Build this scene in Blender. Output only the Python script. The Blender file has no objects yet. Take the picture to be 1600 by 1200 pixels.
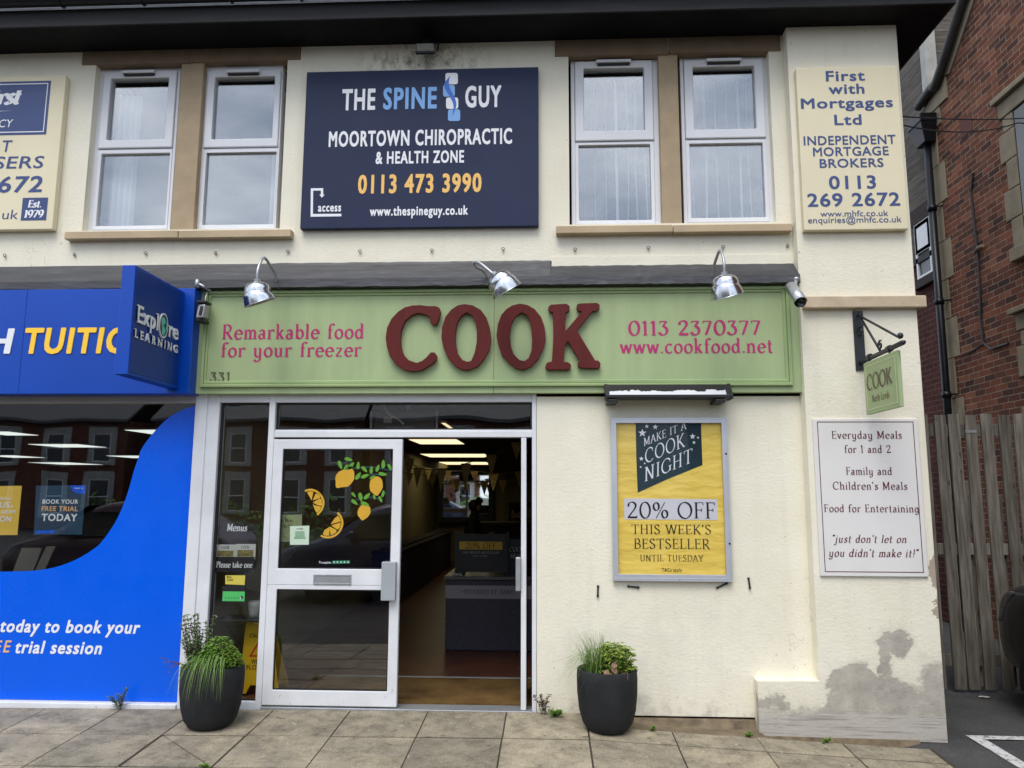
import bpy, bmesh, math, random
from mathutils import Vector, Matrix, Euler
random.seed(7)
SC = bpy.context.scene
COL = SC.collection
rad = math.radians

# ---------------------------------------------------------------- camera
CAM_P = Vector((0.0, -5.8, 1.55))
F_PX = 1200.0                      # focal length in pixels of the 1600 px wide photograph
PITCH, YAW, ROLL = rad(8.117), rad(-2.73), rad(0.204)
fwd = Vector((math.sin(YAW)*math.cos(PITCH), math.cos(YAW)*math.cos(PITCH), math.sin(PITCH)))
rgt = Vector((math.cos(YAW), -math.sin(YAW), 0.0))
upv = rgt.cross(fwd)
rgt, upv = math.cos(ROLL)*rgt+math.sin(ROLL)*upv, -math.sin(ROLL)*rgt+math.cos(ROLL)*upv
cd = bpy.data.cameras.new('camera')
cd.sensor_fit = 'HORIZONTAL'; cd.sensor_width = 36.0; cd.lens = 36.0*F_PX/1600.0
cd.clip_start = 0.05; cd.clip_end = 1000
cam = bpy.data.objects.new('camera', cd); COL.objects.link(cam)
cam.matrix_world = Matrix(((rgt.x, upv.x, -fwd.x, CAM_P.x), (rgt.y, upv.y, -fwd.y, CAM_P.y),
                           (rgt.z, upv.z, -fwd.z, CAM_P.z), (0, 0, 0, 1)))
SC.camera = cam

# ---------------------------------------------------------------- sky, sun, exposure
SUN_EL, SUN_AZ = rad(60), rad(195)     # overcast: a soft sun high behind the viewer
W = bpy.data.worlds.new('World'); SC.world = W; W.use_nodes = True
nt = W.node_tree; nt.nodes.clear()
wo = nt.nodes.new('ShaderNodeOutputWorld'); bg = nt.nodes.new('ShaderNodeBackground')
sky = nt.nodes.new('ShaderNodeTexSky'); sky.sky_type = 'NISHITA'; sky.sun_disc = False
sky.sun_elevation = SUN_EL; sky.sun_rotation = SUN_AZ
sky.air_density = 1.0; sky.dust_density = 3.0
tc = nt.nodes.new('ShaderNodeTexCoord')
mp = nt.nodes.new('ShaderNodeMapping'); mp.inputs['Scale'].default_value = (1.0, 1.0, 2.2)
nz = nt.nodes.new('ShaderNodeTexNoise'); nz.inputs['Scale'].default_value = 3.0
nz.inputs['Detail'].default_value = 7; nz.inputs['Roughness'].default_value = 0.55
rmp = nt.nodes.new('ShaderNodeValToRGB')
rmp.color_ramp.elements[0].position = 0.38; rmp.color_ramp.elements[0].color = (2.3, 2.8, 3.7, 1)
rmp.color_ramp.elements[1].position = 0.66; rmp.color_ramp.elements[1].color = (7.4, 7.7, 8.2, 1)
mx = nt.nodes.new('ShaderNodeMix'); mx.data_type = 'RGBA'; mx.inputs[0].default_value = 0.82
nt.links.new(tc.outputs['Generated'], mp.inputs['Vector']); nt.links.new(mp.outputs[0], nz.inputs['Vector'])
nt.links.new(nz.outputs['Fac'], rmp.inputs[0])
nt.links.new(sky.outputs[0], mx.inputs[6]); nt.links.new(rmp.outputs[0], mx.inputs[7])
nt.links.new(mx.outputs[2], bg.inputs['Color']); bg.inputs['Strength'].default_value = 0.13
nt.links.new(bg.outputs[0], wo.inputs['Surface'])
sd = bpy.data.lights.new('sun', 'SUN'); sd.energy = 1.1; sd.angle = rad(34); sd.color = (1.0, 0.965, 0.91)
so = bpy.data.objects.new('sun', sd); COL.objects.link(so)
# sky azimuth: rotation 0 looks to +Y and turns clockwise seen from above
sdir = Vector((math.sin(SUN_AZ)*math.cos(SUN_EL), math.cos(SUN_AZ)*math.cos(SUN_EL), math.sin(SUN_EL)))
so.rotation_euler = (-sdir).to_track_quat('-Z', 'Y').to_euler(); so.location = (0, -10, 15)
SC.view_settings.view_transform = 'Standard'; SC.view_settings.look = 'None'
SC.view_settings.exposure = 1.03; SC.view_settings.gamma = 1.0
SC.render.engine = 'CYCLES'
SC.cycles.max_bounces = 8; SC.cycles.transparent_max_bounces = 16; SC.cycles.use_denoising = True
SC.cycles.caustics_reflective = False; SC.cycles.caustics_refractive = False

# ---------------------------------------------------------------- placing: surveyed photo points on real planes
def _ray(u, v): return rgt*((u-800)/F_PX) - upv*((v-600)/F_PX) + fwd
def A(u, v, y):                       # point of the plane y = const seen at photo pixel (u, v)
    d = _ray(u, v); return CAM_P + d*((y-CAM_P.y)/d.y)
def AX(u, v, x):
    d = _ray(u, v); return CAM_P + d*((x-CAM_P.x)/d.x)
def RC(u0, v0, u1, v1, y):            # upright rectangle from its top-left and bottom-right corners
    a, b = A(u0, v0, y), A(u1, v1, y); return a.x, b.x, b.z, a.z

# ---------------------------------------------------------------- materials
def lin(c): c /= 255.0; return c/12.92 if c <= .04045 else ((c+.055)/1.055)**2.4
def S(r, g, b): return (lin(r), lin(g), lin(b), 1)
class NT:
    def __init__(s, name):
        s.m = bpy.data.materials.new(name); s.m.use_nodes = True; s.t = s.m.node_tree; s.t.nodes.clear()
        s.o = s.n('OutputMaterial'); s.b = s.n('BsdfPrincipled'); s.l(s.b.outputs[0], s.o.inputs['Surface'])
    def n(s, k, **kw):
        x = s.t.nodes.new('ShaderNode'+k)
        for a, v in kw.items(): setattr(x, a, v)
        return x
    def l(s, a, b): s.t.links.new(a, b)
    def coord(s, scale=(1, 1, 1), kind='Object'):
        c = s.n('TexCoord'); m = s.n('Mapping'); m.inputs['Scale'].default_value = scale
        s.l(c.outputs[kind], m.inputs['Vector']); return m.outputs[0]
    def noise(s, vec, scale, detail=4, rough=.6):
        x = s.n('TexNoise'); x.inputs['Scale'].default_value = scale; x.inputs['Detail'].default_value = detail
        x.inputs['Roughness'].default_value = rough; s.l(vec, x.inputs['Vector']); return x.outputs['Fac']
    def ramp(s, fac, stops):
        r = s.n('ValToRGB'); e = r.color_ramp.elements
        while len(e) < len(stops): e.new(.5)
        for i, (p, c) in enumerate(stops):
            e[i].position = p; e[i].color = c if len(c) == 4 else (*c, 1)
        s.l(fac, r.inputs[0]); return r.outputs[0]
    def mix(s, fac, a, b, blend='MIX'):
        x = s.n('Mix', data_type='RGBA', blend_type=blend)
        for i, v in ((0, fac), (6, a), (7, b)):
            if hasattr(v, 'is_linked'): s.l(v, x.inputs[i])
            else: x.inputs[i].default_value = v
        return x.outputs[2]
    def math(s, op, a, b=None, c=None):
        x = s.n('Math', operation=op)
        for i, v in enumerate((a, b, c)):
            if v is None: continue
            if hasattr(v, 'is_linked'): s.l(v, x.inputs[i])
            else: x.inputs[i].default_value = v
        return x.outputs[0]
    def bump(s, h, strength=.3, dist=.01):
        x = s.n('Bump'); x.inputs['Strength'].default_value = strength; x.inputs['Distance'].default_value = dist
        s.l(h, x.inputs['Height']); s.l(x.outputs[0], s.b.inputs['Normal'])
    def fin(s, col=None, rough=.6, spec=.4, metal=0):
        if col is not None:
            if hasattr(col, 'is_linked'): s.l(col, s.b.inputs['Base Color'])
            else: s.b.inputs['Base Color'].default_value = col
        if hasattr(rough, 'is_linked'): s.l(rough, s.b.inputs['Roughness'])
        else: s.b.inputs['Roughness'].default_value = rough
        s.b.inputs['Specular IOR Level'].default_value = spec; s.b.inputs['Metallic'].default_value = metal
        return s.m
def sc(c, k): return (min(1, c[0]*k), min(1, c[1]*k), min(1, c[2]*k), 1)
def mat(name, col, rough=.55, var=.12, vs=3, bs=80, bd=.15, dist=.004, spec=.4, metal=0, stretch=(1, 1, 1)):
    t = NT(name); v = t.coord(stretch)
    c = t.ramp(t.noise(v, vs, 5), [(.3, sc(col, 1-var)), (.7, sc(col, 1+var))])
    rg = t.math('MULTIPLY_ADD', t.noise(v, vs*2.3, 3), .25, rough-.12)
    if bd: t.bump(t.noise(v, bs, 3), bd, dist)
    return t.fin(c, rg, spec, metal)
def glass(name, refl, tint=(.93, .95, .95, 1), rough=0.0):
    t = NT(name); t.t.nodes.remove(t.b)
    tr = t.n('BsdfTransparent'); tr.inputs[0].default_value = tint
    g = t.n('BsdfGlossy'); g.inputs['Roughness'].default_value = rough; g.inputs[0].default_value = (.95, .97, 1, 1)
    lw = t.n('LayerWeight'); lw.inputs['Blend'].default_value = .5
    f = t.math('POWER', lw.outputs['Facing'], 4.0); f = t.math('MULTIPLY_ADD', f, 1-refl, refl)
    v = t.coord(); bp = t.n('Bump'); bp.inputs['Strength'].default_value = .10; bp.inputs['Distance'].default_value = .02
    t.l(t.noise(v, 1.3, 1), bp.inputs['Height']); t.l(bp.outputs[0], g.inputs['Normal'])
    m = t.n('MixShader'); t.l(f, m.inputs[0]); t.l(tr.outputs[0], m.inputs[1]); t.l(g.outputs[0], m.inputs[2])
    t.l(m.outputs[0], t.o.inputs['Surface']); return t.m
def lamp_mat(name, col, k):
    t = NT(name); t.b.inputs['Base Color'].default_value = (.6, .6, .6, 1)
    t.b.inputs['Emission Color'].default_value = col; t.b.inputs['Emission Strength'].default_value = k; return t.m

# ---------------------------------------------------------------- object helpers
def obj(name, bm, m, parent=None, bevel=0, smooth=False, seg=2):
    me = bpy.data.meshes.new(name)
    bmesh.ops.recalc_face_normals(bm, faces=bm.faces) if not getattr(bm, 'flat', False) else None
    bm.to_mesh(me); bm.free()
    for x in (m if isinstance(m, (list, tuple)) else [m]): me.materials.append(x)
    if smooth:
        for p in me.polygons: p.use_smooth = True
    o = bpy.data.objects.new(name, me); COL.objects.link(o)
    if parent is not None: adopt(o, parent)
    if bevel:
        b = o.modifiers.new('bevel', 'BEVEL'); b.width = bevel; b.segments = seg; b.limit_method = 'ANGLE'; b.angle_limit = rad(40)
    return o
def adopt(o, parent):                  # part meshes are built standing in world coordinates
    o.parent = parent
    o.matrix_parent_inverse = Matrix.Translation(-parent.location) if parent.parent is None else Matrix()
def tag(o, label, cat, group=None, kind=None):
    if label: o['label'] = label
    if cat: o['category'] = cat
    if group: o['group'] = group
    if kind: o['kind'] = kind
    return o
def thing(name, label, cat, loc=(0, 0, 0), group=None):
    e = bpy.data.objects.new(name, None); COL.objects.link(e); e.location = loc; e.empty_display_size = .1
    return tag(e, label, cat, group)
def struct(name, bm, m): o = obj(name, bm, m); o['kind'] = 'structure'; return o
def dup(root, loc=None, rotz=None, label=None):
    r = root.copy(); COL.objects.link(r)
    if loc is not None: r.location = loc
    if rotz is not None: r.rotation_euler = (0, 0, rotz)
    if label: r['label'] = label
    for ch in list(root.children):
        c = ch.copy(); COL.objects.link(c); c.parent = r; c.matrix_parent_inverse = ch.matrix_parent_inverse.copy()
        for g in list(ch.children):
            d = g.copy(); COL.objects.link(d); d.parent = c; d.matrix_parent_inverse = g.matrix_parent_inverse.copy()
    return r
NB = bmesh.new
def box(bm, x0, x1, y0, y1, z0, z1):
    v = [bm.verts.new((x, y, z)) for x in (x0, x1) for y in (y0, y1) for z in (z0, z1)]
    for f in ((0, 1, 3, 2), (4, 6, 7, 5), (0, 4, 5, 1), (2, 3, 7, 6), (0, 2, 6, 4), (1, 5, 7, 3)):
        bm.faces.new([v[i] for i in f])
    return bm
def hexa(bm, pts):                     # 8 points: bottom 4 in order, top 4 in order
    v = [bm.verts.new(p) for p in pts]
    for f in ((3, 2, 1, 0), (4, 5, 6, 7), (0, 1, 5, 4), (1, 2, 6, 5), (2, 3, 7, 6), (3, 0, 4, 7)): bm.faces.new([v[i] for i in f])
def ring(bm, o, i, y0, y1):            # upright frame with mitred corners: o, i = (x0, x1, z0, z1)
    def q(r, y): return [bm.verts.new(p) for p in ((r[0], y, r[2]), (r[1], y, r[2]), (r[1], y, r[3]), (r[0], y, r[3]))]
    a, b, c, d = q(o, y0), q(i, y0), q(o, y1), q(i, y1)
    for k in range(4):
        j = (k+1) % 4
        bm.faces.new((a[k], a[j], b[j], b[k])); bm.faces.new((c[k], d[k], d[j], c[j]))
        bm.faces.new((a[k], c[k], c[j], a[j])); bm.faces.new((b[k], b[j], d[j], d[k]))
    return bm
def prism(bm, pts, y0, y1, holes=()):  # pts [(x, z)] outline extruded in y
    from mathutils.geometry import tessellate_polygon
    loops = [pts]+list(holes)
    flat = [p for L in loops for p in L]
    tri = tessellate_polygon([[Vector((p[0], p[1], 0)) for p in L] for L in loops])
    f = [bm.verts.new((p[0], y0, p[1])) for p in flat]; b = [bm.verts.new((p[0], y1, p[1])) for p in flat]
    for t in tri:
        try: bm.faces.new([f[i] for i in t]); bm.faces.new([b[i] for i in reversed(t)])
        except ValueError: pass
    k = 0
    for L in loops:
        n = len(L)
        for i in range(n): j = (i+1) % n; bm.faces.new((f[k+i], b[k+i], b[k+j], f[k+j]))
        k += n
    return bm
def tube(bm, path, r, n=8, cap=True):
    path = [Vector(p) for p in path]; rs = r if isinstance(r, (list, tuple)) else [r]*len(path); rings = []
    ref = None
    for i, p in enumerate(path):
        t = (path[min(i+1, len(path)-1)]-path[max(i-1, 0)]).normalized()
        if ref is None: ref = t.orthogonal().normalized()
        a = (ref-t*ref.dot(t)).normalized(); ref = a; b = t.cross(a)
        rings.append([bm.verts.new(p+(a*math.cos(2*math.pi*k/n)+b*math.sin(2*math.pi*k/n))*rs[i]) for k in range(n)])
    for q, w in zip(rings, rings[1:]):
        for k in range(n): bm.faces.new((q[k], q[(k+1) % n], w[(k+1) % n], w[k]))
    if cap: bm.faces.new(list(reversed(rings[0]))); bm.faces.new(rings[-1])
    return bm
def lathe(bm, prof, M=None, n=28, cap=False):
    M = M or Matrix(); rings = []
    for r, z in prof: rings.append([bm.verts.new(M @ Vector((r*math.cos(2*math.pi*k/n), r*math.sin(2*math.pi*k/n), z))) for k in range(n)])
    for q, w in zip(rings, rings[1:]):
        for k in range(n): bm.faces.new((q[k], q[(k+1) % n], w[(k+1) % n], w[k]))
    if cap: bm.faces.new(list(reversed(rings[0]))); bm.faces.new(rings[-1])
    return bm
def crv(pts, n=6):                     # smooth path through points
    P = [Vector(p) for p in pts]; P = [P[0]*2-P[1]]+P+[P[-1]*2-P[-2]]; out = []
    for i in range(1, len(P)-2):
        for k in range(n):
            t = k/n; a, b, c, d = P[i-1:i+3]
            out.append(.5*((2*b)+(c-a)*t+(2*a-5*b+4*c-d)*t*t+(3*b-a-3*c+d)*t**3))
    return out+[P[-2]]
def poly(bm, pts, y):                  # flat upright sheet
    return prism(bm, pts, y-.0006, y)
def vquad(bm, r, y0, y1): return box(bm, r[0], r[1], y0, y1, r[2], r[3])
# ---------------------------------------------------------------- lettering
def _place(me_pts, x0, x1, zb, zt, cap, y, M=None):
    xs = [p[0] for p in me_pts]; a, b = min(xs), max(xs); kx = (x1-x0)/(b-a); kz = (zt-zb)/cap
    return [(x0+(p[0]-a)*kx, y-p[2], zb+p[1]*kz) for p in me_pts]
_caps = {}
def _sans_mesh(txt, bold, shear, ext, space=None):
    c = bpy.data.curves.new('t', 'FONT'); c.body = txt; c.size = 1; c.space_character = space or 1+bold*2.2; c.shear = shear; c.extrude = ext; c.resolution_u = 3
    o = bpy.data.objects.new('t', c); me = bpy.data.meshes.new_from_object(o)
    bpy.data.objects.remove(o); bpy.data.curves.remove(c)
    if bold:                             # heavier strokes: the outline laid down several times, slightly shifted
        bm = NB(); bm.from_mesh(me); base = list(bm.verts)+list(bm.edges)+list(bm.faces); b = bold*.5
        for k, (dx, dy) in enumerate(((-1, -.5), (-1, .5), (1, -.5), (1, .5), (-.5, .75), (.5, .75), (-.5, -.75), (.5, -.75))):
            g = bmesh.ops.duplicate(bm, geom=base)['geom']; bmesh.ops.translate(bm, verts=[v for v in g if isinstance(v, bmesh.types.BMVert)], vec=(dx*b, dy*b, (0 if ext else .00012*(k+1))))
            if ext:
                for v in g:
                    if isinstance(v, bmesh.types.BMVert): v.co.z += .012*(k+1)
        bm.to_mesh(me); bm.free()
    return me
def sans(txt, x0, x1, zb, zt, y, m, parent, bold=0, shear=0, ext=0, name='lettering', M=None, space=None):
    if bold not in _caps:
        h = _sans_mesh('H', bold, 0, 0); _caps[bold] = max(v.co.y for v in h.vertices); bpy.data.meshes.remove(h)
    me = _sans_mesh(txt, bold, shear, ext and .5, space)
    pts = _place([(v.co.x, v.co.y, v.co.z if not ext else (v.co.z*2*ext)) for v in me.vertices], x0, x1, zb, zt, _caps[bold], y)
    for v, p in zip(me.vertices, pts): v.co = (M @ Vector(p)) if M else p
    me.materials.clear(); me.materials.append(m); me.name = name
    o = bpy.data.objects.new(name, me); COL.objects.link(o)
    if parent is not None: adopt(o, parent)
    return o
def sansp(txt, u0, u1, vt, vb, y, m, parent, **k):   # by surveyed photo points: left end, right end, cap top, baseline
    a, b, t = A(u0, vb, y), A(u1, vb, y), A(u0, vt, y)
    return sans(txt, a.x, b.x, a.z, t.z, y, m, parent, **k)
# a drawn old-style serif face: pen strokes swept with a slanted nib
def el(cx, cy, rx, ry, a0=0, a1=360, n=20):
    n = max(4, int(abs(a1-a0)/360*n)+2)
    return [(cx+rx*math.cos(rad(a0+(a1-a0)*i/n)), cy+ry*math.sin(rad(a0+(a1-a0)*i/n))) for i in range(n+1)]
def st(x, a, b): return [(x, a), (x, b)]
def sf(x, y, l=.12, r=.12): return ('n', [(x-l, y), (x+r, y)])
def hb(x0, x1, y): return ('n', [(x0, y), (x1, y)])
def sm(*p): return [tuple(q)[:2] for q in crv([(a, b, 0) for a, b in p], 5)]
def dot(x, y, r=.05): return ('d', [(x, y)])
G = {
'a': (.5, [el(.21, .17, .15, .17), el(.22, .43, .15, .18, 0, 155), st(.37, .44, .05), ('n', [(.37, .03), (.47, .03)])]),
'b': (.56, [st(.12, 0, 1), el(.31, .31, .19, .3), sf(.12, 1, .12, 0)]),
'c': (.5, [el(.29, .31, .22, .31, 48, 318)]),
'd': (.58, [el(.25, .31, .19, .3), st(.44, 0, 1), sf(.44, 1, .12, 0), sf(.44, .02, 0, .11)]),
'e': (.53, [el(.28, .31, .22, .31, 5, 322), hb(.07, .49, .34)]),
'f': (.36, [st(.15, 0, .8), el(.30, .8, .15, .19, 180, 35), hb(.03, .31, .6), sf(.15, .02)]),
'g': (.56, [el(.25, .31, .19, .3), st(.44, .62, -.15), el(.25, -.14, .19, .18, 0, -165)]),
'h': (.6, [st(.12, 0, 1), sf(.12, 1, .12, 0), el(.29, .4, .17, .22, 180, 0), st(.46, .42, 0), sf(.12, .02), sf(.46, .02)]),
'i': (.27, [st(.13, 0, .6), sf(.13, .6, .11, 0), sf(.13, .02), dot(.13, .84)]),
'j': (.3, [st(.15, .6, -.15), el(.03, -.15, .12, .16, 0, -150), sf(.15, .6, .11, 0), dot(.15, .84)]),
'k': (.56, [st(.12, 0, 1), sf(.12, 1, .12, 0), [(.12, .22), (.42, .6)], [(.22, .36), (.46, 0)], sf(.46, .02, .08, .08), sf(.42, .6, .1, .08), sf(.12, .02)]),
'l': (.27, [st(.13, 0, 1), sf(.13, 1, .12, 0), sf(.13, .02)]),
'm': (.84, [st(.12, 0, .6), sf(.12, .6, .11, 0), el(.27, .4, .15, .21, 180, 0), st(.42, .42, 0), el(.57, .4, .15, .21, 180, 0), st(.72, .42, 0), sf(.12, .02), sf(.42, .02), sf(.72, .02)]),
'n': (.6, [st(.12, 0, .6), sf(.12, .6, .11, 0), el(.29, .4, .17, .22, 180, 0), st(.46, .42, 0), sf(.12, .02), sf(.46, .02)]),
'o': (.56, [el(.28, .31, .22, .31)]),
'p': (.56, [st(.12, -.32, .6), el(.31, .31, .19, .3), sf(.12, .6, .11, 0), sf(.12, -.31)]),
'r': (.44, [st(.12, 0, .6), sf(.12, .6, .11, 0), el(.3, .38, .18, .23, 180, 45), sf(.12, .02)]),
's': (.43, [sm((.37, .5), (.28, .6), (.16, .6), (.09, .5), (.13, .4), (.27, .29), (.36, .19), (.32, .06), (.2, .0), (.1, .03), (.05, .13))]),
't': (.38, [st(.15, .1, .85), el(.26, .11, .11, .1, 180, 310), hb(.03, .33, .6)]),
'u': (.6, [st(.12, .6, .2), el(.28, .21, .16, .21, 180, 360), st(.44, .6, 0), sf(.12, .6, .11, 0), sf(.44, .6, .11, 0), sf(.44, .02, 0, .11)]),
'v': (.52, [[(.06, .6), (.26, 0)], [(.26, 0), (.46, .6)], sf(.06, .6, .09, .09), sf(.46, .6, .09, .09)]),
'w': (.78, [[(.06, .6), (.23, 0)], [(.23, 0), (.39, .6)], [(.39, .6), (.56, 0)], [(.56, 0), (.72, .6)], sf(.06, .6, .09, .09), sf(.72, .6, .09, .09)]),
'y': (.58, [st(.12, .6, .2), el(.28, .21, .16, .21, 180, 360), st(.44, .6, -.15), el(.26, -.14, .18, .18, 0, -165), sf(.12, .6, .11, 0), sf(.44, .6, .11, 0)]),
'z': (.5, [hb(.06, .44, .58), [(.42, .58), (.08, .02)], hb(.06, .44, .02)]),
'A': (.74, [[(.06, 0), (.36, 1)], [(.36, 1), (.68, 0)], hb(.16, .56, .35), sf(.06, .02), sf(.68, .02)]),
'B': (.64, [st(.14, 0, 1), hb(.03, .3, .98), el(.3, .75, .22, .24, 90, -90), hb(.14, .32, .51), el(.32, .26, .26, .25, 90, -90), hb(.03, .32, .02)]),
'C': (.76, [el(.42, .5, .36, .5, 48, 315), ('n', [(.68, .9), (.68, .68)])]),
'D': (.76, [st(.14, 0, 1), hb(.03, .3, .98), el(.3, .5, .4, .48, 90, -90), hb(.03, .3, .02)]),
'E': (.6, [st(.14, 0, 1), hb(.03, .52, .98), hb(.14, .44, .52), hb(.03, .55, .02), ('n', [(.52, .98), (.52, .82)]), ('n', [(.55, .02), (.55, .2)]), ('n', [(.44, .62), (.44, .42)])]),
'F': (.56, [st(.14, 0, 1), hb(.03, .52, .98), hb(.14, .43, .52), sf(.14, .02), ('n', [(.52, .98), (.52, .82)]), ('n', [(.43, .62), (.43, .42)])]),
'G': (.8, [el(.42, .5, .36, .5, 48, 330), st(.7, .06, .42), sf(.7, .42), ('n', [(.68, .9), (.68, .7)])]),
'H': (.78, [st(.14, 0, 1), st(.62, 0, 1), hb(.14, .62, .51), sf(.14, .02), sf(.14, .98), sf(.62, .02), sf(.62, .98)]),
'I': (.32, [st(.16, 0, 1), sf(.16, .02), sf(.16, .98)]),
'K': (.72, [st(.14, 0, 1), [(.14, .38), (.58, .98)], [(.26, .56), (.64, 0)], sf(.14, .02), sf(.14, .98), sf(.58, .98, .1, .1), sf(.64, .02, .1, .1)]),
'L': (.58, [st(.14, 0, 1), hb(.03, .54, .02), sf(.14, .98), ('n', [(.54, .02), (.54, .22)])]),
'M': (.92, [st(.14, 0, 1), [(.14, 1), (.45, .12)], [(.45, .12), (.76, 1)], st(.77, 0, 1), sf(.14, .02), sf(.77, .02), sf(.14, .98, .12, .02), sf(.77, .98, .02, .12)]),
'N': (.8, [st(.14, 0, 1), [(.14, 1), (.64, 0)], st(.64, 0, 1), sf(.14, .02), sf(.14, .98, .12, .04), sf(.64, .98)]),
'O': (.84, [el(.42, .5, .36, .5)]),
'P': (.6, [st(.14, 0, 1), hb(.03, .3, .98), el(.3, .72, .25, .26, 90, -90), hb(.14, .3, .46), sf(.14, .02)]),
'R': (.7, [st(.14, 0, 1), hb(.03, .3, .98), el(.3, .73, .24, .25, 90, -90), hb(.14, .3, .48), [(.3, .48), (.62, .0)], sf(.14, .02), ('n', [(.6, .02), (.7, .0)])]),
'S': (.56, [sm((.46, .82), (.37, .96), (.23, .99), (.1, .88), (.1, .7), (.22, .57), (.38, .45), (.48, .29), (.42, .08), (.26, 0), (.12, .05), (.06, .2))]),
'T': (.7, [st(.35, 0, 1), hb(.04, .66, .98), sf(.35, .02), ('n', [(.04, .98), (.04, .8)]), ('n', [(.66, .98), (.66, .8)])]),
'U': (.76, [st(.14, 1, .3), el(.38, .3, .24, .3, 180, 360), st(.62, .3, 1), sf(.14, .98), sf(.62, .98)]),
'W': (1.0, [[(.05, 1), (.28, 0)], [(.28, 0), (.5, 1)], [(.5, 1), (.73, 0)], [(.73, 0), (.94, 1)], sf(.05, .98), sf(.94, .98), sf(.5, .98, .1, .1)]),
'Y': (.7, [[(.06, 1), (.35, .48)], [(.35, .48), (.64, 1)], st(.35, 0, .5), sf(.06, .98), sf(.64, .98), sf(.35, .02)]),
'0': (.66, [el(.33, .5, .27, .5)]),
'1': (.38, [st(.2, 0, 1), [(.04, .86), (.2, 1)], sf(.2, .02)]),
'2': (.62, [sm((.1, .72), (.12, .9), (.28, 1), (.45, .93), (.5, .76), (.42, .55), (.25, .3), (.08, .04)), ('k', [(.06, .05), (.56, .05)]), ('n', [(.56, .0), (.56, .16)])]),
'3': (.56, [hb(.08, .46, .97), [(.46, .97), (.24, .6)], el(.25, .31, .23, .3, 90, -160), ('n', [(.08, .97), (.08, .84)])]),
'7': (.56, [hb(.06, .5, .96), [(.5, .96), (.2, 0)], ('n', [(.06, .97), (.06, .82)])]),
'9': (.58, [el(.28, .67, .22, .31), el(.18, .6, .32, .6, 10, -85)]),
'.': (.2, [dot(.1, .05)]), "'": (.2, [('k', [(.1, 1.0), (.08, .78)])]), '!': (.26, [st(.13, .26, 1), dot(.13, .05)]),
'"': (.34, [('k', [(.1, 1.02), (.08, .8)]), ('k', [(.24, 1.02), (.22, .8)])]),
'%': (.9, [el(.22, .73, .15, .24), el(.68, .26, .15, .24), ('n', [(.2, 0), (.7, 1)])]),
'&': (.8, [el(.36, .77, .17, .22), el(.34, .27, .26, .27, 60, 330), [(.24, .66), (.72, 0)]]), ' ': (.34, []), '*': (.5, [[(.25, .3), (.25, .7)], [(.08, .4), (.42, .6)], [(.08, .6), (.42, .4)]])}
G[','] = (.2, [('k', [(.12, .06), (.06, -.12)])])
NIB = rad(24)
def serif_bm(txt, bold=1.0, gap=.07, ital=0.0):
    bm = NB(); X = 0; k = 0; tn, tk = .026*bold, .068*bold
    for ch in txt:
        w, strokes = G[ch]
        for s_ in strokes:
            kind, pts = s_ if isinstance(s_, tuple) else ('a', s_)
            k += 1; dz = (k % 9)*.00014
            if kind == 'd':
                c = pts[0]; rr = .062*(.6+.4*bold)
                vs = [bm.verts.new((X+c[0]+rr*math.cos(t*.6283), c[1]+rr*math.sin(t*.6283), dz)) for t in range(10)]
                bm.faces.new(vs); continue
            P = [Vector((X+p[0], p[1])) for p in pts]; closed = len(P) > 6 and (P[0]-P[-1]).length < 1e-4
            L, R_ = [], []; n = len(P)
            for i in range(n):
                if closed: t = P[(i+1) % (n-1)]-P[(i-1) % (n-1)]
                else: t = P[min(i+1, n-1)]-P[max(i-1, 0)]
                th = math.atan2(t.y, t.x)
                hw = tn if kind == 'n' else (tk if kind == 'k' else tn+(tk-tn)*abs(math.sin(th-NIB))**1.3)
                nn = Vector((-t.y, t.x)).normalized()*hw
                L.append(bm.verts.new((P[i].x+nn.x, P[i].y+nn.y, dz))); R_.append(bm.verts.new((P[i].x-nn.x, P[i].y-nn.y, dz)))
            for i in range(n-1): bm.faces.new((L[i], R_[i], R_[i+1], L[i+1]))
        X += w+gap
    for v in bm.verts: v.co.x += v.co.y*ital
    return bm
def serif(txt, x0, x1, zb, zt, y, m, parent, bold=1.0, ital=0, gap=.07, name='lettering', M=None):
    bm = serif_bm(txt, bold, gap, ital)
    pts = _place([tuple(v.co) for v in bm.verts], x0, x1, zb, zt, 1.0, y)
    for v, p in zip(bm.verts, pts): v.co = (M @ Vector(p)) if M else p
    return obj(name, bm, m, parent)
def serifp(txt, u0, u1, vt, vb, y, m, parent, **k):
    a, b, t = A(u0, vb, y), A(u1, vb, y), A(u0, vt, y)
    return serif(txt, a.x, b.x, a.z, t.z, y, m, parent, **k)
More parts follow.
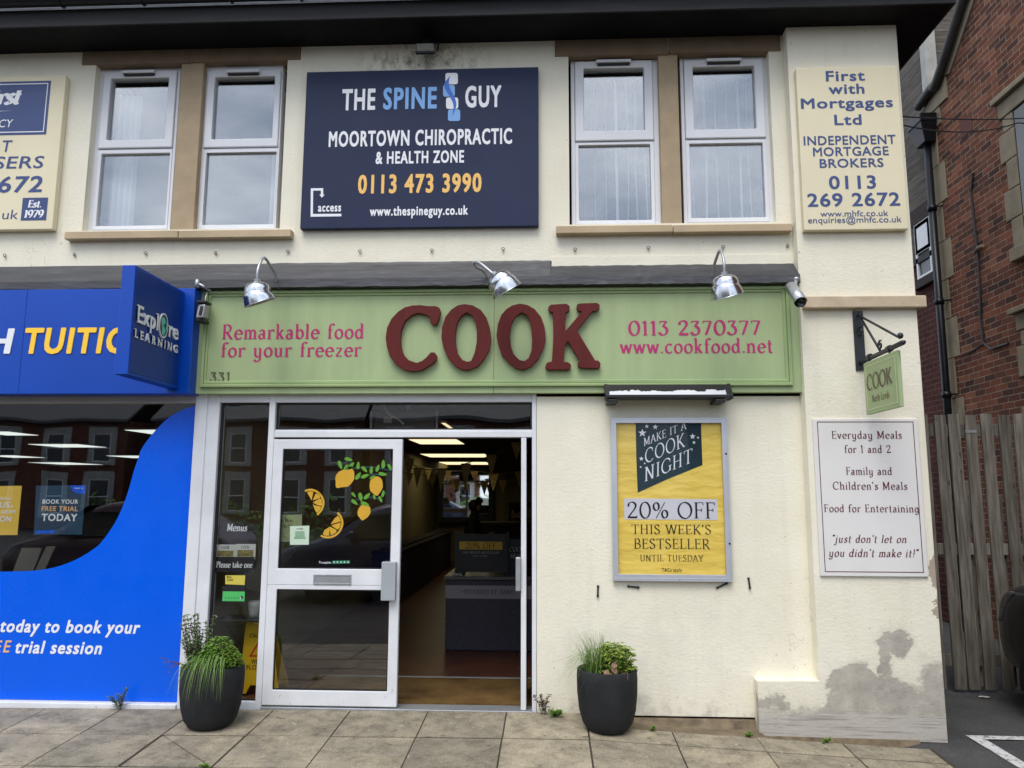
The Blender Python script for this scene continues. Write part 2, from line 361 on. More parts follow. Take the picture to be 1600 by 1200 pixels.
# ---------------------------------------------------------------- materials of the place
def render_mat():
    t = NT('cream_render'); v = t.coord()
    base = t.ramp(t.noise(v, 1.6, 6), [(.3, S(230, 224, 203)), (.7, S(238, 233, 215))])
    vs = t.coord((9, 9, .55)); st_ = t.ramp(t.noise(vs, 1.2, 6, .65), [(.52, (0, 0, 0)), (.8, (1, 1, 1))])
    base = t.mix(t.math('MULTIPLY', st_, .14), base, S(176, 160, 132))
    # soot and algae round the old floodlight under the eaves, scuffs low on the wall
    geo = t.n('TexCoord'); sp = t.n('SeparateXYZ'); t.l(geo.outputs['Object'], sp.inputs[0])
    def blob(cx, cz, rx, rz):
        a = t.math('DIVIDE', t.math('SUBTRACT', sp.outputs['X'], cx), rx); b = t.math('DIVIDE', t.math('SUBTRACT', sp.outputs['Z'], cz), rz)
        d = t.math('ADD', t.math('MULTIPLY', a, a), t.math('MULTIPLY', b, b)); return t.math('SUBTRACT', 1.0, t.math('MINIMUM', d, 1.0))
    n2 = t.ramp(t.noise(t.coord((1, 1, .7)), 14, 6, .7), [(.47, (0, 0, 0)), (.62, (1, 1, 1))])
    b1 = t.math('MULTIPLY', blob(-1.02, 5.06, .6, .22), n2); base = t.mix(t.math('MULTIPLY', b1, .75), base, S(96, 88, 76))
    n3 = t.ramp(t.noise(v, 5, 6, .7), [(.45, (0, 0, 0)), (.7, (1, 1, 1))])
    b2 = t.math('MULTIPLY', blob(.75, .45, 1.2, .5), n3); base = t.mix(t.math('MULTIPLY', b2, .3), base, S(196, 190, 188))
    b3 = t.math('MULTIPLY', blob(.7, 0.0, 1.6, .14), n3); base = t.mix(t.math('MULTIPLY', b3, .75), base, S(150, 143, 130))
    cr = t.n('TexVoronoi', feature='DISTANCE_TO_EDGE'); cr.inputs['Scale'].default_value = .8
    dv = t.n('VectorMath', operation='ADD'); dn = t.n('TexNoise'); dn.inputs['Scale'].default_value = 3; dn.inputs['Detail'].default_value = 6; t.l(v, dn.inputs['Vector'])
    t.l(v, dv.inputs[0]); t.l(dn.outputs['Color'], dv.inputs[1]); t.l(dv.outputs[0], cr.inputs['Vector'])
    ck = t.math('MULTIPLY', t.math('LESS_THAN', cr.outputs['Distance'], .0028), t.ramp(t.noise(v, .9, 2), [(.56, (0, 0, 0)), (.64, (1, 1, 1))])); base = t.mix(t.math('MULTIPLY', ck, .3), base, S(150, 136, 114))
    spk = t.ramp(t.noise(v, 42, 2, .4), [(.755, (0, 0, 0)), (.775, (1, 1, 1))]); base = t.mix(t.math('MULTIPLY', spk, .6), base, S(120, 106, 88))
    # bare cement where the paint has fallen off the foot of the pier
    x = t.math('DIVIDE', t.math('SUBTRACT', sp.outputs['X'], 1.4), 1.4)
    fc = t.n('FloatCurve'); cm = fc.mapping.curves[0]
    P = [(0, .11), (.1, .11), (.28, .10), (.35, .14), (.42, .22), (.5, .27), (.6, .31), (.7, .32), (.78, .27), (.88, .30), (1, .32)]
    cm.points[0].location = P[0]; cm.points[1].location = P[-1]
    for p in P[1:-1]: cm.points.new(*p)
    fc.mapping.update(); t.l(x, fc.inputs['Value'])
    def warp(sep, sc_, amp, off):
        return t.math('ADD', sp.outputs[sep], t.math('MULTIPLY_ADD', t.noise(t.coord((1, 1, 1+off)), sc_, 8, .68), amp, -amp/2))
    wx, wz = warp('X', 5.5, .34, .13), warp('Z', 6.5, .30, .0)
    def wb(cx, cz, rx, rz):
        p = t.math('DIVIDE', t.math('SUBTRACT', wx, cx), rx); q = t.math('DIVIDE', t.math('SUBTRACT', wz, cz), rz)
        return t.math('SUBTRACT', 1.0, t.math('SQRT', t.math('ADD', t.math('MULTIPLY', p, p), t.math('MULTIPLY', q, q))))
    field = t.math('MULTIPLY', t.math('SUBTRACT', fc.outputs[0], wz), 3.2)
    for q in ((2.47, .53, .10, .085), (2.35, .44, .05, .16), (2.12, .26, .20, .14), (2.66, .26, .12, .16), (1.52, .10, .16, .07)): field = t.math('MAXIMUM', field, wb(*q))
    soft = t.ramp(t.noise(v, 2.3, 2), [(.42, (.08, .08, .08)), (.62, (.42, .42, .42))])
    m = t.math('MINIMUM', t.math('MAXIMUM', t.math('DIVIDE', field, soft), 0.0), 1.0)
    halo = t.math('MINIMUM', t.math('MAXIMUM', t.math('MULTIPLY_ADD', field, 1.6, .75), 0.0), 1.0)
    flake = t.ramp(t.noise(v, 30, 5, .7), [(.67, (1, 1, 1)), (.70, (.15, .15, .15))]); m = t.math('MULTIPLY', m, flake)
    rgt_ = t.math('MULTIPLY', t.math('GREATER_THAN', sp.outputs['X'], 1.42), t.math('LESS_THAN', sp.outputs['Y'], -.05))
    m = t.math('MULTIPLY', m, rgt_); base = t.mix(t.math('MULTIPLY', t.math('MULTIPLY', halo, rgt_), .42), base, S(190, 182, 168))
    ed = t.math('MAXIMUM', wb(2.74, 1.02, .055, .14), wb(2.74, .75, .04, .10)); ed = t.math('MULTIPLY', t.math('GREATER_THAN', ed, .05), rgt_); base = t.mix(t.math('MULTIPLY', ed, .8), base, S(152, 134, 118))
    cem = t.ramp(t.noise(v, 6, 6, .7), [(.32, S(146, 140, 131)), (.55, S(174, 168, 158)), (.75, S(196, 190, 179))])
    vr = t.coord((.8, 1, 26)); lines = t.ramp(t.noise(vr, 3.5, 3, .5), [(.34, S(128, 124, 119)), (.46, S(182, 177, 171))])
    low = t.math('LESS_THAN', sp.outputs['Z'], .045)
    cem = t.mix(t.math('MULTIPLY', low, .75), cem, lines)
    base = t.mix(t.math('MULTIPLY', m, .88), base, cem)
    h = t.math('ADD', t.noise(t.coord((1, 1, 1.6)), 34, 4, .6), t.math('MULTIPLY', t.noise(v, 5, 4), 1.4))
    h = t.math('SUBTRACT', h, t.math('MULTIPLY', m, .9))
    t.bump(h, .36, .008)
    return t.fin(base, .8, .15)
M = {}
M['render'] = render_mat()
M['upvc'] = mat('white_upvc', (.76, .77, .80, 1), .35, .05, 2, 40, .03)
M['alu'] = mat('white_painted_aluminium', (.74, .75, .78, 1), .4, .07, 5, 120, .06)
def dirty_white():
    t = NT('scuffed_white_paint'); v = t.coord()
    c = t.ramp(t.noise(v, 4, 5), [(.3, (.66, .67, .69, 1)), (.7, (.77, .78, .81, 1))])
    d = t.ramp(t.noise(t.coord((1, 1, .5)), 38, 5, .7), [(.62, (0, 0, 0)), (.70, (1, 1, 1))])
    g = t.n('TexCoord'); sp = t.n('SeparateXYZ'); t.l(g.outputs['Object'], sp.inputs[0])
    low = t.math('MULTIPLY_ADD', sp.outputs['Z'], -3.2, .75); low = t.math('MAXIMUM', t.math('MINIMUM', low, 1.0), .06)
    c = t.mix(t.math('MULTIPLY', t.math('MULTIPLY', d, low), .8), c, (.09, .085, .08, 1)); t.bump(t.noise(v, 60, 3), .05, .003)
    return t.fin(c, .42, .4)
M['scuffed'] = dirty_white()
M['lintel'] = mat('sandstone_paint', S(122, 105, 84), .7, .14, 5, 50, .2)
M['mullion'] = mat('sandstone_mullion', S(170, 150, 122), .75, .12, 5, 60, .25)
M['sill'] = mat('sandstone_sill', S(182, 162, 132), .7, .12, 4, 50, .2)
M['band'] = mat('sandstone_band', S(192, 174, 148), .75, .16, 7, 60, .3)
M['black'] = mat('black_soffit_paint', (.004, .004, .005, 1), .6, .3, 3, 20, .05, spec=.15)
M['fasciaboard'] = mat('weathered_black_board', (.026, .026, .028, 1), .6, .35, 3, 25, .08, spec=.25, stretch=(.3, 1, 2))
M['gutter'] = mat('black_gutter_plastic', (.006, .007, .010, 1), .35, .3, 3, 20, .03, spec=.3)
def lead_mat():
    t = NT('weathered_lead'); v = t.coord((1.2, 1, 9))
    c = t.ramp(t.noise(v, 2.2, 7, .65), [(.25, S(52, 52, 54)), (.6, S(70, 71, 75)), (.82, S(118, 120, 124))])
    t.bump(t.noise(v, 5, 4), .35, .012); return t.fin(c, .5, .5, .25)
M['lead'] = lead_mat()
M['slate'] = mat('roof_slate', (.10, .10, .105, 1), .6, .3, 6, 30, .3)
def slab_mat():
    t = NT('concrete_flag'); v = t.coord(); g = t.n('NewGeometry')
    isl = t.ramp(g.outputs['Random Per Island'], [(0, S(146, 138, 121)), (.5, S(163, 153, 133)), (1, S(178, 167, 144))])
    d = t.ramp(t.noise(v, 3.2, 7, .65), [(.35, (0, 0, 0)), (.66, (1, 1, 1))])
    c = t.mix(t.math('MULTIPLY', d, .72), isl, S(122, 117, 106))
    sp_ = t.ramp(t.noise(v, 150, 3, .6), [(.3, (.55, .55, .55)), (.62, (1.12, 1.12, 1.1))]); c = t.mix(1.0, c, sp_, 'MULTIPLY')
    w = t.ramp(t.noise(v, 26, 2, .4), [(.725, (0, 0, 0)), (.745, (1, 1, 1))]); c = t.mix(t.math('MULTIPLY', w, .5), c, S(205, 198, 184))
    gum = t.ramp(t.noise(v, 17, 1, .3), [(.76, (0, 0, 0)), (.775, (1, 1, 1))]); c = t.mix(t.math('MULTIPLY', gum, .6), c, S(70, 66, 60))
    st2 = t.ramp(t.noise(v, 9, 8, .75), [(.38, (.66, .65, .64)), (.56, (1.05, 1.05, 1.04))]); c = t.mix(1.0, c, st2, 'MULTIPLY')
    t.bump(t.noise(v, 170, 4), .45, .004); return t.fin(c, .85, .25)
M['slab'] = slab_mat()
M['joint'] = mat('sandy_joint', S(62, 56, 46), .95, .4, 20, 90, .5)
def asphalt():
    t = NT('car_park_asphalt'); v = t.coord()
    c = t.ramp(t.noise(v, 1.5, 6, .7), [(.3, (.035, .035, .037, 1)), (.7, (.075, .073, .072, 1))])
    s_ = t.ramp(t.noise(v, 190, 2, .5), [(.35, (.55, .55, .55)), (.68, (1.7, 1.7, 1.7))]); c = t.mix(1.0, c, s_, 'MULTIPLY')
    t.bump(t.noise(v, 200, 3), .6, .006); return t.fin(c, .9, .3)
M['asphalt'] = asphalt()
def line_paint():
    t = NT('worn_line_paint'); v = t.coord()
    w = t.ramp(t.noise(v, 22, 6, .75), [(.36, (.12, .12, .12, 1)), (.5, (.55, .55, .54, 1))]); t.bump(t.noise(v, 150, 3), .4, .004); return t.fin(w, .8, .3)
M['line'] = line_paint()
M['apron'] = mat('old_concrete', S(112, 99, 80), .9, .45, 9, 90, .7)
M['g_up'] = glass('upstairs_glass', .19)
M['g_shop'] = glass('shop_glass', .078, (.95, .96, .95, 1))
M['g_dark'] = glass('case_glazing', .006, (.985, .985, .985, 1))
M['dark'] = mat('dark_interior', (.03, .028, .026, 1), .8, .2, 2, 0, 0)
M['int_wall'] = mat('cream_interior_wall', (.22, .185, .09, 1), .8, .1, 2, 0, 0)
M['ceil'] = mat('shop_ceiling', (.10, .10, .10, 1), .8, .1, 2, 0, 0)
M['chrome'] = mat('polished_aluminium', (.60, .62, .65, 1), .2, .10, 6, 14, .06, .01, metal=1)
M['galv'] = mat('grey_metal', (.42, .44, .46, 1), .4, .1, 8, 60, .05, metal=.6)
M['iron'] = mat('black_ironwork', (.022, .025, .030, 1), .42, .3, 9, 60, .2)
M['blackplastic'] = mat('black_plastic', (.013, .013, .014, 1), .4, .2, 5, 60, .1)

# ---------------------------------------------------------------- ground
def gz(x, y):                          # pavement falls towards the kerb and down to the right
    return .045*min(y, 0)+.009*min(0, x+.5)-.0465*max(0, x-.26)
bm = NB()
XE, DX, DY = 2.52, .565, .53
x = XE; cols = []
while x > -18: cols.append(x); x -= DX
rows = [-.012, -.54, -1.07, -1.60, -2.13, -2.66, -3.2]
for i, xr in enumerate(cols):
    for j in range(len(rows)-1):
        y1, y0 = rows[j], rows[j+1]
        if j == 0 and xr-DX > -.12: y1 = -.285
        g = .0045; gy = .009; jx = random.uniform(-.004, .004); dz = random.uniform(-.0012, .0015); tx = random.uniform(-.0012, .0012); ty = random.uniform(-.0012, .0012)
        q = []
        for (a, b) in ((xr-DX+g, y0+gy), (xr-g, y0+gy), (xr-g, y1-gy), (xr-DX+g, y1-gy)):
            q.append((a+jx, b, gz(a, b)+dz+tx*(a-xr+DX/2)/DX+ty*(b-y0)/DY))
        parts = [q]
        if abs(xr-DX+2.565) < .2 and j == 1: parts = [[q[0], q[1], q[3]], [q[1], q[2], q[3]]]       # one flag has cracked across
        for P in parts:
            c = sum((Vector(p) for p in P), Vector())/len(P); e = .004; k = .996
            if len(P) == 3: P = [tuple(c.lerp(Vector(p), .965)) for p in P]
            top_o = [bm.verts.new((c.x+(p[0]-c.x)*k, c.y+(p[1]-c.y)*k, p[2])) for p in P]
            mid = [bm.verts.new((p[0], p[1], p[2]-e)) for p in P]; low = [bm.verts.new((p[0], p[1], p[2]-.05)) for p in P]
            bm.faces.new(top_o); n = len(P)
            for a in range(n):
                b = (a+1) % n; bm.faces.new((mid[a], mid[b], top_o[b], top_o[a])); bm.faces.new((low[a], low[b], mid[b], mid[a]))
pav = struct('pavement', bm, M['slab'])
bm = NB()
for xa_, xb_, yt_ in ((-18, -.06, -.005), (-.06, XE+.03, -.287)):
    n = 60
    vv = [[bm.verts.new((xa_+(xb_-xa_)*i/n, yy, gz(xa_+(xb_-xa_)*i/n, yy)-.0045)) for i in range(n+1)] for yy in (yt_, -1.6, -3.25)]
    for j in range(2):
        for i in range(n): bm.faces.new((vv[j][i], vv[j][i+1], vv[j+1][i+1], vv[j+1][i]))
struct('pavement_bed', bm, M['joint'])
# car park and road: one sheet that carries on to the horizon
def az(x, y): return -.128-.022*max(0, min(y, 3))+.018*min(0, max(y, -3)) - .004*max(0, min(x-3, 4))
bm = NB(); xs = [-300, -60, -20, -9, -4, 0, 1.5, 2.53, 3.2, 4, 5.5, 8, 20, 60, 300]; ys = [300, 60, 20, 8, 5, 3, 2, 1, .3, -.3, -1, -2, -3.0, -3.3, -6, -12, -30, -80, -300]
gv = {}
for a in xs:
    for b in ys:
        z = az(a, b)
        if a <= 1.5 and b >= -3.0: z = -.34
        elif b <= -3.3: z = -.33
        gv[a, b] = bm.verts.new((a, b, z))
for i in range(len(xs)-1):
    for j in range(len(ys)-1):
        bm.faces.new((gv[xs[i], ys[j]], gv[xs[i], ys[j+1]], gv[xs[i+1], ys[j+1]], gv[xs[i+1], ys[j]]))
struct('ground', bm, M['asphalt'])
bm = NB()
def strip(pts):
    v = [bm.verts.new((p[0], p[1], az(*p)+.004)) for p in pts]; bm.faces.new(v)
a, b = (2.90, .055), (2.90+.03, -3.0)
strip([(2.93, .055), (2.93, -.3), (2.93+.09, -.3), (2.93+.09, -.03)]); strip([(2.93, -.3), (2.93, -1), (3.02, -1), (3.02, -.3)]); strip([(2.93, -1), (2.93, -2.9), (3.02, -2.9), (3.02, -1)])
strip([(2.93, .055), (3.02, -.03), (3.2, -.03), (3.2, .055)]); strip([(3.2, .055), (3.2, -.03), (4, -.03), (4, .055)]); strip([(4, .055), (4, -.03), (5.4, -.03), (5.4, .055)])
struct('parking_bay_lines', bm, M['line'])
bm = NB()                               # concrete fillet at the foot of the wall, right of the door
pr = []
for xx in (-.06, .6, 1.2, 1.47): pr.append([(xx, .01, -.03), (xx, -.022, -.034), (xx, -.045, min(-.055, gz(xx, -.05)-.03)), (xx, -.285, gz(xx, -.285)-.006), (xx, -.285, -.25)])
pv = [[bm.verts.new(p) for p in r] for r in pr]
for q, w in zip(pv, pv[1:]):
    for k in range(4): bm.faces.new((q[k], q[k+1], w[k+1], w[k]))
bm.faces.new(pv[0]); bm.faces.new(pv[-1])
pr = []
for xx in (1.46, 2.0, 2.535): pr.append([(xx, -.0, -.1), (xx, -.125, -.105-.012*(xx-1.46)), (xx, -.14, -.16), (xx, -.285, gz(xx, -.285)-.004), (xx, -.285, -.3)])
pv = [[bm.verts.new(p) for p in r] for r in pr]
for q, w in zip(pv, pv[1:]):
    for k in range(4): bm.faces.new((q[k], q[k+1], w[k+1], w[k]))
bm.faces.new(pv[-1]); bm.faces.new(pv[0])
struct('pavement_edge', bm, M['apron'])

# ---------------------------------------------------------------- the shop building
B = thing('shop_building', 'two storey shop building with cream rendered walls, stone window trim and black eaves', 'building', (0, 0, 0))
ZS = 5.197                               # soffit
def wall_grid(bm, xs, zs, holes, y, depth):
    def inh(a, b): return any(h[0] <= a <= h[1] and h[2] <= b <= h[3] for h in holes)
    xs = sorted(set(xs+[v for h in holes for v in h[:2]])); zs = sorted(set(zs+[v for h in holes for v in h[2:]])); V = {}
    def vt(a, b, yy):
        k = (a, b, yy)
        if k not in V: V[k] = bm.verts.new((a, yy, b))
        return V[k]
    for i in range(len(xs)-1):
        for j in range(len(zs)-1):
            if inh((xs[i]+xs[i+1])/2, (zs[j]+zs[j+1])/2): continue
            for yy in (y, y+depth):
                bm.faces.new([vt(xs[i], zs[j], yy), vt(xs[i+1], zs[j], yy), vt(xs[i+1], zs[j+1], yy), vt(xs[i], zs[j+1], yy)])
    for h in holes:
        c = [(h[0], h[2]), (h[1], h[2]), (h[1], h[3]), (h[0], h[3])]
        for k in range(4):
            a, b = c[k], c[(k+1) % 4]
            bm.faces.new([vt(*a, y), vt(*b, y), vt(*b, y+depth), vt(*a, y+depth)])
LX0, LX1 = A(128, 361, 0).x, A(437, 357, 0).x
RX0, RX1 = A(890, 350, 0).x, A(1213, 346, 0).x
WZ0, WZ1 = A(500, 356, 0).z, A(500, 92, 0).z
zl = A(560, 411, 0).z
bm = NB(); wall_grid(bm, [-18, 1.9], [zl, ZS], [(LX0, LX1, WZ0, WZ1), (RX0, RX1, WZ0, WZ1)], 0, .2)
obj('upper_wall', bm, M['render'], B)
xd = A(838.8, 900, 0).x
bm = NB(); box(bm, xd, 2.6, 0, .2, -.016, 2.28); obj('lower_wall', bm, M['render'], B)
# pier at the right corner with its wider foot
px0, px1 = A(1256.5, 600, -.11).x, 2.73
pz = A(1182, 1060.7, -.11).z; pl = A(1185, 1100, -.11).x
bm = NB(); zbs = [-.115, -.13]
prism(bm, [(pl, -.11), (px1, -.135), (px1, ZS), (px0, ZS), (px0, pz-.01), (pl, pz-.015)], -.11, .0)
obj('pier', bm, M['render'], B, bevel=.006)
bm = NB(); box(bm, 2.6, px1-.002, .001, 5, -.3, ZS); obj('side_wall', bm, M['render'], B)
r = RC(1251.7, 463, 1437, 480, -.16)
bm = NB(); box(bm, r[0]+.02, px1+.05, -.165, .3, r[2], r[3]); obj('string_course', bm, M['band'], B, bevel=.008)
# eaves
bm = NB(); box(bm, -18, 3.05, -.352, 5, ZS, ZS+.02); obj('soffit', bm, M['black'], B)
bm = NB(); box(bm, -18, 3.056, -.372, -.353, ZS-.004, ZS+.135); box(bm, 3.037, 3.056, -.352, 5, ZS-.004, ZS+.135); obj('fascia_board', bm, M['fasciaboard'], B)
bm = NB()
gr = [(math.cos(t), math.sin(t)) for t in [math.pi+math.pi*i/10 for i in range(11)]]
prof = [(-.435+.06*c, ZS+.185+.062*s_) for c, s_ in gr]+[(-.435+.054*c, ZS+.19+.05*s_) for c, s_ in reversed(gr)]
a = [bm.verts.new((-18, p[0], p[1])) for p in prof]; b = [bm.verts.new((3.05, p[0], p[1])) for p in prof]
for i in range(len(prof)): j = (i+1) % len(prof); bm.faces.new((a[i], a[j], b[j], b[i]))
bm.faces.new(a); bm.faces.new(b)
gut = obj('gutter', bm, M['gutter'], B)
for xx in (-7.2, -6.35, -5.5, -4.62, -3.8, -3.15, -2.45, -1.9, -.75, .0, 1.0, 2.0, 2.9):
    bm = NB(); tube(bm, [(xx, -.376, ZS+.17)]+[(xx, -.435+.066*c, ZS+.185+.068*s_) for c, s_ in gr], .006, 5); obj('gutter_bracket', bm, M['gutter'], gut)
bm = NB(); hexa(bm, [(-18, -.42, ZS+.2), (3.1, -.42, ZS+.2), (3.1, 5, ZS+3.2), (-18, 5, ZS+3.2), (-18, -.42, ZS+.23), (3.1, -.42, ZS+.23), (3.1, 5, ZS+3.23), (-18, 5, ZS+3.23)]); obj('roof', bm, M['slate'], B)
# window surrounds
def quadbox(name, u0, v0, u1, v1, y, y1, m, bev=.005, parent=None):
    r = RC(u0, v0, u1, v1, y); bm = NB(); box(bm, r[0], r[1], y, y1, r[2], r[3]); return obj(name, bm, m, parent or B, bevel=bev)
def lintel(u0, v0, u1, v1, um):
    r = RC(u0, v0, u1, v1, -.012); xm = A(um, v1, -.012).x; bm = NB()
    box(bm, r[0], xm-.004, -.012, .15, r[2], ZS-.002); box(bm, xm+.004, r[1], -.012, .15, r[2]+.004, ZS-.002); box(bm, r[0]+.01, r[1]-.01, .002, .15, r[2]+.003, ZS-.003); obj('lintel', bm, M['lintel'], B, bevel=.003)
lintel(129, 82, 469, 93, 298); lintel(867, 63, 1220, 79.5, 1045)
def sill(u0, v0, u1, v1, um):
    r = RC(u0, v0, u1, v1, -.07); xm = A(um, v1, -.07).x; bm = NB()
    box(bm, r[0], xm-.003, -.07, .13, r[2], r[3]); box(bm, xm+.003, r[1], -.07, .13, r[2]-.003, r[3]-.003); box(bm, r[0]+.01, r[1]-.01, -.055, .13, r[2]+.01, r[3]-.01); obj('sill', bm, M['sill'], B, bevel=.005)
sill(101, 361.8, 454, 369, 278); sill(869, 353, 1238, 360, 1052)
for uu, vv_ in (((266, 302), 357), ((1035, 1066), 347)):
    bm = NB(); a, b = A(uu[0], vv_, .012), A(uu[1], vv_, .012); box(bm, a.x, b.x, .012, .15, WZ0-.02, WZ1+.02); obj('mullion', bm, M['mullion'], B, bevel=.006)
LT, LB = A(100, 440, -.13).z, A(100, 451.5, -.134).z
# lead flashing over the shop signs
def lead(x0, x1, dz, name='lead_flashing'):
    bm = NB(); N = 40
    prof = [(.01, zl+.02+dz), (-.012, zl-.02+dz), (-.115, LT+.012), (-.13, LT), (-.134, LB), (-.10, LB-.003)]
    R_ = []
    for i in range(N+1):
        xx = x0+(x1-x0)*i/N; w = random.uniform(-.0025, .0025)
        R_.append([bm.verts.new((xx, p[0]+w*(k in (3, 4)), p[1]+(random.uniform(-.003, .003) if k in (4, 5) else w))) for k, p in enumerate(prof)])
    for q, w in zip(R_, R_[1:]):
        for k in range(len(prof)-1): bm.faces.new((q[k], q[k+1], w[k+1], w[k]))
    o = obj(name, bm, M['lead'], B, smooth=False); s_ = o.modifiers.new('thick', 'SOLIDIFY'); s_.thickness = .004; return o
lead(-18, -2.28, .0); lead(-2.30, A(860, 410, 0).x, .004); lead(A(858, 410, 0).x, 1.885, -.03)
bm = NB(); a = A(862, 411, -.006); box(bm, a.x, 1.9, -.008, .1, zl-.045, zl+.03); obj('render_patch', bm, M['render'], B)

# upstairs windows
def upstairs(frame, sash, gl_u, gl_l, blind):
    y = .075; fr = RC(*frame, y); bm = NB()
    s_ = RC(*sash, y-.012); gu = RC(*gl_u, y-.005); gl = RC(*gl_l, y)
    zt = s_[2]-.006                       # transom top
    ring(bm, fr, (s_[0]-.002, s_[1]+.002, gl[2]-.035, s_[3]+.002), y, y+.07)
    ring(bm, (s_[0]-.002, s_[1]+.002, gl[2]-.035, zt), gl, y-.004, y+.06)
    w = obj('window', bm, M['upvc'], B, bevel=.006)
    bm = NB(); ring(bm, (s_[0], s_[1], s_[2], s_[3]), gu, y-.018, y+.05); obj('sash', bm, M['upvc'], w, bevel=.008)
    bm = NB(); box(bm, gu[0]-.01, gu[1]+.01, y+.02, y+.026, gu[2]-.01, gu[3]+.01); obj('pane', bm, M['g_up'], w)
    bm = NB(); box(bm, gl[0]-.01, gl[1]+.01, y+.024, y+.03, gl[2]-.01, gl[3]+.01); obj('pane', bm, M['g_up'], w)
    cx = (s_[0]+s_[1])/2; bm = NB(); box(bm, cx-.14, cx+.14, y-.052, y-.0182, s_[3]-.032, s_[3]-.008); vt_ = obj('trickle_vent', bm, M['upvc'], w, bevel=.004); obj('vent_underside_shade', box(NB(), cx-.13, cx+.13, y-.04, y-.0183, s_[3]-.046, s_[3]-.0325), M['blackplastic'], w)  # black strip below the vent paints in its shaded underside
    bm = NB(); rnd = random.Random(int(frame[0]))
    if blind == 'vertical':
        xx = fr[0]+.02; k = 0
        while xx < fr[1]-.02:
            a = rad(rnd.choice([89, 87, 84, 90, 81, 70, 88])); xx += rnd.uniform(-.008, .008); h = .042
            dx, dy = h*math.cos(a), h*math.sin(a)
            box_pts = [(xx-dx, y+.18-dy), (xx+dx, y+.18+dy)]; N = 10; sw = rnd.uniform(-.015, .015)
            colv = []
            for i in range(N+1):
                z = fr[2]+.02+(gu[3]-.07-fr[2])*i/N; o_ = sw*math.sin(i/N*3)
                colv.append([bm.verts.new((p[0]+o_, p[1]-.07, z)) for p in box_pts])
            for q, q2 in zip(colv, colv[1:]): bm.faces.new((q[0], q[1], q2[1], q2[0]))
            xx += .089
        o = obj('vertical_blind', bm, M['blind'], w)
    else:
        a, b = (gl[0]+.0, gl[0]+(gl[1]-gl[0])*.36) if blind == 'left' else (gl[1]-(gl[1]-gl[0])*.17, gl[1]+.01)
        N = 60; top, bot = [], []
        for i in range(N+1):
            t = i/N; xx = a+(b-a)*t; yy = y+.16+.028*math.sin(t*26)
            top.append(bm.verts.new((xx, yy, gu[3]-.06))); bot.append(bm.verts.new((xx, yy, gl[2])))
        for i in range(N): bm.faces.new((bot[i], bot[i+1], top[i+1], top[i]))
        o = obj('curtain', bm, M['curtain'], w, smooth=True)
    bm = NB(); box(bm, fr[0], fr[1], y+.1, y+.2, gu[3]-.05, fr[3]); obj('blind_rail', bm, M['dark'], w)
    return w
M['blind'] = mat('pale_blind_fabric', (.86, .88, .92, 1), .8, .03, 3, 0, 0)
M['curtain'] = mat('white_curtain', (.70, .70, .72, 1), .8, .05, 3, 0, 0)
upstairs((157.5, 106, 265.6, 360.5), (163, 113, 268.5, 230), (175, 124, 258, 218), (159, 241, 258, 352), 'left')
upstairs((317, 105, 430.5, 356.5), (325, 112, 433.5, 229), (337, 122, 425.5, 216.5), (323, 239, 427, 350.5), 'right')
upstairs((891.5, 87, 1033.5, 352), (898, 96.5, 1021.7, 218.5), (911.7, 108.5, 1007.7, 204), (904, 227.5, 1018.5, 343.5), 'vertical')
upstairs((1061.5, 87, 1211.5, 347.5), (1068, 94.5, 1197, 214.5), (1082, 106, 1181.7, 201.5), (1077, 225, 1196.7, 339.5), 'vertical')
def shell(name, x0, x1, y0, y1, z0, z1, mw, mf, mc):
    def q(pts, nm, m):
        bm = NB(); bm.faces.new([bm.verts.new(p) for p in pts]); return obj(nm, bm, m, B)
    q([(x0, y1, z0), (x1, y1, z0), (x1, y1, z1), (x0, y1, z1)], name+'_back_wall', mw)
    q([(x0, y0, z0), (x0, y1, z0), (x0, y1, z1), (x0, y0, z1)], name+'_side_wall', mw); q([(x1, y0, z0), (x1, y1, z0), (x1, y1, z1), (x1, y0, z1)], name+'_side_wall', mw)
    q([(x0, y0, z0), (x1, y0, z0), (x1, y1, z0), (x0, y1, z0)], name+'_floor', mf); q([(x0, y0, z1), (x1, y0, z1), (x1, y1, z1), (x0, y1, z1)], name+'_ceiling', mc)
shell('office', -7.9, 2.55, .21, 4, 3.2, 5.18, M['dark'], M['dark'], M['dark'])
bm = NB(); box(bm, -1.95, -1.9, .21, 4, 3.21, 5.17); obj('partition', bm, M['dark'], B)
# ---------------------------------------------------------------- shopfronts
HZ = A(500, 616, 0).z
xa, xb, xc = A(305.8, 620, 0).x, A(325, 620, 0).x, A(343.7, 620, 0).x
ZG = -.04
bm = NB(); box(bm, xa, xb-.003, 0, .12, ZG, HZ+.01); box(bm, xb+.003, xc, .004, .12, ZG, HZ+.01); box(bm, xa+.01, xc-.01, .012, .11, ZG, HZ); obj('shopfront_post', bm, M['scuffed'], B, bevel=.006)
fp0, fp1 = A(421.5, 619, 0).x, A(431, 619, 0).x
bm = NB(); box(bm, fp0, fp1, 0, .11, -.03, HZ+.01); obj('shopfront_post', bm, M['scuffed'], B, bevel=.006)
r0, r1 = A(831.2, 700, 0).x, xd-.002
bm = NB(); box(bm, r0, r1, -.004, .11, -.02, HZ+.01); obj('shopfront_post', bm, M['scuffed'], B, bevel=.006)
zh = A(500, 628.5, 0).z
bm = NB(); box(bm, xc, fp0, .006, .1, zh, HZ+.01); box(bm, fp1, r0, .006, .1, zh, HZ+.01); obj('shopfront_head', bm, M['scuffed'], B, bevel=.004)
t0, t1 = A(600, 683, 0).z, A(600, 671, 0).z
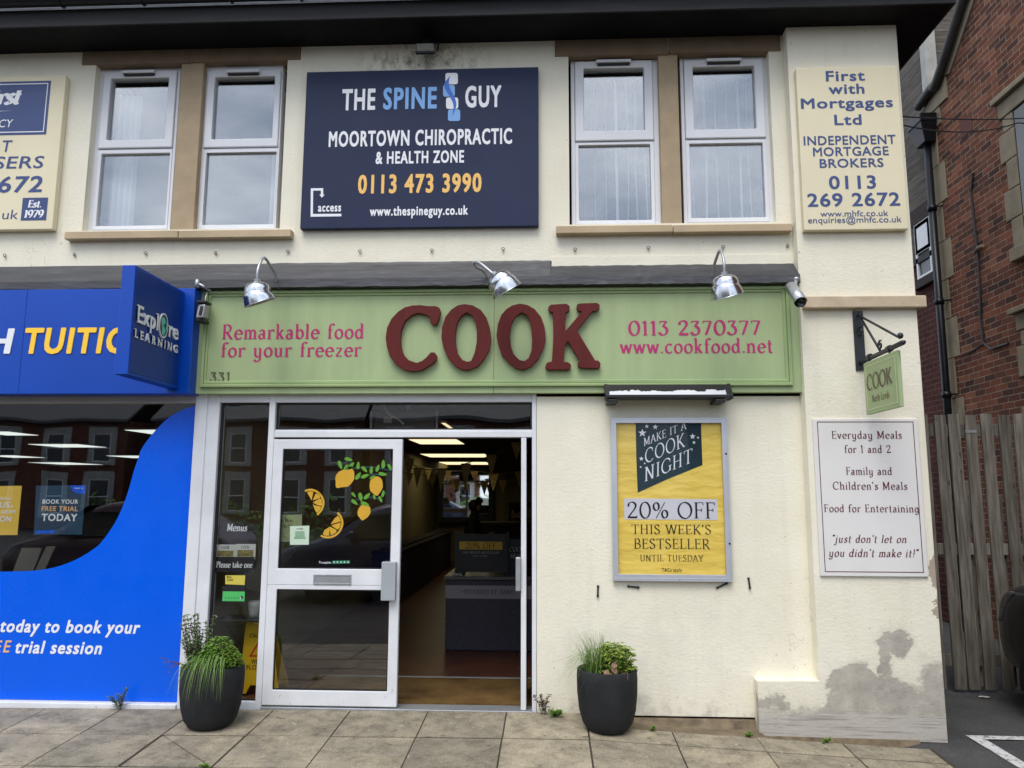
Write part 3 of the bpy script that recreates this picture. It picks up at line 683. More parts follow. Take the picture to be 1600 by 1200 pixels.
bm = NB(); box(bm, fp1, r0, .004, .11, t0, t1-.012); box(bm, fp1, r0, .02, .1, t1-.012, t1); obj('transom', bm, M['scuffed'], B, bevel=.003)
sz = A(380, 1096.5, 0).z
bm = NB(); box(bm, xc, fp0, .006, .1, -.03, sz); obj('shopfront_sill', bm, M['scuffed'], B, bevel=.004)
# threshold
bm = NB(); box(bm, fp1, r0, -.02, .13, -.05, .004); obj('door_threshold', bm, M['galv'], B, bevel=.004)
# fixed panes
bm = NB(); box(bm, xc, fp0, .055, .063, sz-.01, zh+.01); obj('side_pane', bm, M['g_shop'], B)
bm = NB(); box(bm, fp1, r0, .055, .063, t1-.01, zh+.01); obj('transom_pane', bm, M['g_shop'], B)
bm = NB(); ring(bm, (xc, fp0, sz, zh), (xc+.018, fp0-.012, sz+.012, zh-.012), .035, .054); ring(bm, (fp1, r0, t1, zh), (fp1+.012, r0-.012, t1+.012, zh-.012), .035, .054); obj('gasket', bm, M['blackplastic'], B)
# sliding door leaf
dl = RC(431.5, 686.5, 619, 1108.2, .0); dl = (A(408.6, 1106, 0).x, A(619.5, 1108.5, 0).x, .012, A(530, 686.5, 0).z)
gu = RC(443.7, 701.7, 611.5, 889.5, .0); gl = RC(432, 920.4, 602.8, 1080.3, .0)
gx0, gx1 = (gu[0]+gl[0])/2, (gu[1]+gl[1])/2
gu = (gx0, gx1, gu[2], gu[3]); gl = (gx0, gx1, gl[2], gl[3])
bm = NB(); ring(bm, (dl[0], dl[1], gl[3]+.03, dl[3]), gu, -.006, .04); ring(bm, (dl[0], dl[1], dl[2], gl[3]+.0295), gl, -.006, .04)
door = obj('sliding_door', bm, M['scuffed'], B, bevel=.005)
bm = NB(); box(bm, gu[0]-.005, gu[1]+.005, .012, .02, gu[2]-.005, gu[3]+.005); obj('door_pane', bm, M['g_shop'], door)
bm = NB(); box(bm, gl[0]-.005, gl[1]+.005, .012, .02, gl[2]-.005, gl[3]+.005); obj('door_pane', bm, M['g_shop'], door)
bm = NB(); ring(bm, gu, (gu[0]+.008, gu[1]-.008, gu[2]+.008, gu[3]-.008), .0, .012); ring(bm, gl, (gl[0]+.008, gl[1]-.008, gl[2]+.008, gl[3]-.008), .0, .012); obj('door_gasket', bm, M['blackplastic'], door)
r = RC(490, 897.3, 548.5, 913.7, -.01); bm = NB(); ring(bm, r, (r[0]+.012, r[1]-.012, r[2]+.012, r[3]-.012), -.013, -.006); box(bm, r[0]+.0125, r[1]-.0125, -.01, -.006, r[2]+.0125, r[3]-.0125); obj('letterbox', bm, M['galv'], door, bevel=.002)
r = RC(596.8, 878, 617.5, 938.5, -.05); bm = NB(); box(bm, r[0], r[1], -.062, -.006, r[2], r[3]); obj('door_lock_box', bm, mat('grey_lock_casing', (.34, .37, .39, 1), .35, .05, 3, 30, .03), door, bevel=.004)
# the other leaf stands open edge-on
e0, e1 = A(814, 900, 0).x, A(822.3, 900, 0).x; ez = A(818, 684, 0).z
bm = NB(); box(bm, e0, e1, -.004, .05, .006, ez); leaf = obj('open_door_leaf', bm, M['scuffed'], B, bevel=.004)
bm = NB(); box(bm, e0+.006, e1-.006, .05, .55, .01, ez-.01); obj('leaf_side', bm, M['blackplastic'], leaf)
h = RC(806.5, 871, 813, 924, -.03); bm = NB(); box(bm, h[0]-.004, e0-.001, -.03, .03, h[2], h[3]); obj('door_handle', bm, M['galv'], leaf, bevel=.006)
# neighbouring shop window
XB = -18.0; xr = xa-.001
ehz = A(150, 631, .05).z; esz = A(150, 1094.6, .05).z
bm = NB(); box(bm, XB, xr, .012, .12, ehz, HZ+.02); obj('window_head', bm, mat('grey_window_head', (.42, .41, .39, 1), .5, .12, 4, 50, .1), B, bevel=.005)
bm = NB(); box(bm, XB, xr, -.012, .12, -.09, esz-.004); obj('window_sill', bm, M['scuffed'], B, bevel=.006)
bm = NB(); box(bm, XB, xr, .05, .058, esz-.01, ehz+.01); obj('shop_window_pane', bm, M['g_shop'], B)
vinyl = mat('blue_vinyl_film', S(0, 92, 226), .27, .02, 2, 40, .02)
Y0 = .046
def z5(x, y): return (x/4.444, 630+y/4.444)
cv = [z5(*p) for p in ((0, 1170), (200, 1165), (330, 1150), (430, 1125), (540, 1080), (640, 1020), (700, 970), (760, 890), (810, 810), (860, 700), (900, 580), (930, 470), (965, 370))]+[(222, 700), (240, 676), (261, 655), (282, 641.5), (302, 634.5)]
pp = [A(u, v, Y0) for u, v in cv]; pp = [(q.x, q.z) for q in crv([(p.x, p.z, 0) for p in pp], 4) and [Vector((p.x, 0, p.y)) for p in crv([(p.x, p.z, 0) for p in pp], 4)]]
lowz = A(0, 893, Y0).z
out = [(XB, esz), (xr-.006, esz), (xr-.006, pp[-1][1])]+list(reversed(pp))+[(XB, pp[0][1])]
bm = NB(); prism(bm, out, Y0-.0012, Y0)
vg = tag(obj('window_graphic', bm, vinyl), 'bright blue vinyl film with a curved top edge stuck over the left shop window', 'window graphic')
WH = mat('white_lettering', (.80, .81, .84, 1), .45, .02, 2, 0, 0); YL = mat('yellow_lettering', S(255, 205, 60), .5, .02, 2, 0, 0)
PE = mat('peach_lettering', S(236, 180, 120), .5, .02, 2, 0, 0)
yt = Y0-.0022
sansp('today to book your', 0, 219, 967.5, 987, yt, WH, vg, bold=.065, shear=.2)
sansp('trial session', 23.5, 159, 1000.5, 1020, yt, WH, vg, bold=.065, shear=.2)
sansp('E', 4.5, 17, 1000.5, 1019, yt, PE, vg, bold=.03, shear=.2); sansp('E', -9, 2.5, 1000.5, 1019, yt, PE, vg, bold=.03, shear=.2)
# blue sign board of the neighbour
BL = mat('blue_sign_panel', S(0, 68, 172), .34, .06, 1.2, 30, .02)
yb = -.175
bz0, bz1 = A(150, 615.2, yb).z, A(150, 451.5, yb).z; bx = A(300, 530, yb).x
fs = thing('fascia_sign', 'long blue shop fascia board with white and yellow italic capitals', 'shop sign', (-5, 0, bz0))
bm = NB(); box(bm, XB, A(36, 530, yb).x-.001, yb, -.004, bz0, bz1); box(bm, A(36, 530, yb).x+.001, bx, yb, -.004, bz0, bz1); obj('panel', bm, BL, fs, bevel=.003)
sansp('TUITIO', 36.8, 202, 512.5, 551.5, yb-.004, YL, fs, bold=.07, shear=.1, ext=.003)
sansp('N', 206, 236, 512.5, 551.5, yb-.004, YL, fs, bold=.07, shear=.1, ext=.003)
sansp('H', -22, 19.5, 513.5, 551.5, yb-.004, WH, fs, bold=.07, shear=.1, ext=.003)
# projecting sign: stands square out from the wall, writing on its right face
ps = thing('projecting_sign', 'deep blue box sign standing out from the wall between the two shop fronts', 'hanging sign', (-2.84, -.18, 2.33))
sx1 = -2.792; sx0 = sx1-.092; sy0, sy1 = -.885, -.18; sz0, sz1 = 2.325, 3.076
BL_SHADED = mat('shaded_blue_sign_face', S(0, 50, 132), .4, .05, 2, 30, .02)  # darker copy of the panel blue: shade on the right face put into colour
bm = NB(); box(bm, sx0, sx1, sy0, sy1, sz0, sz1); obj('sign_box', bm, BL, ps, bevel=.004)
bm = NB(); box(bm, sx1-.002, sx1+.004, sy0+.02, sy1-.03, sz0+.02, sz1-.02); obj('sign_face', bm, BL_SHADED, ps, bevel=.002)
MX = Matrix(((0, -1, 0, 0), (1, 0, 0, 0), (0, 0, 1, 0), (0, 0, 0, 1)))     # (x, y, z) -> (-y, x, z): a face that looks to +x
def side(txt, u0, v0, u1, v1, capz, bold, ext=.008, space=None):
    a, b = AX(u0, v0, sx1+.006), AX(u1, v1, sx1+.006)
    return sans(txt, a.y, b.y, a.z, a.z+capz, -(sx1+.006), WH, ps, bold=bold, ext=ext, M=MX, space=space)
side('Expl', 213, 502.5, 245.8, 513, .118, .05, .006, 1.03); side('re', 262, 525, 277.3, 530, .118, .05, .006, 1.03)
side('LEARNING', 209.5, 526.5, 276.5, 551.5, .058, .05, .005, 1.55)
gc = AX(254.5, 509, sx1+.006)
def disc(r0, r1, x, n=28): return [(gc.y+r0*math.cos(2*math.pi*k/n), gc.z+r1*math.sin(2*math.pi*k/n)) for k in range(n)]
def sidepoly(pts, x, dx, m, nm='globe_emblem'):
    bm = NB(); prism(bm, pts, -x-dx, -x)
    for v in bm.verts: v.co = MX @ v.co
    return obj(nm, bm, m, ps)
sidepoly(disc(.062, .092, 0), sx1+.004, .009, WH); sidepoly(disc(.053, .080, 0), sx1+.013, .001, mat('black_globe', (.02, .03, .03, 1), .4, 0, 1, 0, 0))
cx_, cz_ = gc.y, gc.z; TE = mat('teal_land', S(105, 190, 175), .45, .02, 2, 0, 0)
sidepoly([(cx_-.8*.055, cz_+.03), (cx_-.8*.04, cz_+.055), (cx_+.8*.0, cz_+.06), (cx_+.8*.025, cz_+.035), (cx_+.8*.01, cz_+.015), (cx_-.8*.012, cz_+.0), (cx_+.8*.012, cz_-.01), (cx_+.8*.035, cz_-.03), (cx_+.8*.012, cz_-.074), (cx_-.8*.03, cz_-.066), (cx_-.8*.03, cz_-.02), (cx_-.8*.042, cz_+.002)], sx1+.0142, .001, TE)
sidepoly([(cx_+.8*.03, cz_+.045), (cx_+.8*.056, cz_+.025), (cx_+.8*.064, cz_-.01), (cx_+.8*.052, cz_-.038), (cx_+.8*.04, cz_-.012), (cx_+.8*.045, cz_+.01)], sx1+.0142, .001, TE)

# ---------------------------------------------------------------- green fascia
GR = mat('sage_green_paint', S(160, 177, 130), .5, .10, 2.2, 26, .10, stretch=(3, 1, .5)); GD = mat('sage_green_moulding', S(150, 170, 118), .5, .08, 3, 40, .08, stretch=(.4, 1, 2))
yg = -.062
g = RC(313, 447, 1250.6, 612.6, yg); g = (A(302.7, 617, yg).x, 1.882, A(700, 614.3, yg).z, A(700, 438, yg).z)
gf = thing('fascia_sign', 'sage green painted fascia board with a raised frame and dark red capitals', 'shop sign', ((g[0]+g[1])/2, 0, g[2]))
xj = A(772, 520, yg).x
bm = NB(); box(bm, g[0], xj-.001, yg, -.001, g[2], g[3]); box(bm, xj+.001, g[1], yg, -.001, g[2], g[3]); obj('panel', bm, GR, gf, bevel=.002)
fo = (A(318, 530, yg).x, A(1235, 530, yg).x, A(700, 604.5, yg).z, A(700, 452.3, yg).z); fi = (A(326.5, 530, yg).x, A(1224.5, 530, yg).x, A(700, 594, yg).z, A(700, 461, yg).z)
bm = NB(); d = (fi[0]-fo[0]); mid = (fo[0]+d*.55, fo[1]-d*.55, fo[2]+.024, fo[3]-.024)
ring(bm, fo, mid, yg-.022, yg-.0003); ring(bm, (mid[0]+.0005, mid[1]-.0005, mid[2]+.0005, mid[3]-.0005), fi, yg-.011, yg-.0003); obj('frame_moulding', bm, GD, gf, bevel=.006)
PK = mat('magenta_signwriting', S(176, 40, 104), .55, .06, 6, 0, 0); RD = mat('oxblood_letter', S(92, 33, 31), .6, .14, 5, 30, .06, spec=.2, stretch=(3, 1, .4))
yt = yg-.0015
serifp('Remarkable food', 347.2, 567.7, 507.3, 529.9, yt, PK, gf, bold=1.2, gap=.1); serifp('for your freezer', 345.7, 565, 535.5, 557.7, yt, PK, gf, bold=1.2, gap=.1)
serifp('0113 2370377', 981.6, 1189, 501.8, 524, yt, PK, gf, bold=1.25, gap=.1); serifp('www.cookfood.net', 968.4, 1207.5, 529.6, 552, yt, PK, gf, bold=1.2, gap=.1)
BR = mat('tarnished_brass', S(120, 112, 84), .45, .3, 40, 0, 0, metal=.7)
o = serifp('331', 327.6, 358.4, 581.5, 596, yg-.006, BR, gf, bold=.95, gap=.16, name='house_number'); s_ = o.modifiers.new('t', 'SOLIDIFY'); s_.thickness = .005
yk = yg-.045
def zk(p): q = A(590+p[0]/4.444, 460+p[1]/4.444, yk); return (q.x, q.z)
C_ = [(245, 75), (300, 73), (350, 80), (405, 80), (428, 92), (438, 120), (428, 165), (412, 205), (392, 213), (370, 203), (361, 155), (330, 138), (280, 128), (235, 145), (190, 185), (165, 245), (158, 310), (163, 370), (180, 420), (215, 455), (270, 475), (310, 460), (340, 435), (368, 402), (395, 402), (412, 425), (408, 455), (370, 490), (310, 525), (250, 534), (190, 527), (130, 490), (82, 425), (62, 355), (55, 300), (65, 230), (95, 170), (140, 120), (190, 88)]
O1 = [(605, 66), (660, 75), (715, 105), (755, 160), (778, 230), (787, 310), (775, 385), (740, 450), (695, 500), (640, 523), (590, 522), (540, 500), (490, 445), (458, 375), (442, 300), (447, 225), (470, 155), (510, 105), (555, 75)]
O1i = [(618, 126), (655, 145), (680, 200), (690, 260), (688, 330), (675, 400), (650, 460), (625, 467), (590, 455), (555, 410), (542, 340), (540, 270), (552, 200), (580, 150)]
O2 = [(985, 63), (1040, 72), (1090, 100), (1135, 155), (1160, 225), (1168, 310), (1150, 380), (1115, 450), (1070, 500), (1010, 523), (965, 515), (915, 480), (860, 420), (838, 350), (825, 285), (835, 205), (860, 140), (895, 100), (935, 75)]
O2i = [(1000, 125), (1035, 140), (1058, 190), (1068, 250), (1073, 320), (1068, 390), (1050, 440), (1020, 462), (985, 455), (945, 415), (925, 360), (918, 290), (928, 210), (955, 155)]
K_ = [(1187, 82), (1205, 70), (1310, 64), (1333, 78), (1333, 110), (1318, 122), (1307, 125), (1303, 255), (1420, 118), (1395, 115), (1380, 95), (1385, 68), (1405, 62), (1525, 58), (1543, 72), (1540, 100), (1525, 112), (1490, 118), (1385, 250), (1500, 440), (1510, 458), (1535, 460), (1548, 478), (1545, 505), (1530, 513), (1410, 510), (1390, 500), (1390, 475), (1402, 460), (1320, 322), (1300, 355), (1293, 468), (1325, 470), (1345, 490), (1340, 515), (1325, 523), (1175, 522), (1163, 508), (1170, 480), (1185, 470), (1210, 465), (1220, 300), (1218, 125), (1195, 120), (1184, 105)]
for o_, h_ in ((C_, ()), (O1, (O1i,)), (O2, (O2i,)), (K_, ())):
    bm = NB(); prism(bm, [zk(p) for p in o_], yk, yk+.036, [[zk(p) for p in h] for h in h_]); obj('raised_letter', bm, RD, gf, bevel=.003)
# ---------------------------------------------------------------- boards on the upper wall
NV = mat('navy_sign_panel', S(42, 50, 76), .6, .05, 1.5, 30, .02, spec=.2)
NE = mat('navy_panel_edge', S(30, 34, 50), .45, .05, 2, 0, 0)
y = -.055; r = RC(474.5, 112.3, 841.3, 355, y); r = ((A(478.3, 112.6, y).x+A(470, 356, y).x)/2, (A(841.3, 104.5, y).x+A(841.5, 353.5, y).x)/2, A(656, 355, y).z, A(656, 108.7, y).z)
s1 = thing('advertising_board', 'navy blue rectangular board with white, pale blue and orange lettering between the upper windows', 'sign board', ((r[0]+r[1])/2, 0, r[2]))
bm = NB(); box(bm, *r[:2], y, -.003, *r[2:]); obj('panel', bm, NV, s1, bevel=.003)
LB = mat('pale_blue_lettering', S(120, 170, 225), .45, .02, 2, 0, 0); OR = mat('orange_lettering', S(240, 190, 105), .45, .02, 2, 0, 0); MB = mat('mid_blue_emblem', S(45, 105, 195), .4, .02, 2, 0, 0)
yt = y-.0015
sansp('THE', 534, 586, 139.5, 171.5, yt, WH, s1, bold=.07); sansp('SPINE', 598.5, 682.3, 137.5, 170, yt, LB, s1, bold=.07); sansp('GUY', 726.7, 783.3, 134.5, 167, yt, WH, s1, bold=.07)
sansp('MOORTOWN CHIROPRACTIC', 513.3, 800, 205.5, 229, yt, WH, s1, bold=.07); sansp('& HEALTH ZONE', 586.7, 725, 237, 255.7, yt, WH, s1, bold=.07)
sansp('0113 473 3990', 559, 752.3, 273.5, 301.8, yt, OR, s1, bold=.07); sansp('www.thespineguy.co.uk', 577.7, 731, 322.8, 337, yt, WH, s1, bold=.07); sansp('access', 496.7, 532.8, 317.5, 330.5, yt, WH, s1, bold=.07)
def zs(p, yy=None): q = A(440+p[0]/3, p[1]/3, yt if yy is None else yy); return (q.x, q.z)
def rrect(x0, y0, x1, y1, k=10):
    o = []
    for cx, cy, a in ((x1-k, y0+k, -90), (x1-k, y1-k, 0), (x0+k, y1-k, 90), (x0+k, y0+k, 180)):
        for i in range(5): t = rad(a+i*22.5); o.append((cx+k*math.cos(t), cy+k*math.sin(t)))
    return o
for q, m in (((768, 342, 826, 395), WH), ((757, 398, 812, 453), LB), ((771, 457, 828, 510), WH), ((780, 513, 837, 567), LB)):
    bm = NB(); poly(bm, [zs(p) for p in rrect(*q)], yt); obj('emblem_block', bm, m, s1)
sp = crv([(790, 356, 0), (775, 385, 0), (778, 415, 0), (800, 455, 0), (812, 490, 0), (806, 525, 0), (795, 553, 0)], 4); wd = [0, 2, 4, 7, 9, 10, 11, 12, 12, 12, 12, 11, 11, 10, 9, 8, 7, 6, 5, 4, 3, 2, 1, .5, 0]
out = [(p.x+wd[i], p.y) for i, p in enumerate(sp)]+[(p.x-wd[i], p.y) for i, p in reversed(list(enumerate(sp)))][1:-1]
bm = NB(); poly(bm, [zs(p, yt-.0012) for p in out], yt-.0012); obj('emblem_spine', bm, MB, s1)
bm = NB(); poly(bm, [zs(p) for p in ((137, 883), (195, 882), (195, 912), (202, 912), (189, 927), (177, 912), (184, 912), (184, 893), (148, 894), (147, 1003), (280, 1002), (280, 1014), (136, 1016))], yt); obj('access_arrow', bm, WH, s1)
CR = mat('cream_sign_board', S(226, 216, 184), .5, .04, 2, 30, .05); NB_ = mat('navy_lettering', S(62, 80, 130), .5, .08, 9, 0, 0)
y = -.165; r = RC(1243.3, 106.7, 1417.3, 358, y); r = (A(1250, 230, y).x, A(1411, 230, y).x, A(1330, 359, y).z, A(1330, 104.5, y).z)
s2 = thing('sign_board', 'narrow cream board lettered in navy on the right corner pier', 'sign board', ((r[0]+r[1])/2, -.11, r[2]))
bm = NB(); box(bm, *r[:2], y, -.112, *r[2:]); obj('panel', bm, CR, s2, bevel=.006)
yt = y-.0015
for t, u0, u1, v0, v1, b in (('First', 1290.7, 1351.7, 111, 126.7, .045), ('with', 1295, 1351, 131.5, 146.7, .045), ('Mortgages', 1251.7, 1395.7, 154, 169.5, .045), ('Ltd', 1304, 1346.7, 179.3, 195, .045),
        ('INDEPENDENT', 1256, 1400, 213, 226.8, .035), ('MORTGAGE', 1270.7, 1389, 230.5, 244, .035), ('BROKERS', 1281, 1381, 248.5, 262, .035), ('0113', 1295.7, 1369.3, 275, 295, .04), ('269 2672', 1262, 1407, 302.5, 322.6, .04), ('www.mhfc.co.uk', 1282, 1388, 329.5, 338.5, .005), ('enquiries@mhfc.co.uk', 1262.7, 1409, 339.5, 348.7, .005)):
    sansp(t, u0, u1, v0, v1, yt, NB_, s2, bold=b)
y = -.06; xr_ = (A(103, 117, y).x+A(82, 358, y).x)/2; z0, z1 = A(85, 358, y).z, A(100, 117.3, y).z
s3 = thing('sign_board', 'cream board with a navy panel at the far left of the upper wall', 'sign board', (xr_-.5, 0, z0))
bm = NB(); box(bm, xr_-1.05, xr_, y, -.003, z0, z1); obj('panel', bm, CR, s3, bevel=.006)
yt = y-.0015; NP = mat('navy_print', S(60, 76, 122), .45, .04, 3, 0, 0)
xp = (A(80, 126, y).x+A(72, 210, y).x)/2; za, zb = A(72, 210, y).z, A(80, 126.3, y).z
bm = NB(); box(bm, xr_-.98, xp, yt-.001, y, za, zb); obj('printed_panel', bm, NP, s3)
bm = NB(); ring(bm, (xr_-.96, xp-.02, za+.02, zb-.02), (xr_-.954, xp-.027, za+.028, zb-.028), yt-.0022, yt-.0008); obj('printed_border', bm, WH, s3)
serifp('First', -28, 32.5, 139, 163, yt-.0025, WH, s3, bold=2.0, ital=.2, gap=.0); sansp('CY', -2, 20, 187, 199, yt-.0025, WH, s3, bold=.005, shear=.15)
a, b = A(-20, 175, y), A(19, 173.2, y); bm = NB(); poly(bm, [(a.x, a.z-.003), (b.x, b.z), (a.x, a.z+.004)], yt-.002); obj('printed_rule', bm, WH, s3)
sansp('T', 2.7, 18, 219.5, 237, yt, NB_, s3, bold=.02, shear=.1); sansp('SERS', -9.5, 67.5, 245, 263.5, yt, NB_, s3, bold=.02, shear=.1); sansp('672', -4, 65, 276, 300.5, yt, NB_, s3, bold=.04, shear=.1); sansp('uk', 3, 27.5, 328, 342.5, yt, NB_, s3, bold=.0, shear=.05)
r = RC(36, 309.3, 72, 344, y); bm = NB(); box(bm, r[0], r[1], yt-.001, y, r[2], r[3]); obj('printed_square', bm, NP, s3)
serifp('Est.', 43.5, 64.5, 313, 324, yt-.002, WH, s3, bold=1.8, ital=.1, gap=.02); serifp('1979', 38, 68, 328.5, 340, yt-.002, WH, s3, bold=1.8, ital=.1, gap=.02)

# ---------------------------------------------------------------- poster case and menu board
y = -.04; o = (A(954, 652, y).x, A(1140.8, 780, y).x, A(1050, 909, y).z, A(1050, 652.3, y).z)
o = ((A(953.6, 652, y).x+A(959, 908, y).x)/2, (A(1136, 653, y).x+A(1144.6, 908, y).x)/2, A(1050, 908.6, y).z, A(1050, 652.7, y).z)
i = ((A(962.6, 661, y).x+A(966.5, 898, y).x)/2, (A(1127, 661, y).x+A(1135.8, 898, y).x)/2, A(1050, 898, y).z, A(1050, 660.8, y).z)
pc = thing('poster_case', 'silver framed poster case with a yellow offer poster on the wall right of the door', 'poster case', ((o[0]+o[1])/2, 0, o[2]))
SV = mat('satin_silver_frame', (.58, .60, .66, 1), .32, .04, 3, 40, .03, metal=.5)
bm = NB(); ring(bm, o, i, y, -.002); k = .035; ring(bm, (i[0]-.03, i[1]+.03, i[2]-.03, i[3]+.03), (i[0]-.026, i[1]+.026, i[2]-.026, i[3]+.026), y-.0015, y+.001); obj('frame', bm, SV, pc, bevel=.006)
for u, v in ((1134.5, 709), (1140, 849.5)):
    c = A(u, v, y); bm = NB(); lathe(bm, [(.0, .006), (.006, .006), (.008, 0)], Matrix.Translation(c) @ Matrix.Rotation(rad(90), 4, 'X'), 12); obj('lock', bm, M['iron'], pc)
def poster_mat():
    t = NT('creased_yellow_poster'); v = t.coord((1, 1, 2.6)); c = t.ramp(t.noise(v, 2, 3), [(.3, S(234, 200, 84)), (.7, S(246, 214, 102))])
    t.bump(t.noise(v, 2.6, 3, .55), .5, .05); return t.fin(c, .45, .45)
yp = -.012; bm = NB(); box(bm, i[0]-.004, i[1]+.004, yp, -.002, i[2]-.004, i[3]+.004); obj('poster', bm, poster_mat(), pc)
bm = NB(); box(bm, i[0], i[1], -.026, -.024, i[2], i[3]); obj('case_glazing', bm, M['g_dark'], pc)
yt = yp-.001; DG = mat('dark_teal_print', S(30, 54, 62), .6, .05, 4, 0, 0, spec=.2); BK = mat('black_print', (.018, .016, .015, 1), .6, .05, 5, 0, 0, spec=.2)
def zp(p, yy): q = A(820+p[0]/3.159, 580+p[1]/3.159, yy); return (q.x, q.z)
bm = NB(); poly(bm, [zp(p, yt) for p in ((547, 257), (870, 257), (872, 330), (877, 463), (700, 535), (557, 600), (550, 420))], yt); obj('printed_banner', bm, DG, pc)
def slant(txt, p0, p1, cap, bold):
    a, b = zp(p0, yt-.001), zp(p1, yt-.001); L = math.hypot(b[0]-a[0], b[1]-a[1]); an = math.atan2(b[1]-a[1], b[0]-a[0])
    Mr = Matrix.Translation((a[0], yt-.0015, a[1])) @ Matrix.Rotation(-an, 4, 'Y')
    serif(txt, 0, L, 0, cap/3.159*5.8/1200, 0, WH, pc, bold=bold, ital=.42, gap=.1, M=Mr)
slant('MAKE IT A', (588, 370), (800, 283), 36, .9); slant('COOK', (603, 452), (812, 362), 62, .8); slant('NIGHT', (592, 545), (852, 438), 62, .8)
for cx, cy, rr in ((580, 305, 21), (602, 272, 11), (644, 275, 14), (828, 322, 15), (855, 328, 7), (835, 352, 9), (575, 432, 12), (592, 455, 6), (572, 473, 6)):
    bm = NB(); poly(bm, [zp((cx+(rr if k % 2 == 0 else rr*.42)*math.sin(k*math.pi/5), cy-(rr if k % 2 == 0 else rr*.42)*math.cos(k*math.pi/5)), yt-.001) for k in range(10)], yt-.001); obj('printed_star', bm, WH, pc)
bm = NB(); poly(bm, [zp(p, yt) for p in ((490, 627), (950, 632), (953, 735), (491, 731))], yt); obj('printed_box', bm, mat('white_print', (.68, .68, .74, 1), .5, .03, 3, 0, 0), pc)
serifp('20% OFF', 980.8, 1117.6, 784.5, 809.5, yt-.0015, BK, pc, bold=.85, gap=.07)
serifp("THIS WEEK'S", 987, 1111, 819.5, 834, yt-.001, BK, pc, bold=.8, gap=.08); serifp('BESTSELLER', 991, 1109.5, 841.5, 857, yt-.001, BK, pc, bold=.8, gap=.08); serifp('UNTIL TUESDAY', 1000.4, 1099.5, 866.7, 876.6, yt-.001, BK, pc, bold=.8, gap=.1); sansp('T&Cs apply', 1034, 1066, 887.5, 892.8, yt-.001, BK, pc)
y = -.128; r = ((A(1269.8, 653, y).x+A(1282, 900, y).x)/2, (A(1433, 655, y).x+A(1452.5, 902, y).x)/2, A(1360, 901, y).z, A(1350, 654, y).z)
mb = thing('menu_board', 'white board with thin dark red border and serif lines of text on the right pier', 'sign board', ((r[0]+r[1])/2, -.11, r[2]))
def board_mat():
    t = NT('streaked_white_board'); v = t.coord((1, 1, .5)); d = t.ramp(t.noise(v, 3, 5), [(.5, (0, 0, 0)), (.8, (1, 1, 1))])
    return t.fin(t.mix(t.math('MULTIPLY', d, .35), (.77, .75, .73, 1), (.52, .52, .51, 1)), .4, .4)
bm = NB(); box(bm, *r[:2], y, -.112, *r[2:]); obj('panel', bm, board_mat(), mb, bevel=.005)
MR = mat('maroon_print', S(96, 30, 42), .5, .06, 9, 0, 0); yt = y-.001
bi = (r[0]+.031, r[1]-.033, r[2]+.03, r[3]-.022); bm = NB(); ring(bm, bi, (bi[0]+.005, bi[1]-.005, bi[2]+.005, bi[3]-.005), yt-.0005, y); obj('printed_border', bm, MR, mb)
for t, u0, u1, v0, v1, k in (('Everyday Meals', 1300, 1409.4, 673.4, 685.2, 0), ('for 1 and 2', 1320, 1392, 695.6, 707.3, 0), ('Family and', 1322.3, 1393.7, 729.8, 741.6, 0), ("Children's Meals", 1301.5, 1418, 752.8, 764.6, 0), ('Food for Entertaining', 1288, 1435.5, 788, 799.7, 0), ('"just don\'t let on', 1301.5, 1416.4, 835.6, 847.4, .2), ('you didn\'t make it!"', 1294.5, 1436.7, 857.3, 869.5, .2)):
    serifp(t, u0, u1, v0, v1, yt-.0006, MR, mb, bold=1.0, ital=k, gap=.1)

# ---------------------------------------------------------------- hanging sign on its iron bracket
hx = 2.295
br = thing('sign_bracket', 'black wrought iron bracket with scrolls carrying the small hanging sign', 'bracket', (hx, -.11, 2.4))
zt_, zb_ = 2.9, A(1346, 579, -.12).z
bm = NB(); box(bm, hx-.037, hx+.037, -.122, -.111, zb_, zt_); obj('wall_plate', bm, M['iron'], br, bevel=.003)
bm = NB(); tube(bm, [(hx, -.12, 2.512), (hx, -.5, 2.52), (hx, -.80, 2.527), (hx, -.82, 2.527)], [.016, .016, .017, .012], 10); obj('bar', bm, M['iron'], br, smooth=True)
bm = NB(); tube(bm, [(hx, -.12, 2.87), (hx, -.765, 2.565)], .0085, 8); lathe(bm, [(0, .022), (.014, .016), (.02, 0), (.014, -.016), (0, -.022)], Matrix.Translation((hx, -.77, 2.578)), 12); obj('stay', bm, M['iron'], br, smooth=True)
bm = NB(); tube(bm, [(hx, -.16, 2.845), (hx, -.46, 2.535)], .0085, 8); obj('stay', bm, M['iron'], br, smooth=True)
bm = NB(); tube(bm, [(hx, -.46+(.008+.026*t/14)*math.cos(t*.6), 2.575+(.008+.026*t/14)*math.sin(t*.6)) for t in range(15)], .007, 6); tube(bm, [(hx, -.15+(.01+.03*t/14)*math.cos(t*.6), 2.74+(.01+.03*t/14)*math.sin(t*.6)) for t in range(15)], .008, 6); obj('scroll', bm, M['iron'], br, smooth=True)
hs = thing('hanging_sign', 'small sage green square sign hanging from the iron bracket, edge towards the street', 'hanging sign', (hx, -.46, 2.11))
y0, y1, z0, z1 = -.73, -.196, 2.118, 2.49
bm = NB(); box(bm, hx-.013, hx+.013, y0, y1, z0, z1); obj('panel', bm, GR, hs, bevel=.002)
for yy in (-.28, -.6):
    bm = NB(); tube(bm, [(hx, yy, z1-.02), (hx, yy, 2.53)], .006, 6); tube(bm, [(hx, yy-.02, 2.524), (hx, yy+.02, 2.523)], .024, 10); obj('hook', bm, M['iron'], hs)
PW = mat('cream_line', S(214, 216, 178), .5, .02, 2, 0, 0); DB = mat('brown_signwriting', S(98, 78, 60), .5, .1, 9, 0, 0)
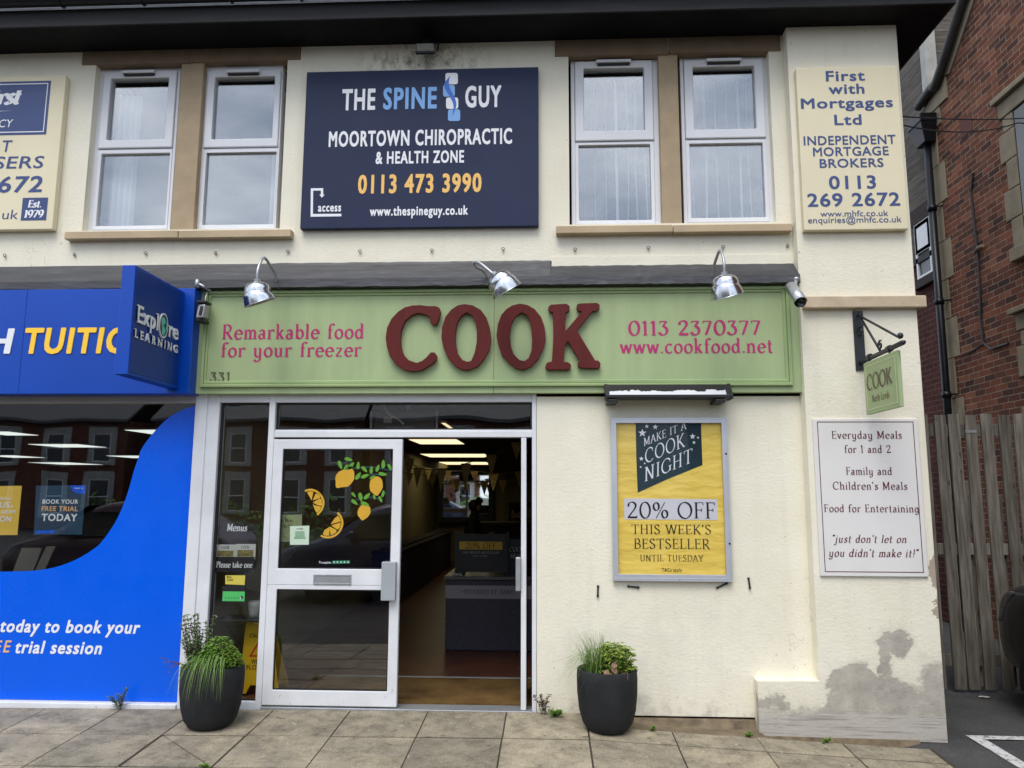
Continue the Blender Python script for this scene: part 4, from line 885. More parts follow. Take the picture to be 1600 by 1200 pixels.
MY = Matrix(((0, 1, 0, 0), (-1, 0, 0, 0), (0, 0, 1, 0), (0, 0, 0, 1)))    # (x, y, z) -> (y, -x, z): a face that looks to -x
bm = NB(); ring(bm, (-y1+.03, -y0-.03, z0+.03, z1-.03), (-y1+.034, -y0-.034, z0+.034, z1-.034), hx-.0145, hx-.012)
for v in bm.verts: v.co = MY @ v.co
obj('painted_border', bm, PW, hs)
for dz, m, xx in ((-.003, PW, .0142), (0, DB, .015)):
    serif('COOK', .235, .645, 2.285+dz, 2.395+dz, hx-xx, m, hs, bold=1.25, gap=.04, M=MY)
serif('North Leeds', .31, .585, 2.195, 2.245, hx-.0145, DB, hs, bold=.9, gap=.06, M=MY)
# ---------------------------------------------------------------- swan neck lamps over the green fascia
RIM = mat('pale_shade_inside', (.62, .62, .60, 1), .5, .05, 3, 0, 0)
def swan(label, mount, path, neck, axis, sq=1.12):
    g = 'swan neck lamps over the green fascia'
    L = thing('swan_neck_lamp', label, 'wall lamp', mount, g)
    bm = NB(); lathe(bm, [(0, .022), (.02, .02), (.03, .006), (.034, 0)], Matrix.Translation(mount) @ Matrix.Rotation(rad(90), 4, 'X'), 18); obj('wall_rose', bm, M['galv'], L, smooth=True)
    bm = NB(); tube(bm, crv(path, 7), .0105, 10); obj('arm', bm, M['galv'], L, smooth=True)
    ax = Vector(axis[0]).normalized(); rim_n = Vector(axis[1]).normalized(); q = (-ax).to_track_quat('Z', 'X').to_matrix().to_4x4(); T = Matrix.Translation(neck) @ q
    bm = NB(); lathe(bm, [(.014, .024), (.024, .022), (.024, .004), (.018, 0)], T, 18, cap=True); obj('lamp_collar', bm, M['galv'], L, smooth=False)
    N = 44; R_ = []
    for r, z in [(.014, .001), (.046, -.002), (.070, -.012), (.085, -.029), (.093, -.050), (.0955, -.068), (.095, -.078)]: R_.append([T @ Vector((r*math.cos(2*math.pi*k/N), r*math.sin(2*math.pi*k/N), z)) for k in range(N)])
    c0 = neck+ax*.081; c1 = c0+ax*.022+rim_n*.046; u0, w0 = [(T.to_3x3() @ Vector(e)) for e in ((1, 0, 0), (0, 1, 0))]
    u1 = (u0-rim_n*u0.dot(rim_n)).normalized(); w1 = (w0-rim_n*w0.dot(rim_n)-u1*w0.dot(u1)).normalized()
    for f in (0, .06, .35, .7, 1):
        c = c0.lerp(c1, f); u, w = u0.lerp(u1, f).normalized(), w0.lerp(w1, f).normalized(); r = .0975+.0205*f**.6
        R_.append([c+u*r*math.cos(2*math.pi*k/N)+w*r*math.sin(2*math.pi*k/N) for k in range(N)])
    def shade(sc_, i0):
        bm = NB(); V_ = [[bm.verts.new(neck+ax*.05+(p-neck-ax*.05)*sc_) for p in r] for r in R_[i0:]]
        for a_, b_ in zip(V_, V_[1:]):
            for k in range(N): bm.faces.new((a_[k], a_[(k+1) % N], b_[(k+1) % N], b_[k]))
        return bm
    sh = obj('lamp_shade', shade(1, 0), M['chrome'], L, smooth=True)
    obj('shade_lining', shade(.972, 2), RIM, sh, smooth=True)
    bm = NB(); tube(bm, R_[-1]+[R_[-1][0]], .0028, 6, False); obj('shade_rim', bm, M['chrome'], sh, smooth=True)
    return L
def arm(m, n, apexz, outy):
    return [m, (m[0], m[1]-.05, m[2]+.01), (m[0], m[1]-.10, m[2]+.07), (m[0]+(n[0]-m[0])*.3, m[1]-.17, apexz-.03), (m[0]+(n[0]-m[0])*.55, (m[1]-.17+n[1])/2-.03, apexz), (m[0]+(n[0]-m[0])*.9, n[1]-.0, n[2]+.10), n]
m1 = Vector((-2.099, -.062, 3.146)); n1 = A(402, 441, -.47)
swan('first chrome swan neck lamp from the left, above the word Remarkable on the green fascia', m1, arm(m1, n1, A(411, 404, -.36).z, 0), n1, ((.06, .12, -1), (.34, .30, -1)))
m3 = Vector((1.238, -.062, 3.150)); n3 = A(1132, 430, -.47)
swan('chrome swan neck lamp above the phone number, near the grey security camera', m3, arm(m3, n3, A(1118, 393, -.36).z, 0), n3, ((.08, .08, -1), (.28, .28, -1)))
m2 = Vector((-.439, -.062, 3.143)); n2 = A(773, 430, -.42); ap = A(740.5, 411, -.30)
swan('middle chrome swan neck lamp, knocked askew above the dark red letters', m2, [m2, m2+Vector((-.01, -.05, .02)), m2+Vector((-.05, -.12, .075)), ap+Vector((.02, .05, -.02)), ap, ap+Vector((.05, -.06, -.02)), n2], n2, ((.66, .05, -.75), (.50, .25, -.85)))

# ---------------------------------------------------------------- cameras, floodlight, strip light
ct = thing('security_camera', 'silver bullet security camera with black lens end at the right end of the green fascia', 'security camera', (1.86, -.06, 3.14))
a = A(1237.5, 452, -.20); b = A(1247.5, 467, -.33); d = (b-a).normalized()
T = Matrix.Translation(a) @ d.to_track_quat('Z', 'Y').to_matrix().to_4x4(); LN = (b-a).length+.05
bm = NB(); lathe(bm, [(.0, -.02), (.03, -.02), (.04, -.008), (.043, .02), (.044, LN)], T, 24); obj('camera_body', bm, M['chrome'], ct, smooth=True)
bm = NB(); lathe(bm, [(.044, LN), (.043, LN+.004), (.036, LN+.002), (.033, LN-.02), (.0, LN-.022)], T, 24); obj('lens_end', bm, mat('black_lens', (.006, .006, .008, 1), .12, .1, 3, 0, 0, spec=.6), ct, smooth=True)
bm = NB(); lathe(bm, [(.047, -.03), (.048, LN+.02)], T, 24); bmesh.ops.delete(bm, geom=[v for v in bm.verts if (T.inverted() @ v.co).y < .012], context='VERTS'); o = obj('camera_hood', bm, M['galv'], ct, smooth=True); o.modifiers.new('t', 'SOLIDIFY').thickness = .003
bm = NB(); k = A(1243.5, 437, -.12); tube(bm, [(1.835, -.062, k.z-.02), (k.x, -.11, k.z), k, (a+b)/2+Vector((0, 0, .03))], .013, 8); lathe(bm, [(0, .02), (.02, .012), (.022, 0), (.014, -.02), (0, -.022)], Matrix.Translation(k+Vector((.0, -.01, .0))), 12); obj('camera_mount', bm, M['galv'], ct, smooth=True)
bm = NB(); c = A(1237, 441, -.064); box(bm, c.x-.022, c.x+.022, -.072, -.063, c.z-.03, c.z+.03); obj('mount_plate', bm, M['galv'], ct)
sl = thing('security_light', 'small grey sensor unit on a bracket between the blue and green fascias', 'sensor', (-2.67, -.1, 2.95))
q = A(317, 487, -.16)
bm = NB(); hexa(bm, [(q.x-.036, -.20, q.z-.055), (q.x+.026, -.22, q.z-.06), (q.x+.03, -.12, q.z-.05), (q.x-.03, -.1, q.z-.045), (q.x-.03, -.18, q.z+.055), (q.x+.032, -.2, q.z+.05), (q.x+.034, -.12, q.z+.055), (q.x-.026, -.1, q.z+.06)]); obj('sensor_body', bm, mat('grey_plastic', (.36, .36, .36, 1), .45, .1, 8, 40, .05), sl, bevel=.008)
bm = NB(); hexa(bm, [(q.x-.006, -.217, q.z-.035), (q.x+.018, -.222, q.z-.037), (q.x+.018, -.212, q.z-.037), (q.x-.006, -.207, q.z-.035), (q.x-.002, -.202, q.z+.034), (q.x+.022, -.207, q.z+.032), (q.x+.022, -.197, q.z+.032), (q.x-.002, -.192, q.z+.034)]); obj('sensor_window', bm, M['blackplastic'], sl)
bm = NB(); box(bm, q.x-.04, q.x+.04, -.20, -.10, q.z+.06, q.z+.078); box(bm, q.x-.035, q.x+.03, -.2, -.1, q.z-.085, q.z-.062); obj('sensor_cap', bm, M['blackplastic'], sl, bevel=.004)
bm = NB(); k = A(318, 447, -.12); tube(bm, [(k.x+.05, -.062, k.z-.03), (k.x+.03, -.1, k.z-.02), (k.x-.03, -.15, k.z+.01)], .014, 8); lathe(bm, [(0, .035), (.016, .03), (.018, -.03), (0, -.032)], Matrix.Translation((k.x-.035, -.155, k.z+.01)), 12); tube(bm, [(k.x+.03, -.1, k.z-.03), (k.x+.02, -.12, k.z-.1), (q.x+.01, -.13, q.z+.05)], .005, 6); obj('sensor_mount', bm, M['galv'], sl, smooth=True)
q = A(665.5, 80, -.14)
fl = thing('floodlight', 'old grey floodlight fixed under the black eaves above the navy board', 'floodlight', (q.x, -.1, q.z))
bm = NB(); hexa(bm, [(q.x-.075, -.16, q.z-.025), (q.x+.075, -.16, q.z-.025), (q.x+.06, -.03, q.z+.045), (q.x-.06, -.03, q.z+.045), (q.x-.072, -.20, q.z+.03), (q.x+.072, -.2, q.z+.03), (q.x+.06, -.07, q.z+.085), (q.x-.06, -.07, q.z+.085)])
obj('lamp_housing', bm, mat('dirty_grey_casting', (.12, .12, .12, 1), .5, .3, 10, 40, .2), fl, bevel=.006)
bm = NB(); hexa(bm, [(q.x-.066, -.164, q.z-.02), (q.x+.066, -.164, q.z-.02), (q.x+.064, -.163, q.z-.018), (q.x-.064, -.163, q.z-.018), (q.x-.064, -.203, q.z+.024), (q.x+.064, -.203, q.z+.024), (q.x+.062, -.2, q.z+.026), (q.x-.062, -.2, q.z+.026)]); obj('lamp_glass', bm, mat('grey_lamp_glass', (.25, .25, .23, 1), .15, .2, 20, 0, 0), fl)
bm = NB(); hexa(bm, [(q.x-.078, -.167, q.z-.030), (q.x+.078, -.167, q.z-.03), (q.x+.078, -.15, q.z-.034), (q.x-.078, -.15, q.z-.034), (q.x-.078, -.172, q.z-.018), (q.x+.078, -.172, q.z-.018), (q.x+.078, -.155, q.z-.02), (q.x-.078, -.155, q.z-.02)]); box(bm, q.x-.04, q.x+.04, -.09, -.03, q.z+.08, ZS-.002); tube(bm, [(q.x+.09, -.12, q.z+.02), (q.x+.09, -.06, q.z+.12), (q.x+.05, -.05, ZS-.01)], .008, 6); obj('bracket', bm, M['iron'], fl)
y = -.19; r = RC(946, 603.5, 1146, 622, y)
lt = thing('strip_light', 'black sloping strip light with a glossy front above the yellow poster case', 'strip light', ((r[0]+r[1])/2, -.06, r[2]))
def pr_x(bm, prof, x0, x1):
    a = [bm.verts.new((x0, p[0], p[1])) for p in prof]; b = [bm.verts.new((x1, p[0], p[1])) for p in prof]
    for i in range(len(prof)): j = (i+1) % len(prof); bm.faces.new((a[i], a[j], b[j], b[i]))
    bm.faces.new(a); bm.faces.new(list(reversed(b)))
zt_ = r[3]; zb_ = r[2]
bm = NB(); pr_x(bm, [(-.064, zt_+.03), (-.115, zt_+.022), (-.17, zb_+.05), (-.195, zb_+.024), (-.195, zb_), (-.066, zb_-.0)], r[0]+.012, r[1]-.012); obj('housing', bm, M['blackplastic'], lt, bevel=.006)
def banded_cover():
    t = NT('glossy_cover_with_white_band'); v = t.coord((1.5, 8, 8)); n_ = t.noise(t.coord((1.2, 1, 1)), 9, 5, .7); g_ = t.n('TexCoord'); sp = t.n('SeparateXYZ'); t.l(g_.outputs['Object'], sp.inputs[0])
    h = t.math('DIVIDE', t.math('SUBTRACT', sp.outputs['Z'], zb_+.028), .06); m = t.math('GREATER_THAN', t.math('MULTIPLY_ADD', n_, 1.5, -.25), h)  # white band with a ragged top along the lower part of the cover
    return t.fin(t.mix(m, (.012, .012, .013, 1), (.62, .63, .66, 1)), .3, .5)
bm = NB(); pr_x(bm, [(-.119, zt_+.018), (-.172, zb_+.052), (-.197, zb_+.026), (-.194, zb_+.026), (-.17, zb_+.048), (-.117, zt_+.014)], r[0]+.03, r[1]-.05); obj('light_cover', bm, banded_cover(), lt)
for xx in (r[0], r[1]-.02):
    bm = NB(); pr_x(bm, [(-.063, zt_+.036), (-.118, zt_+.028), (-.18, zb_+.05), (-.203, zb_+.024), (-.203, zb_-.006), (-.063, zb_-.006)], xx, xx+.018); obj('end_cap', bm, M['blackplastic'], lt, bevel=.003)
for xx in (r[0]+.012, r[1]-.13):
    bm = NB(); box(bm, xx, xx+.075, -.19, -.001, zb_-.03, zb_-.006); obj('bracket', bm, M['blackplastic'], lt, bevel=.003)

# ---------------------------------------------------------------- hooks and fixings in the wall
ords = ['first', 'second', 'third', 'fourth', 'fifth', 'sixth', 'seventh', 'eighth', 'ninth', 'tenth', 'eleventh', 'last']
HK = [(9, 399.5), (118.5, 398), (228.6, 396), (339, 395.6), (450, 393.5), (562.5, 393), (674.5, 391.7), (786, 389.5), (899, 390.3), (1013, 387.7), (1129.7, 386), (1229, 384)]
bm = NB(); tube(bm, [(.012*math.cos(t), -.014, .010*math.sin(t)) for t in [k*math.pi/5 for k in range(11)]], .0026, 5, False); tube(bm, [(0, 0, -.012), (0, -.016, -.012)], .0036, 6)
h0 = obj('wall_hook', bm, mat('rusty_hook', (.09, .065, .05, 1), .7, .4, 90, 0, 0))
for i, (u, v) in enumerate(HK):
    o = h0 if i == 0 else h0.copy()
    if i: COL.objects.link(o)
    p = A(u, v, -.001); o.location = p; o.rotation_euler = (0, 0, random.uniform(-.5, .5))
    tag(o, 'small rusty eye hook, %s from the left in the row below the upper windows' % ords[i] if i < 11 else 'small rusty eye hook at the right end of the row, beside the corner pier', 'hook', 'eye hooks in a row along the cream wall')
for (u0, v0, u1, v1), lb in (((934.5, 914.5, 934, 933), 'black bolt pointing down, left of the poster case foot'), ((980.5, 916, 999, 918), 'black bolt lying level under the left end of the poster case'), ((1119.5, 919, 1137, 911), 'black bolt slanting up under the right end of the poster case'), ((1169.5, 902.5, 1172, 920), 'black bolt hanging near upright, right of the poster case')):
    a, b = A(u0, v0, -.006), A(u1, v1, -.012); bm = NB(); tube(bm, [a, a.lerp(b, .12), a.lerp(b, .13), a.lerp(b, .8), a.lerp(b, .82), b], [.009, .009, .0065, .0065, .0085, .0085], 7); tag(obj('wall_bolt', bm, M['blackplastic']), lb, 'bolt', 'black bolts under the poster case')

# ---------------------------------------------------------------- planters and plants
def leafmat(name, a, b):
    t = NT(name); g = t.n('NewGeometry'); c = t.ramp(g.outputs['Random Per Island'], [(0, a), (1, b)]); t.b.inputs['Subsurface Weight'].default_value = 0
    m = t.fin(c, .5, .3)
    t2 = t.n('BsdfTranslucent'); t.l(c, t2.inputs[0]); mxs = t.n('MixShader'); mxs.inputs[0].default_value = .3
    t.l(t.b.outputs[0], mxs.inputs[1]); t.l(t2.outputs[0], mxs.inputs[2]); t.l(mxs.outputs[0], t.o.inputs['Surface']); return m
LF = {'herb': leafmat('herb_leaf', (.08, .19, .03, 1), (.30, .48, .09, 1)), 'lime': leafmat('lime_leaf', (.13, .23, .03, 1), (.38, .48, .09, 1)), 'grass': leafmat('chive_blade', (.08, .18, .03, 1), (.28, .42, .12, 1)), 'grey': leafmat('grey_green_leaf', (.11, .17, .07, 1), (.27, .35, .17, 1)), 'pink': leafmat('dying_pink_leaf', (.22, .11, .085, 1), (.42, .24, .17, 1)), 'rust': leafmat('rusty_leaf', (.12, .05, .03, 1), (.22, .09, .05, 1)), 'stem': mat('plant_stem', (.10, .07, .04, 1), .8, .3, 30, 0, 0)}
def leaf(bm, p, d, up, L, w, fold=.25, n=3):
    d = Vector(d).normalized(); s_ = d.cross(Vector(up)); s_ = (s_ if s_.length > 1e-3 else d.orthogonal()).normalized(); nn = s_.cross(d)
    ws = [0, .8, 1, .62, 0] if n == 3 else [.5, 1, 0]; L_, R_ = [], []
    mid = []
    for i, k in enumerate(ws):
        t = i/(len(ws)-1); c = Vector(p)+d*L*t-nn*L*.25*t*t
        mid.append(bm.verts.new(c)); L_.append(bm.verts.new(c+s_*w*k*.5+nn*w*fold*k)) if k else L_.append(mid[-1]); R_.append(bm.verts.new(c-s_*w*k*.5+nn*w*fold*k)) if k else R_.append(mid[-1])
    for i in range(len(ws)-1):
        for S_ in (L_, R_):
            q = []
            for v in (mid[i], mid[i+1], S_[i+1], S_[i]):
                if v not in q: q.append(v)
            if len(q) > 2: bm.faces.new(q)
def blade(bm, pts, w):
    P = crv(pts, 4); n = len(P); side_ = Vector((pts[-1][1]-pts[0][1], -(pts[-1][0]-pts[0][0]), 0)); side_ = side_.normalized() if side_.length > 1e-4 else Vector((1, 0, 0))
    a = [bm.verts.new(p+side_*w*(1-(i/(n-1))**2)*.5) for i, p in enumerate(P)]; b = [bm.verts.new(p-side_*w*(1-(i/(n-1))**2)*.5-Vector((0, 0, .0005))) for i, p in enumerate(P)]
    for i in range(n-1): bm.faces.new((a[i], a[i+1], b[i+1], b[i]))
PT = mat('charcoal_planter', (.020, .021, .023, 1), .75, .35, 5, 130, .5, spec=.25)
SO = mat('potting_soil', (.035, .025, .018, 1), .95, .5, 40, 120, .8)
def planter(label, cx, cy, R, H, zg):
    t = thing('planter', label, 'planter', (cx, cy, zg), 'dark planters either side of the door'); T = Matrix.Translation((cx, cy, zg))
    prof = [(0, .0), (R*.55, 0), (R*.68, .015), (R*.82, H*.14), (R*.93, H*.34), (R*.99, H*.62), (R*1.0, H*.85), (R*.985, H*.985), (R*.965, H), (R*.87, H), (R*.855, H*.98), (R*.86, H*.8)]
    bm = NB(); lathe(bm, prof, T, 48); obj('pot', bm, PT, t, smooth=True)
    bm = NB(); lathe(bm, [(R*.87, H*.90), (R*.5, H*.915), (0, H*.92)], T, 24); obj('soil', bm, SO, t)
    return t
zgl = gz(-2.33, -.42); zgr = gz(.4, -.4)
PLx, PLy, PRx, PRy = -2.325, -.36, .392, -.33
planter('charcoal planter in front of the white frame left of the door, overgrown with herbs', PLx, PLy, .212, .405, zgl)
planter('charcoal planter against the cream wall right of the door', PRx, PRy, .205, .400, zgr)
rn = random.Random(3)
# left pot: wiry oregano, parsley mound, chives hanging over the front
z0 = zgl+.375
tp = thing('wiry_herb', 'tall wiry grey green herb at the left side of the left planter', 'plant', (PLx-.11, PLy, z0))
bs, bl, br_ = NB(), NB(), NB()
for k in range(30):
    a = rn.uniform(0, 6.28); b0 = Vector((PLx-.115+rn.uniform(-.04, .05), PLy+rn.uniform(-.06, .05), z0)); tip = b0+Vector((rn.uniform(-.09, .07), rn.uniform(-.06, .06), rn.uniform(.15, .37))); P = crv([b0, b0.lerp(tip, .5)+Vector((rn.uniform(-.02, .02), 0, 0)), tip], 6)
    tube(bs, P, .0018, 4)
    for p in P[2:]:
        for j in range(5): leaf(bl if rn.random() > .10 else br_, p, (rn.uniform(-1, 1), rn.uniform(-1, 1), rn.uniform(-.2, .7)), (0, 0, 1), rn.uniform(.016, .03), rn.uniform(.011, .018), n=2)
for k in range(4):
    P = crv([(PLx-.14, PLy-.05, z0), (PLx-.2, PLy-.08, z0+.05), (PLx-.26-.02*k, PLy-.1, z0+.03*k)], 5); tube(bs, P, .0015, 4)
    for p in P[3:]: leaf(br_, p, (rn.uniform(-1, 1), rn.uniform(-1, 1), rn.uniform(-.4, .7)), (0, 0, 1), .02, .012, n=2)
obj('stems', bs, LF['stem'], tp); obj('leaves', bl, LF['grey'], tp); obj('rusty_leaves', br_, LF['rust'], tp)
tp = thing('parsley', 'bushy bright green parsley mound filling the left planter', 'plant', (PLx+.04, PLy, z0))
bs, bl, by_ = NB(), NB(), NB()
for k in range(1000):
    u, v = rn.uniform(-1, 1), rn.uniform(-1, 1)
    if u*u+v*v > 1: continue
    h = (1-.75*(u*u+v*v))*rn.uniform(.35, 1.0)*.215+.01; p = Vector((PLx+.045+.155*u, PLy-.02+.15*v, z0+h)); 
    if rn.random() < .08: tube(bs, [Vector((PLx+.03+.06*u, PLy-.02+.05*v, z0)), p], .0016, 4)
    for j in range(3):
        an = rn.uniform(0, 6.28); T_ = by_ if (u > .25 and rn.random() < .45) else bl
        leaf(T_, p, (math.cos(an), math.sin(an), rn.uniform(-.1, .6)), (0, 0, 1), rn.uniform(.014, .028), rn.uniform(.012, .02), n=rn.choice([2, 3]))
P = Vector((PLx+.075, PLy-.02, z0+.21)); tube(bs, [(PLx+.06, PLy, z0+.1), P], .002, 4)
for j in range(9): an = j*.7; leaf(bl, P, (math.cos(an), math.sin(an), .3), (0, 0, 1), .04, .03)
obj('stems', bs, LF['stem'], tp); obj('leaves', bl, LF['herb'], tp); obj('lime_leaves', by_, LF['lime'], tp)
tp = thing('chives', 'long thin chive blades drooping over the front rim of the left planter', 'plant', (PLx, PLy-.1, z0)); bg_ = NB()
for k in range(70):
    x_ = PLx+rn.uniform(-.06, .12); o_ = Vector((x_, PLy-.06+rn.uniform(-.05, .03), z0)); f_ = rn.uniform(.12, .25); dr = rn.uniform(.02, .20); sx = (x_-PLx)*.8+rn.uniform(-.08, .05)-.03
    blade(bg_, [o_, o_+Vector((sx*.3, -f_*.35, rn.uniform(.08, .13))), o_+Vector((sx*.7, -f_*.75, .06-dr*.2)), o_+Vector((sx, -f_*.95, -dr))], .0042)
obj('blades', bg_, LF['grass'], tp)
# right pot: chives leaning left, mint with a few pink leaves
z0 = zgr+.37
tp = thing('chives', 'spiky tuft of chive blades fanning out to the left from the right planter', 'plant', (PRx-.08, PRy, z0)); bg_ = NB()
for k in range(240):
    o_ = Vector((PRx-.075+rn.uniform(-.07, .06), PRy+rn.uniform(-.1, .08), z0)); lean = rn.random()**1.5
    if lean > .6: e_ = o_+Vector((-rn.uniform(.12, .27), rn.uniform(-.1, .04), rn.uniform(-.12, .10))); m_ = o_+Vector((-.07, -.02, rn.uniform(.10, .16)))
    else: e_ = o_+Vector((rn.uniform(-.15, .06), rn.uniform(-.08, .08), rn.uniform(.14, .30))); m_ = o_.lerp(e_, .5)+Vector((.015, 0, .03))
    blade(bg_, [o_, o_.lerp(m_, .5)+Vector((0, 0, .015)), m_, e_], .0042)
obj('blades', bg_, LF['grass'], tp)
tp = thing('mint', 'leafy lime green mint with a few fading pink leaves in the right planter', 'plant', (PRx+.06, PRy, z0))
bs, bl, bp_ = NB(), NB(), NB()
for k in range(480):
    u, v = rn.uniform(-1, 1), rn.uniform(-1, 1)
    if u*u+v*v > 1: continue
    h = rn.uniform(.02, .20)*(1-.3*(u*u+v*v)); p = Vector((PRx+.055+.132*u, PRy-.01+.145*v, z0+h))
    if rn.random() < .2: tube(bs, [Vector((PRx+.05+.07*u, PRy+.07*v, z0)), p], .0018, 4)
    for j in range(2):
        an = rn.uniform(0, 6.28); leaf(bl, p, (math.cos(an), math.sin(an), rn.uniform(-.3, .5)), (0, 0, 1), rn.uniform(.024, .046), rn.uniform(.018, .03))
P = [(PRx-.02, PRy, z0+.1), (PRx-.025, PRy, z0+.25)]; tube(bs, P, .0018, 4)
for j in range(7): leaf(bl, (PRx-.023, PRy, z0+.13+.018*j), (math.cos(j*2), math.sin(j*2), .3), (0, 0, 1), .02-.0015*j, .01, n=2)
for dx, dz in ((-.06, .05), (-.045, .035), (-.01, .075), (.0, .10), (-.025, .02), (.045, .03), (.06, .03), (.065, .035), (.02, .03)): leaf(bp_, (PRx+.04+dx, PRy-.14, z0+dz), (rn.uniform(-.4, .4), -.6, -.7), (0, -1, 0), .055, .04)
obj('stems', bs, LF['stem'], tp); obj('leaves', bl, LF['lime'], tp); obj('pink_leaves', bp_, LF['pink'], tp)
# weeds along the foot of the walls
def weed(label, x, y, h, n, mt, w=.1, leafl=.02):
    t = thing('weed', label, 'weed', (x, y, gz(x, y)), 'weeds growing from the pavement joints'); bs, bl = NB(), NB()
    for k in range(n):
        b0 = Vector((x+rn.uniform(-.015, .015), y, gz(x, y)-.005)); tip = b0+Vector((rn.uniform(-w, w), rn.uniform(-.05, .0), h*rn.uniform(.5, 1))); P = crv([b0, b0.lerp(tip, .5)+Vector((0, 0, h*.12)), tip], 5); tube(bs, P, .0016, 4)
        for p in P[2:]:
            for j in range(2): leaf(bl, p, (rn.uniform(-1, 1), rn.uniform(-1, .3), rn.uniform(0, .8)), (0, 0, 1), leafl*rn.uniform(.7, 1.3), leafl*.4, n=2)
    obj('stems', bs, LF['stem'], t); obj('leaves', bl, LF[mt], t)
xw = A(188, 1100, -.02).x; weed('grey green weed standing at the foot of the blue window film', xw, -.03, .15, 7, 'grey', .05, .03)
weed('dry brown weed beside the foot of the right door frame', A(848, 1120, -.05).x, -.06, .17, 7, 'stem', .07, .028)
weed('low green weed at the wall foot between the door and the right planter', A(868, 1130, -.1).x, -.10, .05, 22, 'herb', .06, .022)
weed('tiny green weed on the joint near the foot of the corner pier', A(1168, 1140, -.25).x, -.27, .04, 9, 'herb', .03, .016)
weed('tiny green weed under the rendered foot of the pier', A(1282, 1148, -.2).x, -.29, .035, 8, 'herb', .03, .016)
weed('tiny green weed beside the right planter on the paving edge', A(1018, 1137, -.2).x, -.28, .04, 7, 'herb', .02, .014)
weed('small weed in the cracked flag joint in front of the left planter', A(325, 1192, -1.05).x, -1.06, .03, 12, 'herb', .05, .014)
# ---------------------------------------------------------------- timber fence across the passage
def wood_mat():
    t = NT('weathered_fence_board'); g = t.n('NewGeometry'); v = t.coord((14, 14, .9)); n_ = t.noise(v, 3, 6, .65)
    oi = t.n('ObjectInfo'); c = t.ramp(n_, [(.3, S(76, 71, 64)), (.55, S(120, 114, 105)), (.75, S(150, 144, 135))])
    k = t.math('MULTIPLY_ADD', oi.outputs['Random'], .6, .66); cc = t.n('CombineXYZ')
    for i in range(3): t.l(k, cc.inputs[i])
    c = t.mix(1.0, c, cc.outputs[0], 'MULTIPLY')
    kn = t.n('TexVoronoi'); kn.inputs['Scale'].default_value = 3.4; t.l(t.coord((2.6, 2.6, 1)), kn.inputs['Vector']); kk = t.ramp(kn.outputs['Distance'], [(.05, (1, 1, 1)), (.11, (0, 0, 0))])
    c = t.mix(t.math('MULTIPLY', kk, .7), c, S(48, 42, 36))
    gr = t.ramp(t.noise(t.coord((1, 1, .6)), 2.5, 4), [(.4, (0, 0, 0)), (.7, (1, 1, 1))]); c = t.mix(t.math('MULTIPLY', gr, .35), c, S(62, 62, 50))
    t.bump(n_, .4, .006); return t.fin(c, .85, .2)
WD = wood_mat()
yf = 1.42; zt_ = A(1500, 648, yf).z
fe = thing('timber_fence', 'tall weathered grey hit and miss board fence closing the passage beside the shop', 'fence', (3.9, yf, -.16))
xs_ = [A(u, 648, yf).x for u in (1456, 1481, 1504.6, 1530, 1555, 1580.6)]; bw = A(1474, 648, yf).x-A(1456, 648, yf).x
xs_ = [xs_[0]+k*(xs_[-1]-xs_[0])/5 for k in range(-1, 14)]; xs_ = [x+random.uniform(-.012, .012) for x in xs_]
for k, x in enumerate(xs_):
    bm = NB(); h = random.uniform(-.008, .008); tl = random.uniform(-.008, .012)
    hexa(bm, [(x+tl, yf-.022, -.135), (x+bw+tl, yf-.022, -.135), (x+bw+tl, yf, -.135), (x+tl, yf, -.135), (x, yf-.022, zt_+h), (x+bw, yf-.022, zt_+h), (x+bw, yf, zt_+h), (x, yf, zt_+h)])
    obj('board', bm, WD, fe, bevel=.003)
for k in range(len(xs_)-1):
    if k in (0, 1, 3, 5, 8): continue
    x = xs_[k]+bw-.02; bm = NB(); box(bm, x, x+bw*.8, yf+.045, yf+.062, -.12, 1.55 if k in (2, 4) else 1.0); obj('back_board', bm, WD, fe, bevel=.003)
for za, zb in ((zt_-.2, zt_-.09), (1.02, 1.12), (.06, .16)):
    bm = NB(); box(bm, 2.76, xs_[-1]+bw, yf+.0005, yf+.044, za, zb); obj('rail', bm, WD, fe, bevel=.003)
bm = NB(); box(bm, 2.765, 2.83, yf-.03, yf+.07, -.15, zt_-.01); obj('post', bm, M['fasciaboard'], fe)
bm = NB(); box(bm, 4.95, 5.05, yf+.063, yf+.16, -.2, zt_-.1); obj('post', bm, WD, fe)
c = A(1516, 674, yf-.024); bm = NB(); box(bm, c.x-.045, c.x+.055, yf-.026, yf-.0225, c.z-.013, c.z+.013); tag(obj('metal_tag', bm, M['galv']), 'small bright metal tag fixed near the top of a fence board', 'tag')
